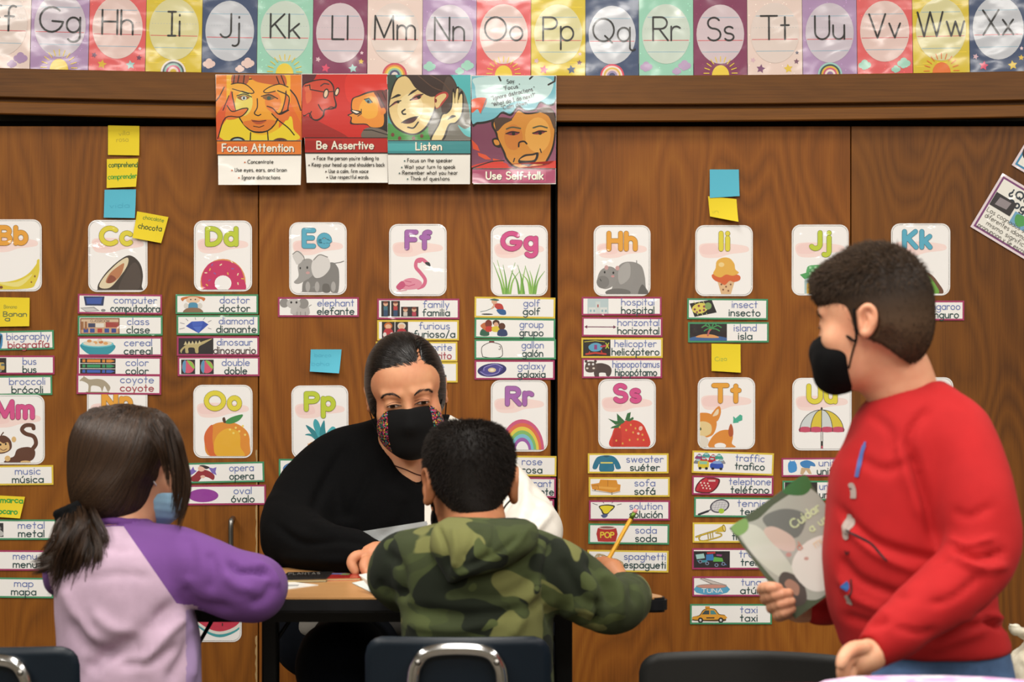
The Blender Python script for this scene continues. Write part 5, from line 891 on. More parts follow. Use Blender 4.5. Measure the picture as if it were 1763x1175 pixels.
# ------------------------------------------------------------------ body modelling: signed distance fields -> one smooth continuous surface
class SDF:
    def __init__(s, lo, hi, h):
        s.lo = np.array(lo, float); s.h = h; s.n = np.ceil((np.array(hi)-s.lo)/h).astype(int)+1
        s.d = np.full(s.n, 0.2, np.float32); s.t = np.zeros(s.n, np.int8)
        s.ax = [s.lo[i]+np.arange(s.n[i])*h for i in range(3)]
        s.M = Matrix.Identity(4); s.sc = 1.0
    def frame(s, M=None):
        s.M = M.copy() if M is not None else Matrix.Identity(4)
        s.Mi = np.array(s.M.inverted()); s.sc = min(s.M.to_scale()); return s
    def _op(s, fn, lo, hi, k, op, tag):
        """fn(x,y,z) in frame coordinates; lo/hi bounding box there"""
        cs = [s.M @ Vector((x, y, z)) for x in (lo[0], hi[0]) for y in (lo[1], hi[1]) for z in (lo[2], hi[2])]
        pad = k+2.5*s.h
        a = [max(0, int((min(c[i] for c in cs)-pad-s.lo[i])/s.h)) for i in range(3)]
        b = [min(s.n[i], int((max(c[i] for c in cs)+pad-s.lo[i])/s.h)+2) for i in range(3)]
        if any(b[i] <= a[i] for i in range(3)): return s
        X = s.ax[0][a[0]:b[0]][:, None, None]; Y = s.ax[1][a[1]:b[1]][None, :, None]; Z = s.ax[2][a[2]:b[2]][None, None, :]
        if s.M != Matrix.Identity(4):
            m = np.array(s.M.inverted())
            X, Y, Z = [m[i][0]*X+m[i][1]*Y+m[i][2]*Z+m[i][3] for i in range(3)]
        v = (fn(X, Y, Z)*s.sc).astype(np.float32); sl = (slice(a[0], b[0]), slice(a[1], b[1]), slice(a[2], b[2]))
        d = s.d[sl]
        if op == 'u':
            if tag: s.t[sl] = np.where(v < d, tag, s.t[sl])
            hh = np.maximum(k-np.abs(v-d), 0)/max(k, 1e-6); s.d[sl] = np.minimum(v, d)-hh*hh*k/4
        elif op == 's':
            v = -v; hh = np.maximum(k-np.abs(v-d), 0)/max(k, 1e-6); s.d[sl] = np.maximum(v, d)+hh*hh*k/4
        return s
    def cone(s, p, q, ra, rb=None, k=0.01, op='u', tag=0, sq=(1, 1, 1)):
        rb = ra if rb is None else rb; p = np.array(p, float); q = np.array(q, float); R = max(ra, rb)*1.0/min(sq)
        def fn(X, Y, Z):
            d = q-p; L2 = max(d.dot(d), 1e-9); t = np.clip(((X-p[0])*d[0]+(Y-p[1])*d[1]+(Z-p[2])*d[2])/L2, 0, 1)
            return np.sqrt(((X-p[0]-t*d[0])*sq[0])**2+((Y-p[1]-t*d[1])*sq[1])**2+((Z-p[2]-t*d[2])*sq[2])**2)-(ra+t*(rb-ra))
        return s._op(fn, np.minimum(p, q)-R, np.maximum(p, q)+R, k, op, tag)
    def chain(s, pts, k=0.01, op='u', tag=0, n=0, sq=(1, 1, 1)):
        """pts: (x,y,z,r)"""
        q = spline(pts, n) if n else [np.array(p, float) for p in pts]
        for a, b in zip(q, q[1:]): s.cone(a[:3], b[:3], a[3], b[3], k if not n else min(k, .004) if 0 else k, op, tag, sq)
        return s
    def ell(s, c, r, k=0.01, op='u', tag=0, rot=None):
        c = np.array(c, float); r = np.array(r, float); R = np.array(Euler(rot).to_matrix().transposed()) if rot else None
        def fn(X, Y, Z):
            x, y, z = X-c[0], Y-c[1], Z-c[2]
            if R is not None: x, y, z = [R[i][0]*x+R[i][1]*y+R[i][2]*z for i in range(3)]
            k0 = np.sqrt((x/r[0])**2+(y/r[1])**2+(z/r[2])**2); k1 = np.sqrt((x/r[0]**2)**2+(y/r[1]**2)**2+(z/r[2]**2)**2)
            return np.where(k0 < 1e-3, -min(r), k0*(k0-1)/np.maximum(k1, 1e-6))
        m = max(r) if rot else r
        return s._op(fn, c-m, c+m, k, op, tag)
    def rows(s, rows, k=0.01, op='u', tag=0, ex=2.3, sm=4):
        """stack of elliptical sections: (z, xc, yc, rx, ry), smooth between rows"""
        q = np.array(spline(rows, sm)); q = q[np.argsort(q[:, 0])]
        z0, z1 = q[0, 0], q[-1, 0]
        def fn(X, Y, Z):
            Zc = np.clip(Z, z0, z1); f = [np.interp(Zc, q[:, 0], q[:, i]) for i in range(1, 5)]
            u = ((np.abs(X-f[0])/f[2])**ex+(np.abs(Y-f[1])/f[3])**ex)**(1/ex)
            dd = (u-1)*np.minimum(f[2], f[3]); dz = np.maximum(z0-Z, Z-z1)
            return np.where(dz > 0, np.maximum(dd, 0)*.7+dz*1.0+np.minimum(dd, 0)*0, np.maximum(dd, dz))
        lo = ((q[:, 1]-q[:, 3]).min(), (q[:, 2]-q[:, 4]).min(), z0); hi = ((q[:, 1]+q[:, 3]).max(), (q[:, 2]+q[:, 4]).max(), z1)
        return s._op(fn, lo, hi, k, op, tag)
    def half(s, n, off, k=0.002, tag=0):
        """cut away the side n.p > off (frame coordinates)"""
        n = np.array(n, float); n /= np.linalg.norm(n); m = np.array(s.M.inverted())
        X = s.ax[0][:, None, None]; Y = s.ax[1][None, :, None]; Z = s.ax[2][None, None, :]
        x, y, z = [m[i][0]*X+m[i][1]*Y+m[i][2]*Z+m[i][3] for i in range(3)]
        v = ((n[0]*x+n[1]*y+n[2]*z-off)*s.sc).astype(np.float32); hh = np.maximum(k-np.abs(v-s.d), 0)/max(k, 1e-6)
        s.d = np.maximum(v, s.d)+hh*hh*k/4; return s
    def sample(s, p, grad=True):
        q = (p-s.lo)/s.h; q = np.clip(q, 0, s.n-1.001); i = q.astype(int); f = q-i
        def at(i): return s.d[i[:, 0], i[:, 1], i[:, 2]]
        c = [[[at(i+np.array((a, b, e))) for e in (0, 1)] for b in (0, 1)] for a in (0, 1)]
        fx, fy, fz = f.T
        l = lambda a, b, t: a*(1-t)+b*t
        v = l(l(l(c[0][0][0], c[0][0][1], fz), l(c[0][1][0], c[0][1][1], fz), fy), l(l(c[1][0][0], c[1][0][1], fz), l(c[1][1][0], c[1][1][1], fz), fy), fx)
        if not grad: return v
        e = s.h*.8; g = np.stack([s.sample(p+np.eye(3)[a]*e, False)-s.sample(p-np.eye(3)[a]*e, False) for a in range(3)], 1)
        g /= np.linalg.norm(g, axis=1)[:, None]+1e-9
        return v, g
    def smooth(s, n=1):
        for _ in range(n):
            for a in range(3):
                d = s.d; m = np.moveaxis(d, a, 0).copy(); m[1:-1] = (m[:-2]+2*m[1:-1]+m[2:])/4; s.d = np.moveaxis(m, 0, a)
        return s
    def mesh(s):
        """surface nets"""
        d = np.ascontiguousarray(s.d); d[0] = d[-1] = .1; d[:, 0] = d[:, -1] = .1; d[:, :, 0] = d[:, :, -1] = .1
        ins = d < 0; c = ins[:-1, :-1, :-1].astype(np.int8)
        tot = sum(ins[a:ins.shape[0]-1+a, b:ins.shape[1]-1+b, e:ins.shape[2]-1+e].astype(np.int8) for a in (0, 1) for b in (0, 1) for e in (0, 1))
        cell = np.argwhere((tot > 0) & (tot < 8)); idx = np.full(tot.shape, -1, np.int32); idx[tuple(cell.T)] = np.arange(len(cell))
        off = [(a, b, e) for a in (0, 1) for b in (0, 1) for e in (0, 1)]
        V = np.stack([d[cell[:, 0]+a, cell[:, 1]+b, cell[:, 2]+e] for a, b, e in off], 1); acc = np.zeros((len(cell), 3)); cnt = np.zeros(len(cell))
        for i in range(8):
            for j in range(i+1, 8):
                if sum(abs(off[i][k]-off[j][k]) for k in range(3)) != 1: continue
                m = (V[:, i] < 0) != (V[:, j] < 0); t = np.where(m, V[:, i]/np.where(m, V[:, i]-V[:, j], 1), 0)
                acc += np.where(m[:, None], np.array(off[i])+t[:, None]*(np.array(off[j])-np.array(off[i])), 0); cnt += m
        P_ = s.lo+(cell+acc/cnt[:, None])*s.h; Fq = []
        for ax in range(3):
            o = [0, 0, 0]; sl0 = [slice(1, -1)]*3; sl1 = [slice(1, -1)]*3; sl0[ax] = slice(0, -1); sl1[ax] = slice(1, None)
            e = ins[tuple(sl0)] != ins[tuple(sl1)]; ed = np.argwhere(e); st = ins[tuple(sl0)][tuple(ed.T)]
            ed = ed+np.array([0 if k == ax else 1 for k in range(3)]); u, w_ = [(1, 2), (2, 0), (0, 1)][ax]
            eu = np.eye(3, dtype=int)[u]; ew = np.eye(3, dtype=int)[w_]
            q = np.stack([idx[tuple((ed-eu-ew).T)], idx[tuple((ed-ew).T)], idx[tuple(ed.T)], idx[tuple((ed-eu).T)]], 1)
            q[~st] = q[~st][:, ::-1]; Fq.append(q)
        Fq = np.concatenate(Fq); ok = (Fq >= 0).all(1); Fq = Fq[ok]; ok = slice(None); k_ = Fq[::max(1, len(Fq)//400)]
        nn = np.cross(P_[k_[:, 2]]-P_[k_[:, 0]], P_[k_[:, 3]]-P_[k_[:, 1]]); _, gr = s.sample(P_[k_[:, 0]])
        if (np.sum(nn*gr, 1) > 0).mean() < .5: Fq = Fq[:, ::-1]
        tg = s.t[tuple(np.clip(np.round((P_-s.lo)/s.h).astype(int), 0, s.n-1).T)]
        return P_, Fq[ok], tg
def vnormals(v, f):
    n = np.cross(v[f[:, 2]]-v[f[:, 0]], v[f[:, 3]]-v[f[:, 1]]); out = np.zeros_like(v)
    for k in range(4): np.add.at(out, f[:, k], n)
    return out/(np.linalg.norm(out, axis=1)[:, None]+1e-12)
def relax(v, f, n=2, w=.5):
    e = np.concatenate([f[:, [0, 1]], f[:, [1, 2]], f[:, [2, 3]], f[:, [3, 0]]]); e = np.concatenate([e, e[:, ::-1]])
    c = np.bincount(e[:, 0], minlength=len(v)).astype(float)[:, None]
    for _ in range(n):
        a = np.stack([np.bincount(e[:, 0], v[e[:, 1], k], minlength=len(v)) for k in range(3)], 1); v = v*(1-w)+w*a/np.maximum(c, 1)
    return v
def proj(v): return (v[:, 0]/v[:, 1])*F+CX, CY-(v[:, 2]-CAMZ)/v[:, 1]*F
def folds(v, n, lines):
    """cloth creases: each line = (polyline in photo px, depth range, half width px, height m); the real surface is pushed in or out"""
    px, py = proj(v); v = v.copy(); ff = np.clip((-n[:, 1])*1.6+.15, 0, 1)
    for pts, (y0, y1), wpx, hgt in lines:
        best = np.full(len(v), 1e9); pts = spline(pts, 4) if len(pts) > 2 else [np.array(p, float) for p in pts]; m = len(pts)
        tb = np.zeros(len(v))
        for i in range(m-1):
            a, b = pts[i], pts[i+1]; d = b-a; t = np.clip(((px-a[0])*d[0]+(py-a[1])*d[1])/max(d.dot(d), 1e-6), 0, 1)
            dd = np.hypot(px-a[0]-t*d[0], py-a[1]-t*d[1]); u = dd < best; best = np.where(u, dd, best); tb = np.where(u, (i+t)/(m-1), tb)
        msk = (v[:, 1] > y0) & (v[:, 1] < y1); fade = np.clip(np.minimum(tb, 1-tb)*6+.25, 0, 1)
        v += n*(hgt*np.exp(-(best/wpx)**2)*msk*ff*fade)[:, None]
    return v
def wrinkle(v, n, amp, freq, seed=0.0, aniso=(1, 1, 1)):
    out = v.copy(); q = v*np.array(aniso)*freq+seed
    # sum of a few warped sine waves: cheap broad creasing
    r = np.random.RandomState(int(seed*10)+3); h = np.zeros(len(v))
    wp = np.stack([np.sin(q[:, 1]*1.7+q[:, 2]), np.sin(q[:, 2]*1.3+q[:, 0]*1.1), np.sin(q[:, 0]*1.9+q[:, 1]*.7)], 1)*.8
    for i in range(6):
        d = r.normal(size=3); d /= np.linalg.norm(d); h += np.sin((q+wp) @ d*(1+i*.55)+r.rand()*6)/(1+i*.6)
    return out+n*(h*amp/2.2)[:, None]
def join_np(parts):
    V, Fc, o = [], [], 0
    for v, f in parts: V.append(v); Fc.append(f+o); o += len(v)
    return np.concatenate(V), np.concatenate(Fc)
def attr(o, name, vals):
    a = o.data.attributes.new(name, 'FLOAT', 'POINT'); a.data.foreach_set('value', np.asarray(vals, np.float32))
def W(px, py, Y, rpx=None):
    p = P(px, py, Y); return (p.x, p.y, p.z) if rpx is None else (p.x, p.y, p.z, rpx*Y/F)
def Wc(*pts): return [W(*p) for p in pts]
def WR(rows):   # (py, xl, xr, Y, half depth) -> section rows
    out = []
    for py, xl, xr, Y, hd in rows: p = P((xl+xr)/2, py, Y); out.append((p.z, p.x, p.y, (xr-xl)/2*Y/F, hd))
    return out[::-1]
def grid_at(px0, py0, px1, py1, Y, y0, y1, h):
    a, b = P(px0, py1, Y), P(px1, py0, Y); return SDF((a.x, y0, a.z), (b.x, y1, b.z), h)
def head_matrix(px, py, Y, scale, yaw, pitch=0, roll=0, sy=1.0, sz=1.0):
    R = Euler((0, 0, math.radians(yaw))).to_matrix().to_4x4() @ Euler((math.radians(pitch), 0, 0)).to_matrix().to_4x4() @ Euler((0, math.radians(roll), 0)).to_matrix().to_4x4()
    return Matrix.Translation(P(px, py, Y)) @ R @ Matrix.Diagonal((scale, scale*sy, scale*sz, 1))
def head_sdf(g, M, neck=None, ears=True, child=False, lids=0.6, es=.82, ex=.0705):
    """adult head, 0.225 m tall, face towards -Y, centre at the origin; M places it"""
    g.frame(M); k = .02
    g.ell((0, .012, .03), (.074, .094, .086), k); g.ell((0, -.03, .032), (.066, .06, .062), k)
    g.ell((0, -.032, -.035), (.061, .056, .064), k); g.ell((0, -.035, -.072), (.047, .05, .036), k)
    g.ell((0, -.066, -.092), (.022, .018, .016), .014)
    for s in (-1, 1):
        g.ell((s*.041, -.06, -.026), (.022, .02, .02), .02)
        g.cone((s*.014, -.086, .02), (s*.044, -.074, .021), .008, .007, .012)
        g.ell((s*.031, -.1, .001), (.019, .013, .0125), .012, 's')
        g.ell((s*.031, -.0765, .0), (.0145, .0125, .0115), .006)
        g.ell((s*.0115, -.1, -.044), (.008, .009, .007), .006)
    g.cone((0, -.086, .006), (0, -.104, -.036), .0065, .0095, .012); g.ell((0, -.107, -.041), (.009, .009, .008), .006)
    for s in (-1, 1): g.ell((s*.006, -.106, -.0505), (.0035, .005, .003), .002, 's')
    g.ell((0, -.0885, -.064), (.021, .008, .0045), .006); g.ell((0, -.088, -.0725), (.018, .008, .0055), .006); g.ell((0, -.1, -.0683), (.02, .006, .0012), .002, 's')
    if ears:
        for s in (-1, 1):
            E_ = M @ Matrix.Translation((s*ex, .01, -.002)) @ Euler((math.radians(-8), 0, math.radians(s*16))).to_matrix().to_4x4() @ Matrix.Scale(es, 4)
            g.frame(E_)
            g.ell((s*.006, .006, 0), (.009, .019, .03), .008); g.ell((s*.019, .003, .002), (.0115, .0125, .021), .004, 's')
            hx = [(s*.006, -.012, .004, .0035), (s*.012, -.008, .022, .0036), (s*.015, .006, .03, .0036), (s*.016, .019, .022, .0036), (s*.015, .022, .004, .0035), (s*.012, .014, -.014, .0035), (s*.008, .002, -.026, .0055), (s*.005, -.008, -.02, .0045)]
            g.chain(hx, .004, n=3); g.cone((s*.008, -.009, -.002), (s*.008, -.009, -.01), .0042, .0042, .004); g.chain([(s*.01, .004, .014, .003), (s*.012, .012, .004, .003), (s*.011, .007, -.01, .003)], .004, n=2)
        g.frame(M)
    return g
def hand_sdf(g, fingers, palm, k=.004):
    """palm: chain; fingers: list of chains (world)"""
    g.frame(None); g.chain(palm, .012)
    for f in fingers: g.chain(f, k, n=3)
    return g

# strands -----------------------------------------------------------
def strands(name, paths, r, mat, parent, taper=.15, cols=None):
    """paths (n, m, 3) -> thin 3-sided hairs in one mesh"""
    n, m, _ = paths.shape; tan = np.gradient(paths, axis=1); tan /= np.linalg.norm(tan, axis=2)[..., None]+1e-9
    ref = np.random.normal(size=(n, 1, 3)); u = np.cross(tan, ref); u /= np.linalg.norm(u, axis=2)[..., None]+1e-9; w_ = np.cross(tan, u)
    rr = (r*(1-(1-taper)*np.linspace(0, 1, m)**1.5))[None, :, None]; rr = rr*np.random.uniform(.7, 1.2, (n, 1, 1))
    V = np.stack([paths+rr*(math.cos(a)*u+math.sin(a)*w_) for a in (0, 2.094, 4.189)], 2).reshape(-1, 3)
    b = (np.arange(n)[:, None]*m+np.arange(m-1)[None, :]).reshape(-1)*3; Fq = []
    for j in range(3): Fq.append(np.stack([b+j, b+(j+1) % 3, b+3+(j+1) % 3, b+3+j], 1))
    o = np_mesh(name, V, np.concatenate(Fq), mat, parent); rnd = np.repeat(np.random.rand(n), m*3)
    attr(o, 'rnd', rnd); o['kind'] = 'stuff'; return o
def march(g, start, dirf, steps, step, lift=.001, sag=0):
    """grow strands over the surface of field g following a direction field"""
    p = start.copy(); out = [p.copy()]; n = len(p)
    for i in range(steps):
        v, gr = g.sample(p); d = dirf(p, i/steps); d = d-gr*np.sum(d*gr, 1)[:, None]; d /= np.linalg.norm(d, axis=1)[:, None]+1e-9
        p = p+d*step; v, gr = g.sample(p); p = p-gr*np.clip(v-lift, -.01, .01)[:, None]; out.append(p.copy())
    return np.stack(out, 1)
def fuzz(v, f, mask, n, dirf, length, r, name, mat, parent, seg=3, jitter=.25, lens=None):
    """short hair standing on a mesh"""
    nr = vnormals(v, f); fi = np.where(mask[f[:, 0]])[0]; fi = np.random.choice(fi, n); a = np.random.rand(n, 1); b = np.random.rand(n, 1)
    q = v[f[fi]]; p = (q[:, 0]*(1-a)+q[:, 1]*a)*(1-b)+(q[:, 3]*(1-a)+q[:, 2]*a)*b; nn = nr[f[fi, 0]]
    d = dirf(p, nn)+np.random.normal(size=(n, 3))*jitter; d /= np.linalg.norm(d, axis=1)[:, None]; L_ = np.random.uniform(.6, 1.1, (n, 1))*(length if lens is None else lens(p)[:, None])
    paths = np.stack([p-nn*.001+d*L_*t+nn*.0+np.array((0, 0, -1))*(L_*.25*t*t) for t in np.linspace(0, 1, seg)], 1)
    return strands(name, paths, r, mat, parent)
# people materials ----------------------------------------------------
def skin(name, col, red):
    m, nt, b = mat_new(name); L = nt.links.new; tc = N(nt, 'ShaderNodeTexCoord'); nz = N(nt, 'ShaderNodeTexNoise', Scale=22.0, Detail=4.0); L(tc.outputs['Object'], nz.inputs['Vector'])
    cr = N(nt, 'ShaderNodeValToRGB'); cr.color_ramp.elements[0].position = .35; cr.color_ramp.elements[1].position = .75; cr.color_ramp.elements[0].color = lin(red); cr.color_ramp.elements[1].color = lin(col)
    L(nz.outputs['Fac'], cr.inputs[0]); L(cr.outputs[0], b.inputs['Base Color']); b.inputs['Roughness'].default_value = .56
    b.inputs['Subsurface Weight'].default_value = .18; b.inputs['Subsurface Radius'].default_value = (.02, .007, .004); b.inputs['Subsurface Scale'].default_value = .4
    n2 = N(nt, 'ShaderNodeTexNoise', Scale=380.0, Detail=2.0); L(tc.outputs['Object'], n2.inputs['Vector']); bp = N(nt, 'ShaderNodeBump', Strength=.12, Distance=.001); L(n2.outputs['Fac'], bp.inputs['Height']); L(bp.outputs[0], b.inputs['Normal'])
    return m
def hairm(name, c0, c1, rough=.36, spec=.5):
    m, nt, b = mat_new(name); L = nt.links.new; at = N(nt, 'ShaderNodeAttribute', _attribute_name='rnd'); cr = N(nt, 'ShaderNodeValToRGB')
    cr.color_ramp.elements[0].color = lin(c0); cr.color_ramp.elements[1].color = lin(c1); L(at.outputs['Fac'], cr.inputs[0]); L(cr.outputs[0], b.inputs['Base Color'])
    b.inputs['Roughness'].default_value = rough; b.inputs['Specular IOR Level'].default_value = spec; return m
def cloth(name, col, rough=.85, scale=500, bump=.25, sheen=.25, var=.08, big=0.0):
    m, nt, b = mat_new(name); L = nt.links.new; tc = N(nt, 'ShaderNodeTexCoord'); nz = N(nt, 'ShaderNodeTexNoise', Scale=scale, Detail=3.0); L(tc.outputs['Object'], nz.inputs['Vector'])
    n2 = N(nt, 'ShaderNodeTexNoise', Scale=30.0, Detail=4.0); L(tc.outputs['Object'], n2.inputs['Vector'])
    c = lin(col); cr = N(nt, 'ShaderNodeValToRGB'); cr.color_ramp.elements[0].position = .3; cr.color_ramp.elements[1].position = .7
    cr.color_ramp.elements[0].color = tuple(x*(1-var) for x in c[:3])+(1,); cr.color_ramp.elements[1].color = tuple(x*(1+var) for x in c[:3])+(1,)
    L(n2.outputs['Fac'], cr.inputs[0]); L(cr.outputs[0], b.inputs['Base Color']); b.inputs['Roughness'].default_value = rough; b.inputs['Specular IOR Level'].default_value = .12
    b.inputs['Sheen Weight'].default_value = sheen*.15; b.inputs['Sheen Roughness'].default_value = .6
    bp = N(nt, 'ShaderNodeBump', Strength=bump, Distance=.001); L(nz.outputs['Fac'], bp.inputs['Height'])
    if big:
        b2 = N(nt, 'ShaderNodeBump', Strength=big, Distance=.01); n3 = N(nt, 'ShaderNodeTexNoise', Scale=14.0, Detail=2.0); mp = N(nt, 'ShaderNodeMapping'); mp.inputs['Scale'].default_value = (.6, 1, 1.6); L(tc.outputs['Object'], mp.inputs[0]); L(mp.outputs[0], n3.inputs['Vector'])
        L(n3.outputs['Fac'], b2.inputs['Height']); L(bp.outputs[0], b2.inputs['Normal']); L(b2.outputs[0], b.inputs['Normal'])
    else: L(bp.outputs[0], b.inputs['Normal'])
    m['tree'] = 1; return m
def seam_cloth(name, cols, attrs, **kw):
    """cloth whose colour changes at woven seams: stored signed distances, colours[0] base then one per attribute"""
    m = cloth(name, cols[0], **kw); nt = m.node_tree; L = nt.links.new; b = nt.nodes['Principled BSDF']; src = b.inputs['Base Color'].links[0].from_socket
    for c, a in zip(cols[1:], attrs):
        at = N(nt, 'ShaderNodeAttribute', _attribute_name=a); gt = N(nt, 'ShaderNodeMath', _operation='GREATER_THAN'); gt.inputs[1].default_value = 0.0; L(at.outputs['Fac'], gt.inputs[0])
        mx = N(nt, 'ShaderNodeMix', _data_type='RGBA'); L(gt.outputs[0], mx.inputs[0]); L(src, mx.inputs[6]); mx.inputs[7].default_value = lin(c); src = mx.outputs[2]
    L(src, b.inputs['Base Color']); return m
M['skin_t'] = skin('skin_warm', '#d39a72', '#c07f5c'); M['skin_g'] = skin('skin_light', '#cf9a78', '#bf8464'); M['skin_b'] = skin('skin_brown', '#b97d55', '#a26542'); M['skin_r'] = skin('skin_fair', '#dba886', '#cf8e6e')
M['hair_t'] = hairm('hair_black', '#0d0a09', '#1d1613', .3); M['hair_g'] = hairm('hair_dark_brown', '#1b110b', '#452f1e', .38); M['hair_b'] = hairm('hair_black_short', '#0f0a07', '#211811', .6, .2); M['hair_r'] = hairm('hair_brown_short', '#21170f', '#4c3a2a', .6, .2)
# ------------------------------------------------------------------ people
def adopt(o, t):
    o.parent = t; o.matrix_parent_inverse = Matrix.Translation(-t.location); return o
def part(name, v, f, mat, t, label=None):
    o = np_mesh(name, v, f, mat); adopt(o, t)
    if label: o['label'] = label
    return o
def gen_hand(g, wrist, direction, up, s=1.0, curl=.5, side=1, spread=1.0):
    """relaxed hand: palm, four unequal bent fingers, thumb leaving the side of the palm"""
    d = Vector(direction).normalized(); u = Vector(up); u = (u-d*u.dot(d)).normalized(); x = d.cross(u)*side; w = Vector(wrist)
    def q(a, b, c, r): p = w+(x*a+d*b+u*c)*s; return (p.x, p.y, p.z, r*s)
    g.frame(None)
    for a in (-.026, -.009, .009, .026): g.cone(q(a*.6, .012, 0, 0)[:3], q(a, .082, .002, 0)[:3], .0135*s, .0115*s, .012)
    for a, L, y in ((-.03, .058, .078), (-.0105, .072, .086), (.0095, .078, .088), (.029, .07, .083)):
        pts = [q(a, y-.02, 0, .0095)]; ang = .15; px_, pz = y, 0; p = [a*spread, y, 0]
        for i, (fr, r) in enumerate(((.42, .0088), (.33, .008), (.25, .0068))):
            ang += curl*(.9 if i else .6); p = [p[0]+a*.06, p[1]+L*fr*math.cos(ang), p[2]-L*fr*math.sin(ang)]; pts.append(q(p[0], p[1], p[2], r))
        for m_, n_ in zip(pts, pts[1:]): g.cone(m_[:3], n_[:3], m_[3], n_[3], .0025)
    th = [q(.022, .02, -.004, .013), q(.044, .044, -.012, .0105), q(.052, .066, -.02*(1+curl), .0095), q(.048, .088, -.03*(1+curl), .0078)]
    for m_, n_ in zip(th, th[1:]): g.cone(m_[:3], n_[:3], m_[3], n_[3], .006)
def hand_grid(c, r=.12, h=.0022): c = Vector(c); return SDF((c.x-r, c.y-r, c.z-r), (c.x+r, c.y+r, c.z+r), h)
def leg_pair(g, hips, knees, feet, r, k=.03, tag=0):
    for h_, n_, f_ in zip(hips, knees, feet):
        g.cone(h_, n_, r[0], r[1], k, tag=tag); g.cone(n_, f_, r[1]*.95, r[2], k, tag=tag)
def shoes(t, feet, dirs, mat, L=.2):
    for f_, d in zip(feet, dirs):
        g = SDF((f_[0]-.2, f_[1]-.24, -.01), (f_[0]+.2, f_[1]+.24, .14), .006); dx, dy = d
        g.cone((f_[0]-dx*.03, f_[1]-dy*.03, .045), (f_[0]+dx*(L-.08), f_[1]+dy*(L-.08), .032), .04, .034, .01); g.cone((f_[0], f_[1], .05), (f_[0], f_[1], .1), .036, .036, .02); g.half((0, 0, -1), -.003)
        v, f, _ = g.mesh(); part('shoe', v, f, mat, t)
def ribbon_tube(name, pts, r, mat, t, n=8, sub=6, label=None):
    q = spline(pts, sub) if len(pts) > 2 else pts
    V, Fc = tube_np(q, r, n); o = poly_obj(name, V, Fc, mat, None, True, label); return adopt(o, t)
M['black_cloth'] = cloth('black_cotton', '#0a0a0b', .85, 700, .2, .02); M['denim'] = cloth('blue_denim', '#435a7c', .8, 900, .4, .2, .2); M['dark_jeans'] = cloth('navy_trousers', '#0b0f17', .9, 600, .3, .02, .2)
M['shoe'] = plain('dark_rubber_shoe', '#26262a', .6); M['iris'] = plain('iris_brown', '#1c0f08', .1); M['eyewhite'] = plain('eye_white', '#a08d82', .3); M['crease'] = plain('lid_crease', '#7c4a34', .7)
def eyes(t, M_, g, hu=.0028, hl=.0022, tilt=.0, z0=-.0025):
    """almond of the open eye with a dark iris, lying in the lids; lashes along the upper lid"""
    for s in (-1, 1):
        def patch(nm, x0, x1, rad, lift, mat):
            V = []; Fc = []; n = 12
            for i in range(n+1):
                x = x0+(x1-x0)*i/n; u = (x-.031)/.0145; a = max(0, 1-u*u); zt, zb = hu*a, -hl*a
                if rad: c = math.sqrt(max(0, rad*rad-(x-.031)**2)); zt, zb = min(zt, c), max(zb, -c)
                for k in range(4): V.append(tuple(M_ @ Vector((s*x, -.092, z0+tilt*u*.0145+zb+(zt-zb)*k/3))))
            for i in range(n):
                for k in range(3): Fc.append((i*4+k, i*4+4+k, i*4+5+k, i*4+1+k))
            return poly_obj(nm, on_surface(g, V, lift), Fc, mat)
        e = adopt(patch('eye', .0167, .0453, 0, .0010, M['eyewhite']), t); i_ = patch('iris', .0253, .0367, .0058, .0015, M['iris']); i_.parent = e; i_.matrix_parent_inverse = Matrix.Identity(4)
        q = on_surface(g, [tuple(M_ @ Vector((s*(.031+u*.0155), -.092, z0+tilt*u*.0145+hu*(1-u*u)+.0003))) for u in (-1.05, -.6, 0, .6, 1.1)], .0014); ribbon_tube('eyelashes', [tuple(p) for p in q], .0009, M['iris'], t, 6)
        q = on_surface(g, [tuple(M_ @ Vector((s*(.031+u*.0165), -.092, z0+.0048+tilt*u*.0145+hu*(1-u*u)))) for u in (-.9, -.4, 0.2, .8, 1.15)], .0002); ribbon_tube('eyelid_crease', [tuple(p) for p in q], .0004, M['crease'], t, 6)
def on_surface(g, pts, lift=0.0):
    p = np.array(pts, float)
    for _ in range(4): v, gr = g.sample(p); p = p-gr*(v-lift)[:, None]
    return p
def brow(name, g, M_, line, t, mat, n=70, ln=.009, r=.00035):
    """eyebrow hairs along a line on the forehead"""
    q = np.array([tuple(M_ @ Vector(p)) for p in line]); q = np.array(spline([tuple(p) for p in q], 6)); m = len(q); i = np.random.rand(n)*(m-1.01); k = i.astype(int); f = (i-k)[:, None]
    base = q[k]*(1-f)+q[k+1]*f; d = q[k+1]-q[k]; d /= np.linalg.norm(d, axis=1)[:, None]; upv = np.array((M_.to_3x3() @ Vector((0, 0, 1))).normalized())
    base = base+upv*np.random.normal(size=(n, 1))*.0012*M_.to_scale()[0]; base = on_surface(g, base, .0004)
    paths = np.stack([on_surface(g, base+(d+upv*.25)*ln*tt, .0005+.0006*tt) for tt in (0, .5, 1)], 1); o = strands(name, paths, r, mat, None); return adopt(o, t)

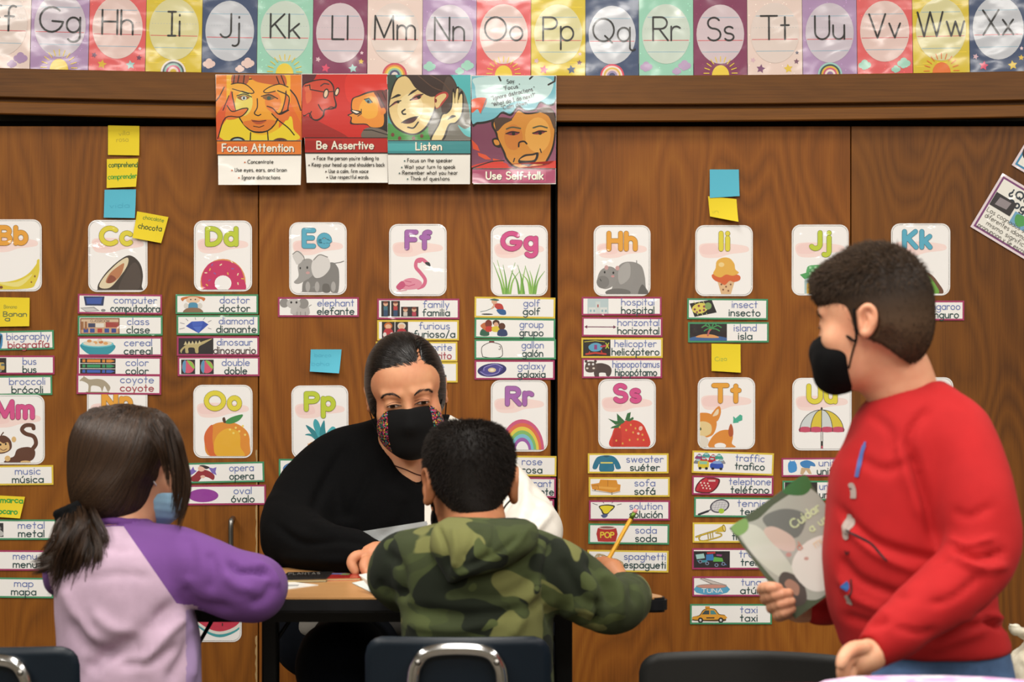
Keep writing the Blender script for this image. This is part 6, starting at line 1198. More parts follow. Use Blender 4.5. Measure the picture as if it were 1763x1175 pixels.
# ================================================================== the teacher
T1 = thing('person', 'woman with slicked-back black hair, black and white sweater and dark mask, seated behind the table', 'person', (-.2, 3.9, 0))
HM = head_matrix(700, 680, 3.85, .97, 5, 11, -7)
g = grid_at(610, 560, 800, 870, 3.9, 3.66, 4.08, .0026)
head_sdf(g, HM, lids=.75)
g.frame(None); g.chain([W(708, 735, 3.90, 50), W(702, 790, 3.93, 56), W(705, 850, 3.97, 75)], .03)
g.cone(W(640, 800, 3.97), W(790, 800, 3.97), .035, .035, .06); g.ell(W(706, 855, 3.925), (.1, .085, .085), .05)
gT = g; hv, hf, _ = g.mesh(); hv = relax(hv, hf, 1, .3)
c = SDF((-.62, 3.2, .0), (.32, 4.16, 1.1), .012)
c.rows(WR([(770, 640, 790, 3.96, .05), (840, 600, 840, 3.96, .1), (980, 590, 840, 3.97, .11), (1110, 580, 850, 3.98, .11)]), .04)
HIP = [(-.30, 3.97, .54), (-.10, 3.97, .54)]; KN = [(-.315, 3.63, .55), (-.05, 3.63, .55)]; FT = [(-.31, 3.68, .08), (-.05, 3.68, .08)]
leg_pair(c, HIP, KN, FT, (.07, .05, .035))
cv, cf, _ = c.mesh()
gh = hand_grid(W(628, 968, 3.62), .1, .002)
gh.chain([W(660, 955, 3.63, 22), W(646, 958, 3.62, 22), W(630, 964, 3.61, 20)], .012)
for ch in ([(634, 956, 3.60, 9), (613, 958, 3.585, 8.5), (605, 970, 3.58, 8), (612, 985, 3.575, 7)], [(632, 962, 3.62, 9), (618, 962, 3.63, 8.5), (611, 972, 3.64, 8), (616, 982, 3.64, 7)], [(638, 964, 3.61, 9), (630, 966, 3.57, 8.5), (627, 975, 3.555, 8), (630, 987, 3.55, 7)],
           [(640, 960, 3.64, 8), (624, 964, 3.66, 8), (620, 974, 3.67, 7), (622, 981, 3.67, 6.5)], [(648, 966, 3.60, 9), (643, 974, 3.575, 9), (638, 982, 3.56, 8), (634, 988, 3.545, 7)]):
    gh.chain([W(*q) for q in ch], .003, n=3)
h1v, h1f, _ = gh.mesh()
gh = hand_grid(W(815, 968, 3.6), .13, .003); gen_hand(gh, W(830, 962, 3.6), (-.7, -.6, -.15), (0, 0, 1), .95, .35, 1); gh.cone(W(860, 955, 3.62), W(830, 962, 3.6), .026, .022, .01); h2v, h2f, _ = gh.mesh()
v, f = join_np([(hv, hf), (cv, cf), (h1v, h1f), (h2v, h2f)]); part('body', v, f, M['skin_t'], T1)
eyes(T1, HM, gT, .0042, .003, .0, -.001)
for s in (-1, 1):
    brow('eyebrow', gT, HM, [(s*.013, -.095, .017), (s*.027, -.093, .0245), (s*.042, -.085, .0235), (s*.052, -.078, .016)], T1, M['hair_t'], 150, .007, .0003)
# slicked hair with a side parting
g = grid_at(615, 560, 795, 780, 3.9, 3.68, 4.06, .003); g.frame(HM)
g.ell((0, .014, .033), (.0795, .101, .0925), .01); g.ell((0, .02, -.005), (.079, .085, .075), .02); g.ell((0, .112, .0), (.035, .03, .033), .012)
g.ell((.004, -.128, .004), (.0615, .115, .057), .004, 's'); g.ell((0, -.06, -.075), (.12, .09, .05), .01, 's'); g.ell((.033, -.07, .103), (.0025, .05, .022), .006, 's')
for s in (-1, 1): g.ell((s*.09, .012, -.008), (.018, .018, .026), .004, 's')
hv, hf, _ = g.mesh(); part('hair', hv, hf, M['hair_t'], T1)
Mi = np.array(HM.inverted()); loc = (hv @ Mi[:3, :3].T)+Mi[:3, 3]
idx = np.where((loc[:, 1] < -.02) & (loc[:, 2] > -.02))[0]; st = hv[np.random.choice(idx, 2600)]
R3 = np.array(HM.to_3x3())
def flow(p, t):
    l = (p @ Mi[:3, :3].T)+Mi[:3, 3]; sgn = np.where(l[:, 0] > .03, 1, -1)
    d = np.stack([sgn*.55*np.clip(1-t*1.5, 0, 1)*np.clip(l[:, 2]*20, 0, 1), np.full(len(p), 1.0), -.25-.5*(l[:, 1] > .03)-.2*np.clip(-l[:, 2]*20, 0, 1)], 1); return d @ R3.T
paths = march(g, st, flow, 12, .011, .0008); o = strands('hair_strands', paths, .0007, M['hair_t'], T1, .6); adopt(o, T1)
# mask
g = grid_at(620, 660, 800, 810, 3.85, 3.66, 3.96, .0024); g.frame(HM)
g.ell((0, -.060, -.052), (.0675, .060, .0625), .01); g.cone((0, -.101, -.022), (0, -.112, -.04), .01, .013, .02); g.ell((0, -.09, -.085), (.035, .03, .026), .02)
g.half((0, .1, 1), -.0165, .002); g.half((0, 1, .12), -.033, .002)
mv, mf, _ = g.mesh(); mv = relax(mv, mf, 2); l = (mv @ Mi[:3, :3].T)+Mi[:3, 3]
def floral():
    m = seam_cloth('mask_floral_sides', ['#0b0b0c', '#141214'], ['side'], rough=.8, scale=700, sheen=.1); nt = m.node_tree; L = nt.links.new; b = nt.nodes['Principled BSDF']
    tc = N(nt, 'ShaderNodeTexCoord'); vo = N(nt, 'ShaderNodeTexVoronoi', Scale=320.0); L(tc.outputs['Object'], vo.inputs['Vector'])
    cr = N(nt, 'ShaderNodeValToRGB'); cr.color_ramp.interpolation = 'CONSTANT'; e = cr.color_ramp.elements; e[0].color = lin('#a32438'); e[1].color = lin('#2d7f86'); e[1].position = .3
    for p, cc in ((.45, '#c9a23a'), (.6, '#3f8a4c'), (.72, '#c94a7a'), (.85, '#6a2c54')): k = e.new(p); k.color = lin(cc)
    sp = N(nt, 'ShaderNodeSeparateColor'); L(vo.outputs['Color'], sp.inputs[0]); L(sp.outputs[0], cr.inputs[0])
    lt = N(nt, 'ShaderNodeMath', _operation='LESS_THAN'); lt.inputs[1].default_value = .52; L(vo.outputs['Distance'], lt.inputs[0])
    at = N(nt, 'ShaderNodeAttribute', _attribute_name='side'); gt = N(nt, 'ShaderNodeMath', _operation='GREATER_THAN'); gt.inputs[1].default_value = 0; L(at.outputs['Fac'], gt.inputs[0])
    mu = N(nt, 'ShaderNodeMath', _operation='MULTIPLY'); L(lt.outputs[0], mu.inputs[0]); L(gt.outputs[0], mu.inputs[1]); src = b.inputs['Base Color'].links[0].from_socket
    mx = N(nt, 'ShaderNodeMix', _data_type='RGBA'); L(mu.outputs[0], mx.inputs[0]); L(src, mx.inputs[6]); L(cr.outputs[0], mx.inputs[7]); L(mx.outputs[2], b.inputs['Base Color']); return m
o = part('face_mask', mv, mf, floral(), T1, 'black cloth face mask with floral side panels'); attr(o, 'side', np.abs(l[:, 0])-.047+.12*np.abs(l[:, 2]+.055))
for s in (-1, 1):
    for a, b in (((s*.0655, -.036, -.02), (s*.0775, -.004, .018)), ((s*.062, -.036, -.075), (s*.078, .012, -.03))):
        ribbon_tube('mask_strap', [tuple(HM @ Vector(a)), tuple(HM @ Vector(((a[0]+b[0])/2*1.03, (a[1]+b[1])/2, (a[2]+b[2])/2))), tuple(HM @ Vector(b))], .0013, M['black_cloth'], T1, 6)
# sweater
g = grid_at(440, 700, 985, 1105, 3.9, 3.5, 4.2, .0058); g.frame(None)
g.rows(WR([(716, 655, 772, 3.985, .045), (742, 622, 812, 3.98, .085), (780, 588, 842, 3.97, .12), (830, 560, 872, 3.955, .14), (900, 548, 895, 3.95, .15), (980, 545, 893, 3.955, .155), (1040, 520, 890, 3.965, .165), (1078, 506, 890, 3.97, .165), (1092, 530, 870, 3.97, .14)]), .05, tag=1)
g.chain(Wc((640, 775, 3.97, 42), (590, 800, 3.96, 52), (548, 840, 3.94, 56), (520, 885, 3.88, 57), (508, 925, 3.8, 52), (540, 944, 3.72, 42), (590, 950, 3.66, 34), (640, 955, 3.63, 27)), .03, tag=2, n=2)
g.chain(Wc((795, 780, 3.97, 42), (832, 818, 3.95, 48), (868, 862, 3.92, 50), (908, 902, 3.86, 48), (915, 930, 3.76, 44), (880, 950, 3.68, 36), (850, 957, 3.63, 28)), .03, tag=3, n=2)
# V neck opening
g.chain(Wc((700, 715, 3.84, 42), (701, 755, 3.83, 44), (708, 790, 3.82, 34), (719, 828, 3.81, 11)), .005, 's', sq=(1, .35, 1)); g.ell(W(706, 722, 3.96), (.062, .075, .05), .01, 's')
v, f, tg = g.mesh(); n = vnormals(v, f)
v = folds(v, n, [([(600, 760), (560, 830), (530, 900)], (3.5, 4.05), 9, -.008), ([(640, 800), (610, 870), (590, 915)], (3.5, 4.05), 10, -.009), ([(470, 900), (520, 935), (590, 930), (650, 945)], (3.5, 3.9), 8, -.008), ([(480, 960), (540, 965), (600, 965)], (3.5, 3.9), 8, .006), ([(520, 880), (560, 905), (610, 900)], (3.5, 4), 10, .01),
    ([(885, 790), (880, 850), (850, 900)], (3.5, 4.1), 8, -.012), ([(905, 820), (905, 870), (890, 905)], (3.5, 4.1), 8, .012), ([(930, 860), (915, 890), (880, 915)], (3.5, 4.1), 7, -.012), ([(950, 880), (930, 905), (905, 930)], (3.5, 4.1), 7, .012), ([(700, 860), (690, 900), (650, 930)], (3.5, 4.0), 9, -.006), ([(660, 990), (640, 1040)], (3.5, 4.0), 12, -.008)])
v = wrinkle(v, n, .003, 26, 1.3); px, py = proj(v)
o = part('sweater', v, f, seam_cloth('sweater_knit', ['#040405', '#e4dfd6', '#9fa3a4', '#8f8b85'], ['white', 'band', 'hem'], rough=.9, scale=260, bump=.5, sheen=.0), T1, 'black sweater with a grey band, one side and one sleeve white')
nz = np.where(v[:, 1] > 3.95, 1, 0)
attr(o, 'white', np.minimum((px-(731+np.maximum(0, 837-py)*.36))*.001, 9)); tor = (tg == 1) & (v[:, 1] < 3.93) & (v[:, 1] > 3.74)
b1 = np.minimum(py-(920-(px-595)*.16), (937-(px-640)*.32)-py); b2 = np.minimum(py-(937-(px-640)*.32)-4, (937-(px-640)*.32)+17-py)
attr(o, 'band', np.where((px < 740) & (py < 1000), np.maximum(b1, b2)*.001, -1)+np.where(tor, 0, -1)); attr(o, 'hem', (py-1052)*.001+np.where(v[:, 1] < 3.75, -1, 0))
# trousers
g = SDF((-.62, 3.32, .03), (.32, 4.16, .72), .009)
leg_pair(g, HIP, KN, [(-.31, 3.68, .1), (-.05, 3.68, .1)], (.1, .082, .055), tag=1); g.cone(HIP[0], HIP[1], .11, .11, .04); g.cone((-.4, 3.97, .55), (0.02, 3.97, .55), .085, .085, .04)
v, f, _ = g.mesh(); n = vnormals(v, f); part('trousers', wrinkle(v, n, .004, 22, 5), f, M['dark_jeans'], T1); shoes(T1, FT, [(0, -1)]*2, M['shoe'], .24)
q = on_surface(gT, Wc((668, 778, 3.9), (682, 800, 3.88), (700, 812, 3.87), (723, 821, 3.86), (736, 812, 3.87), (748, 790, 3.88)), .001); ribbon_tube('necklace', [tuple(p) for p in q], .0011, M['cord'] if 'cord' in M else plain('brown_cord', '#3c1512', .7), T1, 6)
q = on_surface(gT, Wc((723, 821, 3.86), (723, 830, 3.86), (722, 838, 3.86)), .001); ribbon_tube('necklace_drop', [tuple(p) for p in q], .0011, plain('brown_cord', '#3c1512', .7), T1, 6)

# ================================================================== the girl in purple
T2 = thing('person', 'girl with a long dark ponytail in a lavender sweatshirt with purple sleeves', 'person', (-.62, 3.15, 0))
HM = head_matrix(229, 808, 3.2, .83, 118, 8, 0)
g = grid_at(110, 690, 350, 960, 3.2, 3.06, 3.36, .003); head_sdf(g, HM, lids=.5); g.frame(None)
g.chain([W(212, 850, 3.2, 42), W(205, 900, 3.17, 42), W(205, 935, 3.15, 50)], .03); gG = g; hv, hf, _ = g.mesh()
c = SDF((-.95, 2.9, 0), (-.2, 3.75, .95), .012)
c.rows(WR([(915, 150, 260, 3.14, .04), (980, 120, 300, 3.13, .06), (1175, 130, 320, 3.13, .06), (1290, 120, 330, 3.13, .07)]), .04)
HIP = [(-.69, 3.13, .49), (-.57, 3.13, .49)]; KN = [(-.72, 3.38, .48), (-.55, 3.38, .48)]; FT = [(-.72, 3.36, .07), (-.55, 3.36, .07)]; leg_pair(c, HIP, KN, FT, (.05, .035, .025)); cv, cf, _ = c.mesh()
ps = [(hv, hf), (cv, cf)]
for wr, d in ((W(385, 992, 3.43), (-.3, .9, 0)), (W(150, 1000, 3.42), (.5, .8, 0))):
    gh = hand_grid(wr, .14, .003); gen_hand(gh, wr, d, (0, 0, 1), .72, .4, 1 if d[0] > 0 else -1); ps.append(gh.mesh()[:2])
v, f = join_np(ps); part('body', v, f, M['skin_g'], T2); eyes(T2, HM, gG)
# hair: cap, gathered to the tie, ponytail, loose front lock
TIE = Vector(W(140, 884, 3.17)); g = grid_at(100, 680, 350, 925, 3.2, 3.03, 3.38, .004); g.frame(None)
g.rows(WR([(697, 196, 226, 3.2, .02), (703, 165, 262, 3.2, .055), (716, 143, 285, 3.2, .08), (738, 129, 302, 3.2, .096), (765, 122, 309, 3.2, .102), (800, 120, 300, 3.2, .102), (830, 121, 274, 3.195, .098), (858, 125, 262, 3.19, .088), (880, 132, 250, 3.18, .068), (896, 148, 236, 3.175, .045)]), .015, ex=2.1)
g.frame(HM); g.ell((0, -.14, -.045), (.13, .1, .075), .012, 's'); g.frame(None)
g.ell(W(276, 815, 3.12), (.014, .07, .018), .01, 's')
g.smooth(1); hv, hf, _ = g.mesh(); part('hair', hv, hf, M['hair_g'], T2); px, py = proj(hv)
st = hv[np.random.choice(np.where((py < 790) & (hv[:, 1] < 3.3))[0], 7500)]; tie = np.array(TIE)
spx = proj(st)[0]
def flow(p, t):
    q = proj(p); d = tie-p; d /= np.linalg.norm(d, axis=1)[:, None]; w_ = np.clip((q[1]-700)/150+.15, 0, 1)[:, None]; side = np.clip((spx-250)/40, 0, 1)[:, None]
    return (d*(.25+.75*w_)+np.array((-.1, -.2, -1.0))*(1-w_)*.9)*(1-side)+np.array((.12, .0, -1.0))*side
paths = march(g, st, flow, 22, .0105, .001); o = strands('hair_strands', paths, .0006, M['hair_g'], T2, .5); adopt(o, T2)
def lock(name, guide, spread0, spread1, n, r, t, mat, wav=.004):
    gd = np.array(spline(guide, 6)); m = len(gd); cl = np.random.randint(0, 16, n); a = np.random.normal(size=(16, 3))[cl]*.85+np.random.normal(size=(n, 3))*.38; ph = (np.random.rand(16, 3)*6)[cl]+np.random.normal(size=(n, 3))*.12; tt = np.linspace(0, 1, m)[None, :, None]
    ln = np.random.uniform(.72, 1.04, (n, 1))*tt[0, :, 0][None]*(m-1); k0 = np.clip(ln.astype(int), 0, m-2); fr = (ln-k0)[..., None]; base = gd[k0]*(1-fr)+gd[k0+1]*fr
    p = base+a[:, None, :]*(spread0+(spread1-spread0)*tt)+wav*np.sin(tt*5+ph[:, None, :])*tt; o = strands(name, p, r, mat, None, .3); return adopt(o, t)
for gd, s0, s1, n_ in (([(138, 884, 3.15), (128, 915, 3.1), (132, 950, 3.08), (130, 985, 3.08), (128, 1003, 3.09)], .008, .014, 700), ([(138, 884, 3.14), (120, 912, 3.1), (106, 950, 3.09), (84, 968, 3.09), (62, 976, 3.1)], .007, .007, 300), ([(138, 884, 3.14), (145, 915, 3.08), (156, 950, 3.06), (152, 980, 3.06), (145, 1000, 3.07)], .008, .012, 600), ([(138, 884, 3.14), (112, 905, 3.11), (96, 935, 3.1), (84, 955, 3.1), (75, 970, 3.1)], .006, .006, 200), ([(136, 884, 3.14), (140, 910, 3.07), (128, 945, 3.05), (118, 975, 3.06), (112, 996, 3.07)], .007, .012, 500)):
    lock('ponytail', Wc(*gd), s0, s1, int(n_*1.7), .0006, T2, M['hair_g'])
g = SDF(np.array(W(85, 1010, 3.08))-np.array((0, .08, 0)), np.array(W(180, 880, 3.08))+np.array((0, .1, .01)), .004); g.chain(Wc((138, 886, 3.15, 13), (130, 915, 3.1, 22), (132, 950, 3.09, 25), (132, 980, 3.09, 15)), .01); g.chain(Wc((138, 890, 3.14, 13), (148, 930, 3.09, 18), (150, 965, 3.08, 14)), .01); v, f, _ = g.mesh(); part('ponytail', v, f, M['hair_g'], T2)
for gd, s0, s1, n_ in (([(284, 722, 3.12), (304, 750, 3.1), (316, 790, 3.1), (322, 830, 3.1), (318, 862, 3.1), (307, 900, 3.1)], .004, .0035, 420), ([(290, 740, 3.1), (300, 790, 3.095), (304, 840, 3.095), (300, 880, 3.1)], .004, .004, 160), ([(262, 735, 3.09), (278, 765, 3.085), (286, 800, 3.09), (290, 835, 3.09)], .006, .002, 120)):
    lock('front_lock', Wc(*gd), s0, s1, int(n_*1.4), .0005, T2, M['hair_g'], .002)
g = SDF(TIE-Vector((.06, .09, .06)), TIE+Vector((.06, .06, .06)), .0028)
for i in range(3):
    cc = TIE+Vector((-.006+i*.006, -.032, .012-i*.008)); rr_ = .025+.003*(i == 1); q = [tuple(cc+Vector((math.cos(a)*rr_, math.sin(a)*rr_*.9, math.cos(a)*.011)))+(.0072,) for a in np.linspace(0, 2*math.pi, 13)]; g.chain(q, .002)
v, f, _ = g.mesh(); part('hair_tie', v, f, M['black_cloth'], T2, 'black scrunchie')
# blue surgical mask
g = grid_at(220, 780, 350, 930, 3.2, 3.05, 3.38, .003); g.frame(HM); g.ell((0, -.055, -.052), (.0665, .056, .058), .01); g.cone((0, -.094, -.022), (0, -.104, -.042), .009, .011, .02); g.half((0, .05, 1), -.022); g.half((0, 1, .1), -.022)
v, f, _ = g.mesh(); Mi = np.array(HM.inverted()); l = (v @ Mi[:3, :3].T)+Mi[:3, 3]; v = v+vnormals(v, f)*(.0003*np.sin(l[:, 2]*420))[:, None]; part('face_mask', v, f, plain('surgical_mask_blue', '#8fb6cf', .8), T2, 'light blue pleated surgical mask')
ribbon_tube('mask_strap', [tuple(HM @ Vector(p)) for p in ((-.066, -.03, -.025), (-.077, -.008, -.005), (-.08, .014, .016))], .0012, plain('white_elastic', '#d8d4d0', .8), T2, 6)
ribbon_tube('mask_strap', [tuple(HM @ Vector(p)) for p in ((.066, -.03, -.025), (.077, -.008, -.005), (.08, .014, .016))], .0012, M['black_cloth'], T2, 6)
# sweatshirt
g = grid_at(60, 880, 510, 1330, 3.15, 2.98, 3.5, .0052); g.frame(None)
g.rows(WR([(897, 168, 250, 3.16, .035), (908, 145, 275, 3.155, .055), (925, 122, 300, 3.145, .075), (955, 104, 318, 3.135, .088), (1000, 97, 325, 3.13, .094), (1050, 97, 332, 3.13, .095), (1100, 100, 344, 3.13, .095), (1175, 101, 347, 3.13, .096), (1270, 98, 350, 3.13, .1), (1300, 102, 345, 3.13, .098)]), .02, tag=1)
g.chain(Wc((270, 940, 3.14, 34), (310, 962, 3.13, 44), (350, 985, 3.12, 49), (398, 1008, 3.12, 48), (437, 1015, 3.13, 49), (440, 1006, 3.2, 42), (420, 996, 3.3, 32), (400, 992, 3.38, 24)), .025, tag=2, n=2)
g.chain(Wc((125, 945, 3.15, 30), (110, 975, 3.16, 27), (105, 1000, 3.2, 25), (120, 1000, 3.3, 24), (140, 998, 3.38, 20)), .02, tag=3, n=2)
g.ell(W(205, 885, 3.175), (.044, .05, .022), .006, 's')
g.chain([tuple(Vector(W(205, 900, 3.17))+Vector((math.cos(a)*.046, math.sin(a)*.05, .006-.004*math.cos(a)))) +(.0062,) for a in np.linspace(0, 2*math.pi, 25)], .003, tag=4)
v, f, tg = g.mesh(); n = vnormals(v, f)
v = folds(v, n, [([(303, 1038), (250, 1085), (180, 1130), (150, 1160)], (2.9, 3.3), 14, -.014), ([(320, 1060), (280, 1100), (240, 1150)], (2.9, 3.3), 10, .010), ([(120, 1060), (150, 1110), (200, 1130), (260, 1110)], (2.9, 3.3), 14, -.009), ([(110, 1010), (130, 1060), (170, 1110)], (2.9, 3.3), 10, .006), ([(270, 1060), (240, 1090), (190, 1080), (160, 1050)], (2.9, 3.3), 12, .007),
    ([(340, 1080), (320, 1130), (290, 1175)], (2.9, 3.3), 12, -.01), ([(330, 1070), (335, 1120), (330, 1175)], (2.9, 3.3), 8, .009), ([(200, 1150), (260, 1140), (310, 1110)], (2.9, 3.3), 9, -.008), ([(140, 1000), (200, 990), (260, 995)], (2.9, 3.3), 9, -.003), ([(180, 940), (210, 950), (240, 945)], (2.9, 3.3), 8, -.003),
    ([(395, 965), (410, 985), (440, 985), (462, 990)], (2.9, 3.4), 7, -.012), ([(440, 968), (468, 985), (480, 1010)], (2.9, 3.4), 6, .006), ([(320, 920), (330, 960), (325, 1000)], (2.9, 3.3), 12, -.006), ([(360, 950), (370, 985), (360, 1020)], (2.9, 3.3), 9, -.006), ([(470, 1005), (455, 1030), (430, 1040)], (2.9, 3.3), 9, -.006), ([(385, 990), (410, 1010), (440, 1015)], (2.9, 3.3), 9, .006), ([(315, 1010), (340, 1040), (400, 1050)], (2.9, 3.3), 10, -.006)])
v = wrinkle(v, n, .0022, 24, 2.2); px, py = proj(v)
o = part('sweatshirt', v, f, seam_cloth('raglan_fleece', ['#b39aae', '#6a4382', '#5d3873', '#967fa6'], ['sleeve', 'collar', 'underarm'], rough=.9, scale=600, bump=.25, sheen=.3), T2, 'lavender raglan sweatshirt with purple sleeves and collar')
ln = (px-210)*135-(py-903)*93; sd = ln/math.hypot(135, 93); sd = np.where(tg == 2, np.abs(sd)+1, np.where(tg == 1, np.minimum(sd, (1052-py)), sd)); sd = np.where(tg == 1, np.where(py > 1040, np.minimum(sd, 1040-py), sd), sd); sd = np.maximum(sd, np.where(tg == 3, 1.0, -9)); sd = np.where((tg == 2) & (px < 330) & (py < 1028), ln/math.hypot(135, 93), sd)
attr(o, 'sleeve', sd*.001); attr(o, 'collar', np.where(tg == 4, .01, -.01)); attr(o, 'underarm', np.where((px > 318) & (py > 1050) & (tg == 1), .001*(px-320), -.01))
g = SDF((-.9, 2.95, .05), (-.3, 3.6, .62), .01); leg_pair(g, HIP, KN, [(-.72, 3.36, .1), (-.55, 3.36, .1)], (.078, .06, .045)); g.cone(HIP[0], HIP[1], .09, .09, .04); v, f, _ = g.mesh(); part('trousers', v, f, M['dark_jeans'], T2); shoes(T2, FT, [(0, 1)]*2, M['shoe'], .19)

# ================================================================== the boy in the camouflage hoodie
T3 = thing('person', 'boy seen from behind in a green camouflage hoodie, holding a pencil', 'person', (-.06, 3.12, 0))
HM = head_matrix(808, 838, 3.2, .86, 192, 14, 0)
g = grid_at(700, 715, 915, 960, 3.2, 3.04, 3.36, .0028); head_sdf(g, HM, lids=.4, es=1.08, ex=.0745); g.frame(None)
g.chain([W(815, 860, 3.19, 44), W(820, 900, 3.16, 46), W(822, 940, 3.12, 55)], .02); gB = g; hv, hf, _ = g.mesh()
c = SDF((-.3, 2.9, 0), (.3, 3.75, .95), .012); c.rows(WR([(915, 760, 880, 3.13, .045), (980, 710, 930, 3.12, .06), (1175, 715, 930, 3.12, .06), (1290, 710, 935, 3.12, .07)]), .04)
HIP = [(-.13, 3.12, .46), (.01, 3.12, .46)]; KN = [(-.15, 3.38, .46), (.03, 3.38, .46)]; FT = [(-.15, 3.36, .07), (.03, 3.36, .07)]; leg_pair(c, HIP, KN, FT, (.05, .035, .025)); cv, cf, _ = c.mesh(); ps = [(hv, hf), (cv, cf)]
gh = hand_grid(W(1042, 984, 3.38), .09, .002); gh.chain(Wc((1068, 1000, 3.34, 17), (1054, 983, 3.36, 18), (1044, 977, 3.38, 17)), .01)
for ch in ([(1042, 971, 3.375, 9), (1032, 969, 3.39, 8.5), (1027, 977, 3.4, 8), (1029, 987, 3.4, 7)], [(1046, 969, 3.39, 8.5), (1037, 967, 3.405, 8), (1031, 976, 3.41, 7.5), (1031, 988, 3.41, 6.5)], [(1050, 970, 3.4, 8), (1043, 970, 3.415, 8), (1036, 979, 3.42, 7), (1035, 990, 3.42, 6)], [(1054, 975, 3.4, 8), (1047, 977, 3.42, 7), (1041, 985, 3.425, 6.5), (1041, 993, 3.42, 6)], [(1044, 981, 3.365, 10), (1033, 981, 3.37, 9), (1028, 986, 3.385, 7.5)]): gh.chain([W(*q) for q in ch], .003, n=3)
ps.append(gh.mesh()[:2]); wr = W(700, 1008, 3.42); gh = hand_grid(wr, .13, .003); gen_hand(gh, wr, (.3, .9, -.02), (0, 0, 1), .72, .3, 1); ps.append(gh.mesh()[:2])
v, f = join_np(ps); part('body', v, f, M['skin_b'], T3); eyes(T3, HM, gB)
g = grid_at(700, 700, 915, 920, 3.2, 3.03, 3.36, .0034); g.frame(None)
g.rows(WR([(727, 775, 832, 3.2, .03), (735, 755, 858, 3.2, .06), (755, 739, 876, 3.2, .08), (780, 732, 884, 3.2, .088), (810, 732, 885, 3.2, .09), (838, 742, 879, 3.19, .080), (862, 763, 866, 3.175, .066), (882, 779, 860, 3.165, .055), (893, 792, 850, 3.165, .045)]), .012, ex=2.15)
g.frame(HM); g.ell((0, -.145, -.03), (.12, .1, .085), .01, 's')
for s in (-1, 1): g.ell((s*.089, .012, -.01), (.022, .027, .038), .006, 's')
g.smooth(1); hv, hf, _ = g.mesh(); part('hair', hv, hf, M['hair_b'], T3)
px, py = proj(hv); Mi_b = np.array(HM.to_3x3()); crown = np.array(HM @ Vector((.0, .03, .1)))
def fdir(p, n): d = p-crown; d /= np.linalg.norm(d, axis=1)[:, None]+1e-6; return n*.75+d*.55+np.array((0, 0, -.25))
def flen(p): z = CY-(p[:, 2]-CAMZ)/p[:, 1]*F; return np.clip(.012-(z-730)*.00006, .0035, .012)
adopt(fuzz(hv, hf, py < 900, 15000, fdir, .012, .00055, 'hair_strands', M['hair_b'], T3, lens=flen), T3)
for s in (1, -1): ribbon_tube('mask_strap', [tuple(HM @ Vector(p)) for p in ((s*.066, -.045, -.03), (s*.074, -.01, .012), (s*.081, .012, .034), (s*.086, .032, .012), (s*.080, .026, -.022), (s*.068, -.01, -.04), (s*.064, -.045, -.06))], .0017, M['black_cloth'], T3, 6)
g = SDF(HM.translation-Vector((.12, .12, .14)), HM.translation+Vector((.12, .16, .08)), .0035); g.frame(HM); g.ell((0, -.058, -.052), (.0665, .062, .06), .01); g.half((0, .05, 1), -.018); g.half((0, 1, .1), -.035); v, f, _ = g.mesh(); part('face_mask', v, f, M['black_cloth'], T3, 'black cloth face mask')
def camo():
    m = cloth('camouflage_fleece', '#3d4529', .92, 600, .25, .2); nt = m.node_tree; L = nt.links.new; b = nt.nodes['Principled BSDF']; tc = N(nt, 'ShaderNodeTexCoord'); src = b.inputs['Base Color'].links[0].from_socket
    wn = N(nt, 'ShaderNodeTexNoise', Scale=9.0, Detail=1.0); L(tc.outputs['Object'], wn.inputs['Vector']); wsub = N(nt, 'ShaderNodeVectorMath', _operation='MULTIPLY_ADD'); wsub.inputs[1].default_value = (.09,)*3; L(wn.outputs['Color'], wsub.inputs[0]); L(tc.outputs['Object'], wsub.inputs[2])
    for c, sc, off, th, sx in (('#363d26', 17, 0, .5, 1.0), ('#1d2219', 13, 7.3, .56, .8), ('#696a3f', 12, 3.1, .59, .8), ('#474f2e', 18, 12.9, .62, 1)):
        mp = N(nt, 'ShaderNodeMapping'); mp.inputs['Location'].default_value = (off, off*.6, off*1.7); mp.inputs['Scale'].default_value = (sx, 1, 1.15); L(wsub.outputs[0], mp.inputs[0]); nz = N(nt, 'ShaderNodeTexNoise', Scale=sc, Detail=1.2, Roughness=.35); L(mp.outputs[0], nz.inputs['Vector'])
        mr = N(nt, 'ShaderNodeMapRange'); mr.inputs[1].default_value = th-.006; mr.inputs[2].default_value = th+.006; L(nz.outputs['Fac'], mr.inputs[0])
        mx = N(nt, 'ShaderNodeMix', _data_type='RGBA'); L(mr.outputs[0], mx.inputs[0]); L(src, mx.inputs[6]); mx.inputs[7].default_value = lin(c); src = mx.outputs[2]
    L(src, b.inputs['Base Color']); return m
M['camo'] = camo()
g = grid_at(620, 880, 1140, 1300, 3.12, 2.97, 3.5, .0054); g.frame(None)
g.rows(WR([(903, 750, 900, 3.14, .05), (915, 715, 930, 3.13, .065), (932, 682, 958, 3.125, .08), (975, 668, 972, 3.12, .092), (1030, 680, 968, 3.12, .095), (1065, 690, 955, 3.12, .095), (1175, 690, 954, 3.12, .096), (1270, 690, 954, 3.12, .1), (1290, 697, 947, 3.12, .098)]), .03, tag=1)
g.chain(Wc((715, 950, 3.13, 34), (690, 968, 3.14, 38), (678, 995, 3.15, 38), (692, 1014, 3.2, 36), (700, 1010, 3.3, 28), (700, 1006, 3.4, 22)), .02, tag=2, n=2)
g.chain(Wc((928, 955, 3.125, 38), (965, 986, 3.12, 52), (1002, 1016, 3.12, 54), (1042, 1042, 3.13, 45), (1070, 1043, 3.15, 43), (1084, 1028, 3.22, 37), (1082, 1016, 3.28, 28), (1070, 1006, 3.33, 21)), .012, tag=3, n=2)
g.ell(W(820, 893, 3.15), (.06, .06, .024), .01, 's')
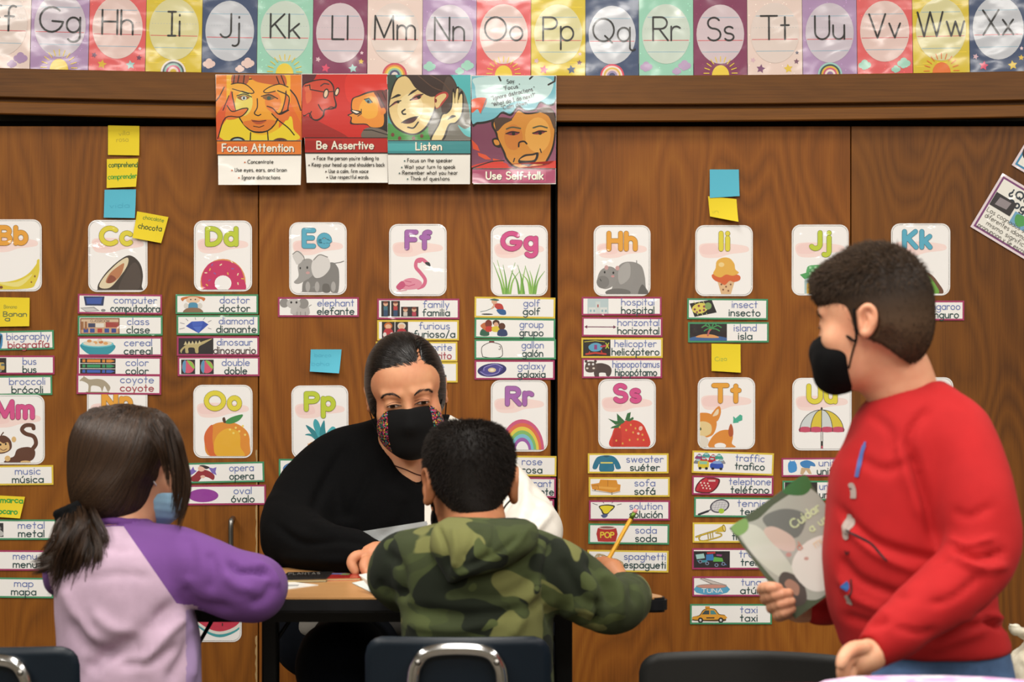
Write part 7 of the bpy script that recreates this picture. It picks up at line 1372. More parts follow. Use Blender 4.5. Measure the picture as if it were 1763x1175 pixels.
v, f, tg = g.mesh(); n = vnormals(v, f)
v = folds(v, n, [([(948, 930), (940, 1000), (950, 1080)], (2.9, 3.25), 6, -.010), ([(965, 960), (990, 1010), (1020, 1060)], (2.9, 3.3), 12, -.008), ([(1010, 960), (1040, 1000), (1050, 1050)], (2.9, 3.3), 12, -.010), ([(1035, 985), (1065, 1010), (1070, 1070)], (2.9, 3.3), 9, .009), ([(1060, 985), (1085, 1000), (1095, 1040)], (2.9, 3.35), 6, -.008), ([(960, 1070), (1000, 1050), (1028, 1060)], (2.9, 3.3), 9, .007),
    ([(700, 1050), (800, 1062), (900, 1050), (945, 1030)], (2.9, 3.25), 12, -.009), ([(700, 1075), (780, 1085), (850, 1070)], (2.9, 3.25), 10, .007), ([(665, 950), (690, 980), (690, 1040)], (2.9, 3.25), 9, -.008), ([(760, 1020), (860, 1030), (930, 990)], (2.9, 3.25), 12, -.006), ([(650, 1000), (670, 1020), (700, 1025)], (2.9, 3.3), 8, -.006), ([(930, 1000), (900, 1060), (880, 1100)], (2.9, 3.25), 10, .007), ([(1028, 1030), (1030, 1060), (1020, 1080)], (2.9, 3.3), 6, -.012)])
v = wrinkle(v, n, .003, 22, 3.1); o = part('hoodie', v, f, M['camo'], T3, 'green camouflage fleece hoodie')
g = grid_at(720, 870, 950, 1020, 3.08, 2.95, 3.26, .0034); g.frame(None)     # the hood lying on the back
ring = [tuple(Vector(W(830, 912, 3.15))+Vector((math.cos(a)*.078, math.sin(a)*.074, -.006-.006*math.cos(2*a)-.006*math.sin(a))))+(.0125,) for a in np.linspace(0, 2*math.pi, 25)]; g.chain(ring, .012)
g.rows(WR([(893, 770, 905, 3.085, .02), (905, 750, 924, 3.065, .036), (922, 742, 928, 3.055, .046), (943, 741, 922, 3.05, .05), (960, 748, 898, 3.05, .05), (979, 758, 862, 3.048, .046), (992, 766, 812, 3.045, .036), (1002, 771, 784, 3.04, .024)]), .012, ex=2.4)
v, f, _ = g.mesh(); n = vnormals(v, f); v = folds(v, n, [([(852, 896), (850, 930), (835, 965)], (2.9, 3.2), 4, -.006), ([(915, 905), (880, 945), (830, 972), (785, 992)], (2.9, 3.2), 6, .007), ([(900, 920), (860, 955), (800, 980)], (2.9, 3.2), 8, -.008), ([(752, 900), (766, 940), (772, 985)], (2.9, 3.2), 5, -.007), ([(780, 905), (786, 945), (782, 980)], (2.9, 3.2), 8, .006), ([(820, 905), (815, 935), (800, 965)], (2.9, 3.2), 8, -.005)]); v = wrinkle(v, n, .0015, 30, 4.4)
part('hood', v, f, M['camo'], T3, 'hood lying folded on the back')
g = SDF((-.35, 2.95, .05), (.25, 3.62, .62), .01); leg_pair(g, HIP, KN, [(-.15, 3.36, .1), (.03, 3.36, .1)], (.078, .06, .045)); g.cone(HIP[0], HIP[1], .09, .09, .04); v, f, _ = g.mesh(); part('trousers', v, f, M['dark_jeans'], T3); shoes(T3, FT, [(0, 1)]*2, M['shoe'], .19)

# ================================================================== the boy in the red shirt
T4 = thing('person', 'boy in a long-sleeved red shirt and black mask, walking in profile with a thin book', 'person', (.56, 2.72, 0))
HM = head_matrix(1503, 553, 2.7, .88, -117, 6, 0, .86, .95)
g = grid_at(1380, 400, 1640, 720, 2.7, 2.52, 2.86, .0026); head_sdf(g, HM, lids=.8); g.frame(None)
g.chain([W(1530, 600, 2.71, 48), W(1548, 650, 2.715, 49), W(1562, 700, 2.72, 62)], .03); gR = g; hv, hf, _ = g.mesh(); hv = relax(hv, hf, 1, .3)
c = SDF((.3, 2.45, 0), (.85, 3.0, 1.1), .012); c.rows(WR([(680, 1520, 1620, 2.72, .05), (760, 1490, 1650, 2.72, .07), (1000, 1460, 1670, 2.72, .07), (1180, 1480, 1700, 2.72, .08)]), .04)
HIP = [(.52, 2.66, .62), (.6, 2.8, .62)]; KN = [(.48, 2.64, .36), (.66, 2.8, .36)]; FT = [(.46, 2.64, .06), (.78, 2.8, .06)]; leg_pair(c, HIP, KN, FT, (.06, .045, .032)); cv, cf, _ = c.mesh(); ps = [(hv, hf), (cv, cf)]
gh = hand_grid(W(1475, 1145, 2.5), .085, .002); gh.chain(Wc((1512, 1122, 2.525, 25), (1495, 1130, 2.515, 25), (1476, 1140, 2.5, 24)), .012)
for ch in ([(1470, 1128, 2.49, 12), (1456, 1142, 2.475, 11), (1451, 1160, 2.47, 10), (1455, 1178, 2.475, 8.5)], [(1474, 1138, 2.5, 12), (1464, 1156, 2.49, 11), (1462, 1174, 2.485, 10), (1466, 1190, 2.49, 8.5)], [(1482, 1146, 2.51, 12), (1475, 1164, 2.505, 11), (1474, 1182, 2.5, 9.5), (1478, 1196, 2.5, 8)], [(1490, 1150, 2.52, 11), (1487, 1168, 2.52, 10), (1487, 1184, 2.515, 8.5), (1489, 1195, 2.515, 7.5)], [(1490, 1116, 2.5, 13), (1468, 1118, 2.475, 12), (1454, 1130, 2.46, 10.5), (1448, 1146, 2.455, 9)]): gh.chain([W(*q) for q in ch], .003, n=3)
ps.append(gh.mesh()[:2])
gh = hand_grid(W(1345, 1035, 2.83), .085, .002); gh.chain(Wc((1400, 1052, 2.885, 20), (1375, 1047, 2.88, 22), (1350, 1040, 2.87, 21)), .012)
for ch in ([(1345, 1030, 2.87, 11), (1318, 1020, 2.858, 10.5), (1314, 1014, 2.825, 10), (1326, 1012, 2.799, 9.5), (1340, 1013, 2.797, 8.5)], [(1350, 1038, 2.87, 11), (1324, 1034, 2.858, 10.5), (1320, 1029, 2.825, 10), (1336, 1025, 2.797, 9.5), (1358, 1022, 2.796, 8.5)], [(1355, 1046, 2.87, 10.5), (1333, 1048, 2.855, 10), (1330, 1045, 2.825, 10), (1345, 1040, 2.797, 9.5), (1362, 1036, 2.796, 8.5)], [(1362, 1054, 2.87, 10), (1344, 1061, 2.85, 9.5), (1340, 1060, 2.822, 9.5), (1350, 1055, 2.799, 9), (1363, 1049, 2.799, 8)], [(1365, 1032, 2.87, 12), (1362, 1010, 2.86, 11), (1366, 990, 2.852, 9.5)]): gh.chain([W(*q) for q in ch], .0025, n=2)
ps.append(gh.mesh()[:2]); v, f = join_np(ps); part('body', v, f, M['skin_r'], T4); eyes(T4, HM, gR, .0014, .0006, 0, -.004)
for s in (-1, 1):
    brow('eyebrow', gR, HM, [(s*.014, -.095, .016), (s*.028, -.092, .022), (s*.042, -.084, .021), (s*.05, -.078, .015)], T4, M['hair_r'], 110, .006, .0004)
g = grid_at(1380, 395, 1640, 630, 2.7, 2.55, 2.86, .003); g.frame(HM)
g.ell((0, .013, .036), (.0775, .099, .09), .01); g.ell((0, -.03, .044), (.067, .061, .053), .02); g.ell((0, .035, -.012), (.07, .073, .075), .03); g.cone((-.035, -.068, .066), (.035, -.068, .066), .014, .014, .03)
g.ell((0, -.152, -.004), (.12, .076, .062), .006, 's'); g.ell((0, -.06, -.085), (.14, .12, .075), .01, 's')
for s in (-1, 1): g.ell((s*.087, .012, -.008), (.024, .024, .03), .006, 's'); g.ell((s*.085, .05, -.055), (.025, .03, .035), .01, 's'); g.ell((s*.08, -.052, -.022), (.03, .022, .03), .006, 's')
hv, hf, _ = g.mesh(); Mi = np.array(HM.inverted()); l = (hv @ Mi[:3, :3].T)+Mi[:3, 3]; hn = vnormals(hv, hf); thin = np.clip((.055-l[:, 2])/.05, 0, 1); hv2 = hv-hn*(thin*.0025)[:, None]; attr(part('hair', hv2, hf, M['hair_r'], T4), 'rnd', np.clip((.045-l[:, 2])/.06, 0, 1)*1.0)
R3 = np.array(HM.to_3x3())/.88
def fdir(p, n): l = (p @ Mi[:3, :3].T)+Mi[:3, 3]; top = np.clip((l[:, 2]-.035)/.04, 0, 1)[:, None]; return (n*.45+(np.array([(0, -1, .05)]) @ R3.T)*.6)*top+(n*.3+np.array((.1, 0, -1)))*(1-top)
def flen(p): l = (p @ Mi[:3, :3].T)+Mi[:3, 3]; return .0035+.012*np.clip((l[:, 2]-.03)/.05, 0, 1)*np.where(l[:, 1] < .07, 1, .7)
adopt(fuzz(hv2, hf, np.ones(len(hv), bool), 24000, fdir, .012, .0006, 'hair_strands', M['hair_r'], T4, lens=flen, jitter=.22), T4)
g = SDF(HM.translation-Vector((.16, .12, .16)), HM.translation+Vector((.1, .12, .05)), .0026); g.frame(HM); g.ell((0, -.058, -.056), (.0655, .06, .056), .012); g.cone((0, -.088, -.022), (0, -.112, -.041), .006, .009, .025); g.ell((0, -.09, -.09), (.03, .022, .022), .02); g.half((0, -.15, 1), -.004); g.half((0, 1, -.1), -.028)
v, f, _ = g.mesh(); n = vnormals(v, f); v = wrinkle(v, n, .0015, 60, 1.1); part('face_mask', v, f, M['black_cloth'], T4, 'black cloth face mask')
for s in (-1, 1): ribbon_tube('mask_strap', [tuple(HM @ Vector(p)) for p in ((s*.062, -.032, -.02), (s*.0725, -.012, -.032), (s*.076, -.0065, -.02), (s*.0765, -.006, .02))], .002, M['black_cloth'], T4, 6); ribbon_tube('mask_strap', [tuple(HM @ Vector(p)) for p in ((s*.062, -.032, -.075), (s*.068, -.02, -.05), (s*.074, -.008, -.03))], .0016, M['black_cloth'], T4, 6)
g = grid_at(1385, 635, 1790, 1185, 2.7, 2.46, 2.97, .0052); g.frame(None)
g.rows(WR([(652, 1560, 1612, 2.72, .03), (664, 1528, 1636, 2.72, .055), (690, 1492, 1664, 2.72, .078), (720, 1472, 1690, 2.72, .092), (760, 1456, 1702, 2.72, .1), (800, 1436, 1706, 2.72, .104), (850, 1428, 1708, 2.72, .106), (900, 1423, 1708, 2.72, .107), (950, 1416, 1708, 2.72, .108), (1000, 1419, 1710, 2.72, .109), (1050, 1427, 1714, 2.72, .109), (1085, 1440, 1728, 2.72, .107), (1112, 1450, 1737, 2.72, .105), (1120, 1462, 1730, 2.72, .1)]), .03, tag=1)
g.chain(Wc((1612, 715, 2.68, 42), (1645, 755, 2.66, 58), (1672, 820, 2.63, 58), (1688, 880, 2.61, 58), (1696, 940, 2.6, 55), (1672, 985, 2.58, 52), (1625, 1022, 2.56, 49), (1570, 1065, 2.54, 42), (1508, 1118, 2.525, 35)), .02, tag=2, n=2)
g.chain(Wc((1530, 740, 2.78, 45), (1490, 850, 2.85, 44), (1465, 960, 2.89, 38), (1440, 1030, 2.89, 30), (1405, 1048, 2.885, 25)), .02, tag=3, n=2)
g.ell(W(1556, 655, 2.72), (.062, .058, .02), .006, 's', rot=(0, math.radians(-18), 0)); g.frame(None)
# cut the sleeve clean at the wrist
g.chain([W(1478, 1136, 2.5, 34), W(1484, 1131, 2.51, 34)], .004, 's')
v, f, tg = g.mesh(); n = vnormals(v, f); A_ = (2.4, 2.75)
FL4 = [([(1440, 870), (1500, 930), (1590, 960), (1640, 960)], A_, 8, -.008), ([(1450, 900), (1510, 955), (1580, 985)], A_, 7, .006), ([(1445, 960), (1480, 1000), (1560, 1030)], A_, 9, -.008), ([(1440, 990), (1470, 1030), (1530, 1055)], A_, 7, .005), ([(1565, 770), (1590, 850), (1610, 940)], A_, 9, -.014), ([(1545, 760), (1560, 820), (1590, 900)], A_, 10, .006), ([(1600, 700), (1570, 740), (1560, 780)], A_, 8, -.007),
    ([(1480, 790), (1520, 810), (1560, 800)], A_, 10, -.005), ([(1640, 940), (1680, 960), (1730, 950)], A_, 6, -.010), ([(1640, 960), (1690, 980), (1735, 975)], A_, 6, .008), ([(1630, 925), (1665, 940), (1715, 925)], A_, 5, .007), ([(1640, 880), (1670, 890), (1710, 870)], A_, 8, -.004), ([(1600, 1040), (1640, 1030), (1690, 990)], A_, 7, -.005), ([(1540, 1080), (1580, 1090), (1610, 1085)], A_, 6, -.004),
    ([(1690, 1065), (1720, 1078), (1735, 1080)], A_, 6, -.012), ([(1660, 1070), (1700, 1062), (1730, 1068)], A_, 6, .008), ([(1450, 1060), (1500, 1075), (1530, 1070)], A_, 8, -.006), ([(1490, 710), (1530, 740), (1540, 790)], A_, 9, -.004), ([(1700, 1085), (1650, 1100), (1600, 1120)], A_, 8, .006)]
v = folds(v, n, FL4)
v = wrinkle(v, n, .0022, 26, 6.6); M['red'] = cloth('red_jersey', '#a61f21', .75, 500, .2, .15, .05); o = part('shirt', v, f, M['red'], T4, 'red long-sleeved shirt with worn print on the chest')
gS = g
def surf_print(name, lines, wd, mat):
    """flat print lying on the shirt's surface, following it"""
    for pts in lines:
        V, Fq = [], []
        q = np.array([W(x, y, 2.64) for x, y in spline(pts, 5)])
        for _ in range(10): d_, gr = gS.sample(q); q = q-gr*np.clip(d_, -.01, .01)[:, None]
        d_, gr = gS.sample(q); tan = np.gradient(q, axis=0); tan /= np.linalg.norm(tan, axis=1)[:, None]; s_ = np.cross(tan, gr); s_ /= np.linalg.norm(s_, axis=1)[:, None]; b = len(V)
        for i in range(len(q)): V += [q[i]+s_[i]*wd, q[i]-s_[i]*wd]
        Fq += [(b+2*i, b+2*i+1, b+2*i+3, b+2*i+2) for i in range(len(q)-1)]
        V = np.array(V)
        for _ in range(3): d_, gr = gS.sample(V); V = V-gr*d_[:, None]
        V = folds(V, gr, FL4); V = wrinkle(V, gr, .0022, 26, 6.6)+gr*.0016
        adopt(poly_obj(name, V, Fq, mat), T4)
surf_print('shirt_print', [[(1458, 753), (1470, 756)], [(1464, 756), (1462, 780), (1466, 800), (1464, 820)]], .0035, plain('print_blue', '#4a5f9a', .7))
surf_print('shirt_print', [[(1436, 838), (1446, 836), (1456, 845), (1458, 858)], [(1432, 885), (1431, 915), (1438, 922), (1444, 912), (1446, 892)], [(1440, 1030), (1448, 1040), (1446, 1046)]], .005, plain('print_grey', '#9d8f88', .7))
surf_print('shirt_print', [[(1432, 1010), (1440, 1014), (1436, 1020)]], .006, plain('print_deep_blue', '#24508a', .7))
surf_print('shirt_print', [[(1444, 912), (1475, 922), (1505, 936), (1522, 952), (1532, 964)], [(1440, 948), (1446, 955), (1456, 950)], [(1455, 1000), (1462, 1020), (1452, 1036)]], .0011, plain('print_black', '#1a1114', .7))
g = grid_at(1420, 1085, 1800, 1500, 2.72, 2.5, 3.0, .007); g.frame(None)
g.rows(WR([(1100, 1456, 1728, 2.72, .098), (1130, 1453, 1738, 2.72, .1), (1175, 1455, 1745, 2.72, .103), (1230, 1460, 1740, 2.72, .1), (1260, 1475, 1720, 2.72, .09)]), .03); leg_pair(g, HIP, KN, [(.46, 2.64, .1), (.76, 2.8, .1)], (.085, .065, .05), .03)
v, f, _ = g.mesh(); n = vnormals(v, f); v = folds(v, n, [([(1470, 1130), (1560, 1150), (1740, 1140)], A_, 5, -.004), ([(1600, 1165), (1680, 1160), (1745, 1158)], A_, 5, -.005)]); part('jeans', wrinkle(v, n, .003, 25, 8), f, M['denim'], T4); shoes(T4, FT, [(-1, 0)]*2, M['shoe'], .2)
# ------------------------------------------------------------------ furniture
def adopt_bm(name, bm, mat, t, smooth=False, label=None): return adopt(bm_obj(name, bm, mat, None, smooth, label), t)
def prism(outline, z0, z1, bev=0.0):
    b = bmesh.new(); vs = [b.verts.new((x, y, z0)) for x, y in outline]; fc = b.faces.new(vs); r = bmesh.ops.extrude_face_region(b, geom=[fc])
    for e in r['geom']:
        if isinstance(e, bmesh.types.BMVert): e.co.z = z1
    bmesh.ops.recalc_face_normals(b, faces=b.faces)
    if bev: bmesh.ops.bevel(b, geom=[e for e in b.edges if abs(e.verts[0].co.z-e.verts[1].co.z) < 1e-6], offset=bev, segments=2, affect='EDGES')
    return b
def rounded(pts, r, n=6):
    out = []; m = len(pts)
    for i in range(m):
        a, b, c = [Vector(pts[(i+k) % m]) for k in (-1, 0, 1)]; u, v = (a-b).normalized(), (c-b).normalized(); p, q = b+u*r, b+v*r
        for k in range(n+1): t = k/n; out.append(tuple(p*(1-t)**2+b*2*t*(1-t)+q*t*t))
    return out
TZ = 0.72
tb = thing('trapezoid_table', 'low wood-grain table with a black rounded edge, between the teacher and the seated children', 'table', (-.25, 3.5, 0))
out = rounded([(-.769, 3.28), (.276, 3.28), (.028, 3.72), (-.52, 3.72)], .045)
adopt_bm('tabletop', prism(out, TZ-.0255, TZ-.0008, .004), M['tedge'], tb, label='black edge band and underside')
cxy = Vector((-.25, 3.48)); inn = [tuple(cxy+(Vector(p)-cxy)*.985) for p in out]
adopt_bm('table_surface', prism(inn, TZ-.003, TZ), M['tabletop'], tb, label='tan wood-grain laminate surface')
adopt_bm('apron', prism([(-.6, 3.38), (.12, 3.38), (0, 3.6), (-.48, 3.6)], TZ-.055, TZ-.0255), M['tmetal'], tb)
for px, Y, w_ in ((466, 3.46, .0145), (970, 3.46, .0155), (200, 3.40, .0145), (880, 3.64, .0145)):
    x = (px-CX)*Y/F; b = box_bm(x-w_, x+w_, Y-w_, Y+w_, .012, TZ-.03, .004); adopt_bm('leg', b, M['tmetal'], tb); adopt_bm('foot_glide', box_bm(x-w_*.9, x+w_*.9, Y-w_*.9, Y+w_*.9, 0, .014, .002), M['chrome'], tb)
for a, b_ in (((512, 1050, 3.46), (466, 1118, 3.46)), ((376, 1050, 3.44), (330, 1130, 3.40)), ((925, 1055, 3.46), (970, 1125, 3.46))): ribbon_tube('brace', [W(*a), W(*b_)], .0035, M['tmetal'], tb, 8)
def shell_grid(w_, h_, fn, nx=22, nz=14, th=.006, r=.03):
    """curved plastic shell with rounded corners: (u,v) in the rounded rectangle -> point"""
    V = []; Fc = []
    for side in (0, 1):
        for j in range(nz+1):
            for i in range(nx+1):
                x = (i/nx*2-1)*w_; z = j/nz*h_; ax, az = abs(x), max(z, 0)
                for (cz, sg) in ((h_-r, 1), (r, -1)):
                    if ax > w_-r and (z-cz)*sg > 0:
                        dx, dz = ax-(w_-r), (z-cz)*sg; m = max(dx, dz); l = math.hypot(dx, dz)
                        if l > 0: dx, dz = dx/l*m, dz/l*m
                        x = math.copysign(w_-r+dx, x); z = cz+sg*dz
                y = fn(x, z); V.append((x, y+side*th, z))
    n1 = (nx+1)*(nz+1)
    for j in range(nz):
        for i in range(nx):
            k = j*(nx+1)+i; Fc.append((k, k+1, k+nx+2, k+nx+1)); Fc.append((n1+k, n1+k+nx+1, n1+k+nx+2, n1+k+1))
    ring = [i for i in range(nx+1)]+[j*(nx+1)+nx for j in range(1, nz+1)]+[nz*(nx+1)+i for i in range(nx-1, -1, -1)]+[j*(nx+1) for j in range(nz-1, 0, -1)]
    for a, b in zip(ring, ring[1:]+ring[:1]): Fc.append((a, a+n1, b+n1, b))
    return V, Fc
def school_chair(label, x, y, ztop, w_, seat, mat, bh=.2, face=1, tube=True, arch=0.0, rz=0.0, sw=None):
    """face=1: sitter looks towards +Y (away from the camera), the back shell stands at y"""
    t = thing('school_chair', label, 'chair', (x, y, 0), (0, 0, rz), group='plastic school chairs')
    zb = ztop-bh; R = lambda V: [(vx, vy*face, vz) for vx, vy, vz in V]
    V, Fc = shell_grid(w_, bh, lambda a, z: -.012+.35*(a*a)/w_*.35-.1*(z-bh*.5)); V = [(a, b, c+zb+arch*(c/bh)*(1-(a/w_)**2)) for a, b, c in V]
    poly_obj('backrest', R(V), Fc, mat, t)
    sw = sw or w_*1.05; V, Fc = shell_grid(sw, .34, lambda a, z: .012*(a/sw)**2-.02*max(0, (z-.28)/.06)**2, th=-.007); V = [(a, c+.02, seat+b) for a, b, c in V]; poly_obj('seat', R(V), Fc, mat, t)
    if tube:
        zt = ztop-.019; u = w_*.49; P_ = [(-u-.008, .03, seat-.01), (-u-.004, -.022, seat+.06), (-u, -.03, zb+.03), (-u*.97, -.024, zt-.05), (-u*.86, -.024, zt-.018), (-u*.6, -.024, zt-.002), (0, -.024, zt+.002), (u*.6, -.024, zt-.002), (u*.86, -.024, zt-.018), (u*.97, -.024, zt-.05), (u, -.03, zb+.03), (u+.004, -.022, seat+.06), (u+.008, .03, seat-.01)]
        q = spline(R(P_), 6); V, Fc = tube_np(q, .0105, 12); poly_obj('back_tube', V, Fc, M['chrome'], t, True, 'chrome bent tube behind the backrest')
        for s in (-1, 1):
            bm = bmesh.new(); bmesh.ops.create_uvsphere(bm, u_segments=12, v_segments=8, radius=.005); bmesh.ops.translate(bm, verts=bm.verts, vec=(s*u*.86, -.0335*face, zt-.017)); bm_obj('rivet', bm, M['steel'], t, True)
    for s in (-1, 1):
        for p in ([(s*sw*.75, .06, seat-.012), (s*sw*.9, .0, .012)], [(s*sw*.75, .3, seat-.012), (s*sw*.9, .36, .012)]):
            V, Fc = tube_np(R(p), .009, 10); poly_obj('leg', V, Fc, M['chrome'], t)
    V, Fc = tube_np(R([(-sw*.8, .06, seat-.014), (sw*.8, .06, seat-.014)]), .008, 8); poly_obj('seat_rail', V, Fc, M['chrome'], t); V, Fc = tube_np(R([(-sw*.8, .3, seat-.014), (sw*.8, .3, seat-.014)]), .008, 8); poly_obj('seat_rail', V, Fc, M['chrome'], t)
    return t
M['navy_pl'] = plain('navy_plastic', '#0d1822', .38, noise=.03, bump=.08, scale=300); M['char_pl'] = plain('charcoal_plastic', '#232322', .5, noise=.03, bump=.1, scale=300)
school_chair('navy plastic school chair under the boy in camouflage, chrome tube on its back', (788.5-CX)*2.985/F, 2.985, .7015, .1415, .355, M['navy_pl'], .21)
school_chair('navy plastic school chair with chrome tube, beside the girl, cut by the bottom left corner', (-23-CX)*2.985/F, 2.985, .686, .1415, .40, M['navy_pl'], .21, sw=.2)
school_chair('empty charcoal plastic chair with an arched back, left of the boy in red', (1284-CX)*3.12/F, 3.12, .648, .17, .40, M['char_pl'], .2, tube=False, arch=.012, rz=math.radians(-4))
school_chair('dark chair the teacher sits on, hidden behind her', -.2, 4.22, .78, .19, .44, M['char_pl'], .25, face=-1, tube=False)
def stool(label, x, y, h, r=.15):
    t = thing('stool', label, 'stool', (x, y, 0)); b = prism(rounded([(x-r, y-r), (x+r, y-r), (x+r, y+r), (x-r, y+r)], .05), h-.02, h, .004); adopt_bm('seat', b, M['navy_pl'], t)
    for sx in (-1, 1):
        for sy in (-1, 1): ribbon_tube('leg', [(x+sx*r*.7, y+sy*r*.7, h-.02), (x+sx*r*.9, y+sy*r*.9, .01)], .009, M['chrome'], t, 8)
# ------------------------------------------------------------------ things on the table
def TP(px, py, z=TZ): Y = F*(CAMZ-z)/(py-CY); return ((px-CX)*Y/F, Y)
def slab(name, label, cat, corners, z0, th, cols, mat, group=None, cover=None):
    """flat book or sheet from its photo corners on the plane z0"""
    q = [TP(x, y, z0+th) for x, y in corners]; cx = sum(p[0] for p in q)/len(q); cy = sum(p[1] for p in q)/len(q); t = thing(name, label, cat, (cx, cy, z0), group=group)
    def layer(nm, a, b, s, col, m_=None):
        bm = prism([((x-cx)*s, (y-cy)*s) for x, y in q], a, b); me = bpy.data.meshes.new(nm); bm.to_mesh(me); bm.free()
        ca = me.color_attributes.new('Col', 'FLOAT_COLOR', 'CORNER'); ca.data.foreach_set('color', list(lin(col))*len(me.loops)); me.materials.append(m_ or mat); return link(bpy.data.objects.new(nm, me), t)
    if th > .003: layer('back_cover', 0, .0008, 1, cols[0]); layer('pages', .0008, th-.0008, .97, '#cbb98a', M['paper']); layer('front_cover', th-.0008, th, 1, cols[0])
    else: layer('sheet', 0, th, 1, cols[0])
    return t, q, (cx, cy)
def flat_shapes(t, ctr, z, shapes, mat, name='printed_picture'):
    V, Fc, C_ = [], [], []
    for k, (pts, col) in enumerate(shapes):
        i = len(V); V += [(x-ctr[0], y-ctr[1], z+k*.00003) for x, y in pts]; Fc.append(list(range(i, len(V)))); C_.append(lin(col))
    me = bpy.data.meshes.new(name); me.from_pydata(V, [], Fc); buf = []
    for p, c in zip(me.polygons, C_): buf += list(c)*p.loop_total
    ca = me.color_attributes.new('Col', 'FLOAT_COLOR', 'CORNER'); ca.data.foreach_set('color', buf); me.materials.append(mat); return link(bpy.data.objects.new(name, me), t)
t, q, c = slab('book', 'closed black-covered book lying on the table left of the red one', 'book', [(478, 999), (496, 985.5), (575, 984.5), (562, 997)], TZ, .006, ['#151314'], M['laminate'], 'books on the table')
def tl(txt, x0, y0, x1, h, z, col): return [([TP(a, b, z) for a, b in ((xx-.5, yy-.5), (xx+.5, yy-.5), (xx+.5, yy+.5), (xx-.5, yy+.5))], col) for xx, yy in ()]
def persp_text(t, c, z, txt, px, py, h, col, w=.8, sq=.4):
    sh = []
    for pl in text_lines(txt, px, py, h, 'c', .25):
        pl = [(x, py+(y-py)*sq) for x, y in pl]
        for (x0, y0), (x1, y1) in zip(pl, pl[1:]):
            l = math.hypot(x1-x0, y1-y0) or 1; nx, ny = -(y1-y0)/l*w/2, (x1-x0)/l*w/2*.6
            sh.append(([TP(x0+nx, y0+ny, z), TP(x1+nx, y1+ny, z), TP(x1-nx, y1-ny, z), TP(x0-nx, y0-ny, z)], col))
    flat_shapes(t, c, z-TZ+.0003, sh, M['laminate'], 'printed_title')
persp_text(t, c, TZ+.006, 'PLANTAS', 524, 990.5, 9, '#a9a49c')
t, q, c = slab('book', 'thin bright red book lying under the teacher’s hand', 'book', [(543, 996.5), (566, 987), (622, 987), (621, 995)], TZ, .005, ['#b3201c'], M['laminate'], 'books on the table')
flat_shapes(t, c, .0054, [([TP(x, y, TZ+.005) for x, y in ((562, 990), (572, 987.6), (596, 987.6), (592, 990))], '#6a78b0'), ([TP(x, y, TZ+.005) for x, y in ((586, 991), (590, 988), (604, 988), (600, 991))], '#8a9a62')], M['laminate'])
slab('paper_sheet', 'folded white paper on the table beside the purple sleeve', 'paper', [(470, 1018), (470, 1001), (500, 1002), (548, 1007.5)], TZ, .0012, ['#dcdad4'], M['paper'], 'white papers on the table')
slab('paper_sheet', 'narrow white strip lying on the folded paper by the purple sleeve', 'paper', [(470, 1010), (470, 1007), (515, 1007), (512, 1009)], TZ+.0014, .0006, ['#a9a9a8'], M['paper'], 'white papers on the table')
t = thing('open_booklet', 'open white booklet with raised pages beside the camouflage sleeve', 'booklet', (*TP(640, 1005), TZ))
for nm, pts, col in (('page', [(606, 1004, 0), (625, 1000, .004), (690, 1020, .01), (680, 1040, 0)], '#cfd6d2'), ('page', [(618, 990, .028), (650, 984, .036), (700, 1010, .02), (690, 1036, .002), (646, 1024, .002)], '#dedbcf')):
    V = []; ctr = t.location
    for x, y, h in pts: a = TP(x, y, TZ+h+.0012); V.append((a[0]-ctr.x, a[1]-ctr.y, h+.0012))
    n_ = len(V); V2 = V+[(x, y, z-.0006) for x, y, z in V]; Fc = [tuple(range(n_)), tuple(range(2*n_-1, n_-1, -1))]+[(i, (i+1) % n_, (i+1) % n_+n_, i+n_) for i in range(n_)]
    o = poly_obj(nm, V2, Fc, M['paper'], t, False); ca = o.data.color_attributes.new('Col', 'FLOAT_COLOR', 'CORNER'); ca.data.foreach_set('color', list(lin(col))*len(o.data.loops))
# pencil in the boy's hand
pa, pb = Vector(W(1027, 1000, 3.375)), Vector(W(1095.5, 877.5, 3.40)); d = (pb-pa).normalized(); pc = thing('pencil', 'yellow pencil with green band and pink eraser, held by the boy in camouflage', 'pencil', pa)
yel = plain('pencil_yellow', '#d9a21f', .35, coat=.5)
def seg(nm, a, b, ra, rb, mat, n=6): V, Fc = tube_np([pa+d*a, pa+d*b], [ra, rb], n); adopt(poly_obj(nm, V, Fc, mat, None, n > 6), pc)
Lp = (pb-pa).length
seg('shaft', .012, Lp-.017, .0037, .0037, yel); seg('point', .0, .012, .0004, .0036, plain('bare_cedar', '#c99d6c', .8), 10); seg('ferrule', Lp-.019, Lp-.007, .0041, .0041, plain('green_gold_ferrule', '#5d7a2c', .3, .6), 12); seg('eraser', Lp-.0075, Lp, .0038, .0034, plain('pink_eraser', '#d88a8a', .8), 12)
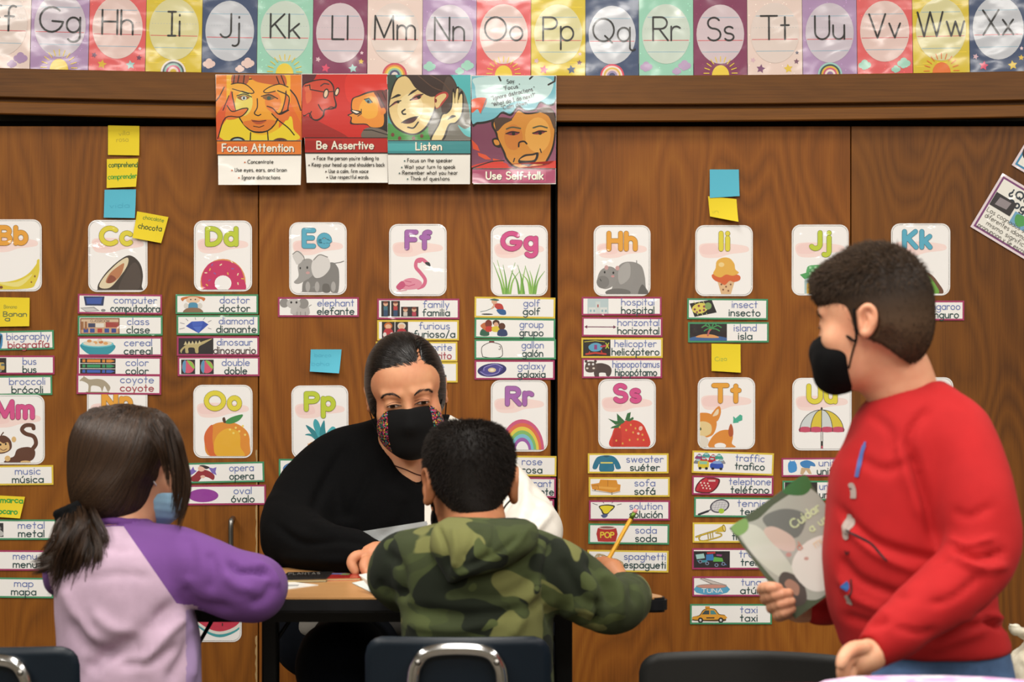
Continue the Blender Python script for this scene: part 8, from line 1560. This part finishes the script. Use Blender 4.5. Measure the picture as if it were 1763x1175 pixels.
# book carried by the boy in red
YB = 2.826; bk = [(1256, 910), (1385, 818), (1497, 973), (1368, 1065)]; cxb, cyb = 1376.5, 941.5; KB = F/YB
t = thing('picture_book', 'thin glossy green and white picture book titled Cuidar with glare painted into its cover, held by the boy in red', 'book', P(cxb, cyb, YB)); t.rotation_euler = (math.radians(-3), 0, 0)
sheet('back_cover', bk, cxb, cyb, KB, '#3a4a38', M['laminate'], t, .0006)
o = sheet('pages', [(cxb+(x-cxb)*.98, cyb+(y-cyb)*.98) for x, y in bk], cxb, cyb, KB, '#d5d0c0', M['paper'], t, .0026); o.location.y = -.0006
o = sheet('front_cover', bk, cxb, cyb, KB, '#47553f', M['poster'], t, .0006); o.location.y = -.0032
ar = Art(cxb, cyb, KB, z0=.0040, dz=.00001); U = lambda u, v: (bk[0][0]+(bk[1][0]-bk[0][0])*u+(bk[3][0]-bk[0][0])*v, bk[0][1]+(bk[1][1]-bk[0][1])*u+(bk[3][1]-bk[0][1])*v)
ar.S([U(u, v) for u, v in ((.05, .03), (.3, .08), (.6, .06), (.97, .14), (.97, .6), (.96, .97), (.6, .96), (.3, .97), (.1, .75), (.04, .4))], '#a7ada3'); ar.S([U(u, v) for u, v in ((.08, .05), (.25, .12), (.3, .4), (.28, .7), (.12, .6), (.04, .3))], '#c6cdc0')  # grey-white areas: glare on the glossy cover painted into the picture
ar.S([U(u, v) for u, v in ((.35, .1), (.6, .14), (.75, .3), (.55, .42), (.38, .3))], '#6d7470'); ar.S([U(u, v) for u, v in ((.7, 0.01), (.99, .0), (.99, .12), (.85, .14))], '#2f6a34'); ar.S([U(u, v) for u, v in ((.02, .0), (.2, .01), (.16, .1), (.03, .1))], '#79a35c'); ar.S([U(u, v) for u, v in ((.08, .66), (.2, .6), (.3, .75), (.22, .92), (.08, .9))], '#4c4844')
ar.S([U(u, v) for u, v in ((.12, .7), (.2, .68), (.24, .78), (.16, .84))], '#a77f6c'); ar.S([U(u, v) for u, v in ((.3, .6), (.6, .5), (.9, .62), (.95, .95), (.5, .96), (.3, .85))], '#dedfd8'); ar.S([U(u, v) for u, v in ((.28, .2), (.4, .22), (.5, .4), (.42, .5), (.3, .4))], '#ccb9ad'); ar.E(*U(.35, .5), 5, 4, '#b98a80'); ar.E(*U(.48, .62), 4, 3, '#c49a90')  # palest shape: white blanket and painted glare together
ar.build('printed_picture', M['poster'], t)
ar = Art(cxb, cyb, KB, z0=.0045); ar.T('Cuidar', 1366, 911, 15, '#d5e6b4', w=2.3, align='l', rot=-35, gap=.22); ar.T('a un', 1397, 917, 14, '#d5e6b4', w=2.1, align='l', rot=-35, gap=.3); ar.T('mundo', 1404, 943, 14, '#e3d3b8', w=2.1, align='l', rot=-35); ar.T('d', 1375, 948, 13, '#cf8a78', w=1.8, align='l', rot=-35); ar.build('printed_title', M['poster'], t)
# ------------------------------------------------------------------ near desk, papers and plastic bag at the bottom right
def TQ(px, py, z): Y = F*(CAMZ-z)/(py-CY); return ((px-CX)*Y/F, Y)
dk = thing('foreground_desk', 'desk just below the frame under the pink marbled paper', 'desk', (.5, 2.05, 0))
adopt_bm('desktop', prism(rounded([(.2, 1.75), (.85, 1.75), (.85, 2.37), (.2, 2.37)], .03), .705, .73, .003), M['tabletop'], dk)
for x in (.24, .81):
    for y in (1.8, 2.32): adopt_bm('leg', box_bm(x-.015, x+.015, y-.015, y+.015, 0, .706, .003), M['tmetal'], dk)
far = [(1392, 1185), (1420, 1172), (1470, 1165), (1540, 1160), (1620, 1161), (1700, 1166), (1775, 1172), (1830, 1182)]
q = [TQ(x, y, .7405) for x, y in far]; q = [(x, min(y, 2.40)) for x, y in q]; out = [(q[0][0]+.0, 2.0)]+q+[(q[-1][0], 2.0)]; ctr = (.5, 2.2)
t = thing('pink_paper', 'pink and lavender marbled paper at the bottom right, in front of the jeans', 'paper', (ctr[0], ctr[1], .7318))
def sheet_xy(nm, outline, z0, z1, col, mat, t, ctr):
    bm = prism([(x-ctr[0], y-ctr[1]) for x, y in outline], z0, z1); return bm_obj(nm, bm, mat, t)
pm, nt_, b_ = mat_new('marbled_paper'); tc_ = N(nt_, 'ShaderNodeTexCoord'); nz_ = N(nt_, 'ShaderNodeTexNoise', Scale=22.0, Detail=3.0, Distortion=1.0); nt_.links.new(tc_.outputs['Object'], nz_.inputs['Vector']); cr_ = N(nt_, 'ShaderNodeValToRGB'); e_ = cr_.color_ramp.elements; e_[0].position = .38; e_[0].color = lin('#c983bb'); e_[1].position = .62; e_[1].color = lin('#ded9e2'); k_ = e_.new(.5); k_.color = lin('#d6b8d8'); nt_.links.new(nz_.outputs['Fac'], cr_.inputs[0]); nt_.links.new(cr_.outputs[0], b_.inputs['Base Color']); b_.inputs['Roughness'].default_value = .5
sheet_xy('paper_stack', out, 0.0002, .0085, None, pm, t, ctr)
t = thing('red_folder', 'red folder edge at the bottom, left of the pink paper', 'folder', (.33, 2.2, .7305))
q = [TQ(x, y, .736) for x, y in ((1300, 1176), (1330, 1172), (1400, 1171.5), (1440, 1172))]; sheet_xy('folder_cover', [(q[0][0], 2.05)]+[(x, min(y, 2.395)) for x, y in q]+[(q[-1][0]-.02, 2.05)], .0002, .0012, None, plain('red_card', '#c22a2a', .5), t, (.33, 2.2))
st = thing('low_stool', 'low stool holding the plastic bag, right of the frame', 'stool', (.93, 3.3, 0)); adopt_bm('seat', prism(rounded([(.80, 3.2), (1.1, 3.2), (1.1, 3.45), (.80, 3.45)], .03), .43, .45, .003), M['navy_pl'], st)
for sx in (.83, 1.07):
    for sy in (3.23, 3.42): adopt(tube('leg', [(sx, sy, .43), (sx, sy, .0)], .01, M['chrome'], None), st)
bg = thing('plastic_bag', 'crumpled white plastic bag at the right edge behind the boy in red', 'bag', (.95, 3.3, .45))
g = SDF((.78, 3.15, .44), (1.15, 3.48, .74), .0045); g.chain([(.90, 3.3, .51, .06), (.92, 3.31, .57, .075), (.955, 3.32, .60, .05)], .03); g.ell((1.0, 3.32, .56), (.1, .1, .1), .03); g.chain([W(1738, 1076, 3.28, 5), W(1748, 1083, 3.29, 8), W(1765, 1090, 3.3, 11), W(1800, 1100, 3.31, 16)], .01); g.half((0, 0, -1), -.452)
v, f, _ = g.mesh(); n = vnormals(v, f); v = wrinkle(v, n, .008, 45, 3.3, (1, 1, 2)); v = wrinkle(v, vnormals(v, f), .002, 120, 9.1); v[:, 2] = np.maximum(v[:, 2], .4508)
pl, nt_, b_ = mat_new('thin_white_plastic'); nz_ = N(nt_, 'ShaderNodeTexNoise', Scale=30.0, Detail=4.0); cr_ = N(nt_, 'ShaderNodeValToRGB'); cr_.color_ramp.elements[0].color = lin('#d6ccb2'); cr_.color_ramp.elements[1].color = lin('#f1ecdc'); nt_.links.new(nz_.outputs['Fac'], cr_.inputs[0]); nt_.links.new(cr_.outputs[0], b_.inputs['Base Color']); b_.inputs['Roughness'].default_value = .25; b_.inputs['Transmission Weight'].default_value = .25
adopt(np_mesh('bag_film', v, f, pl, None, True), bg)
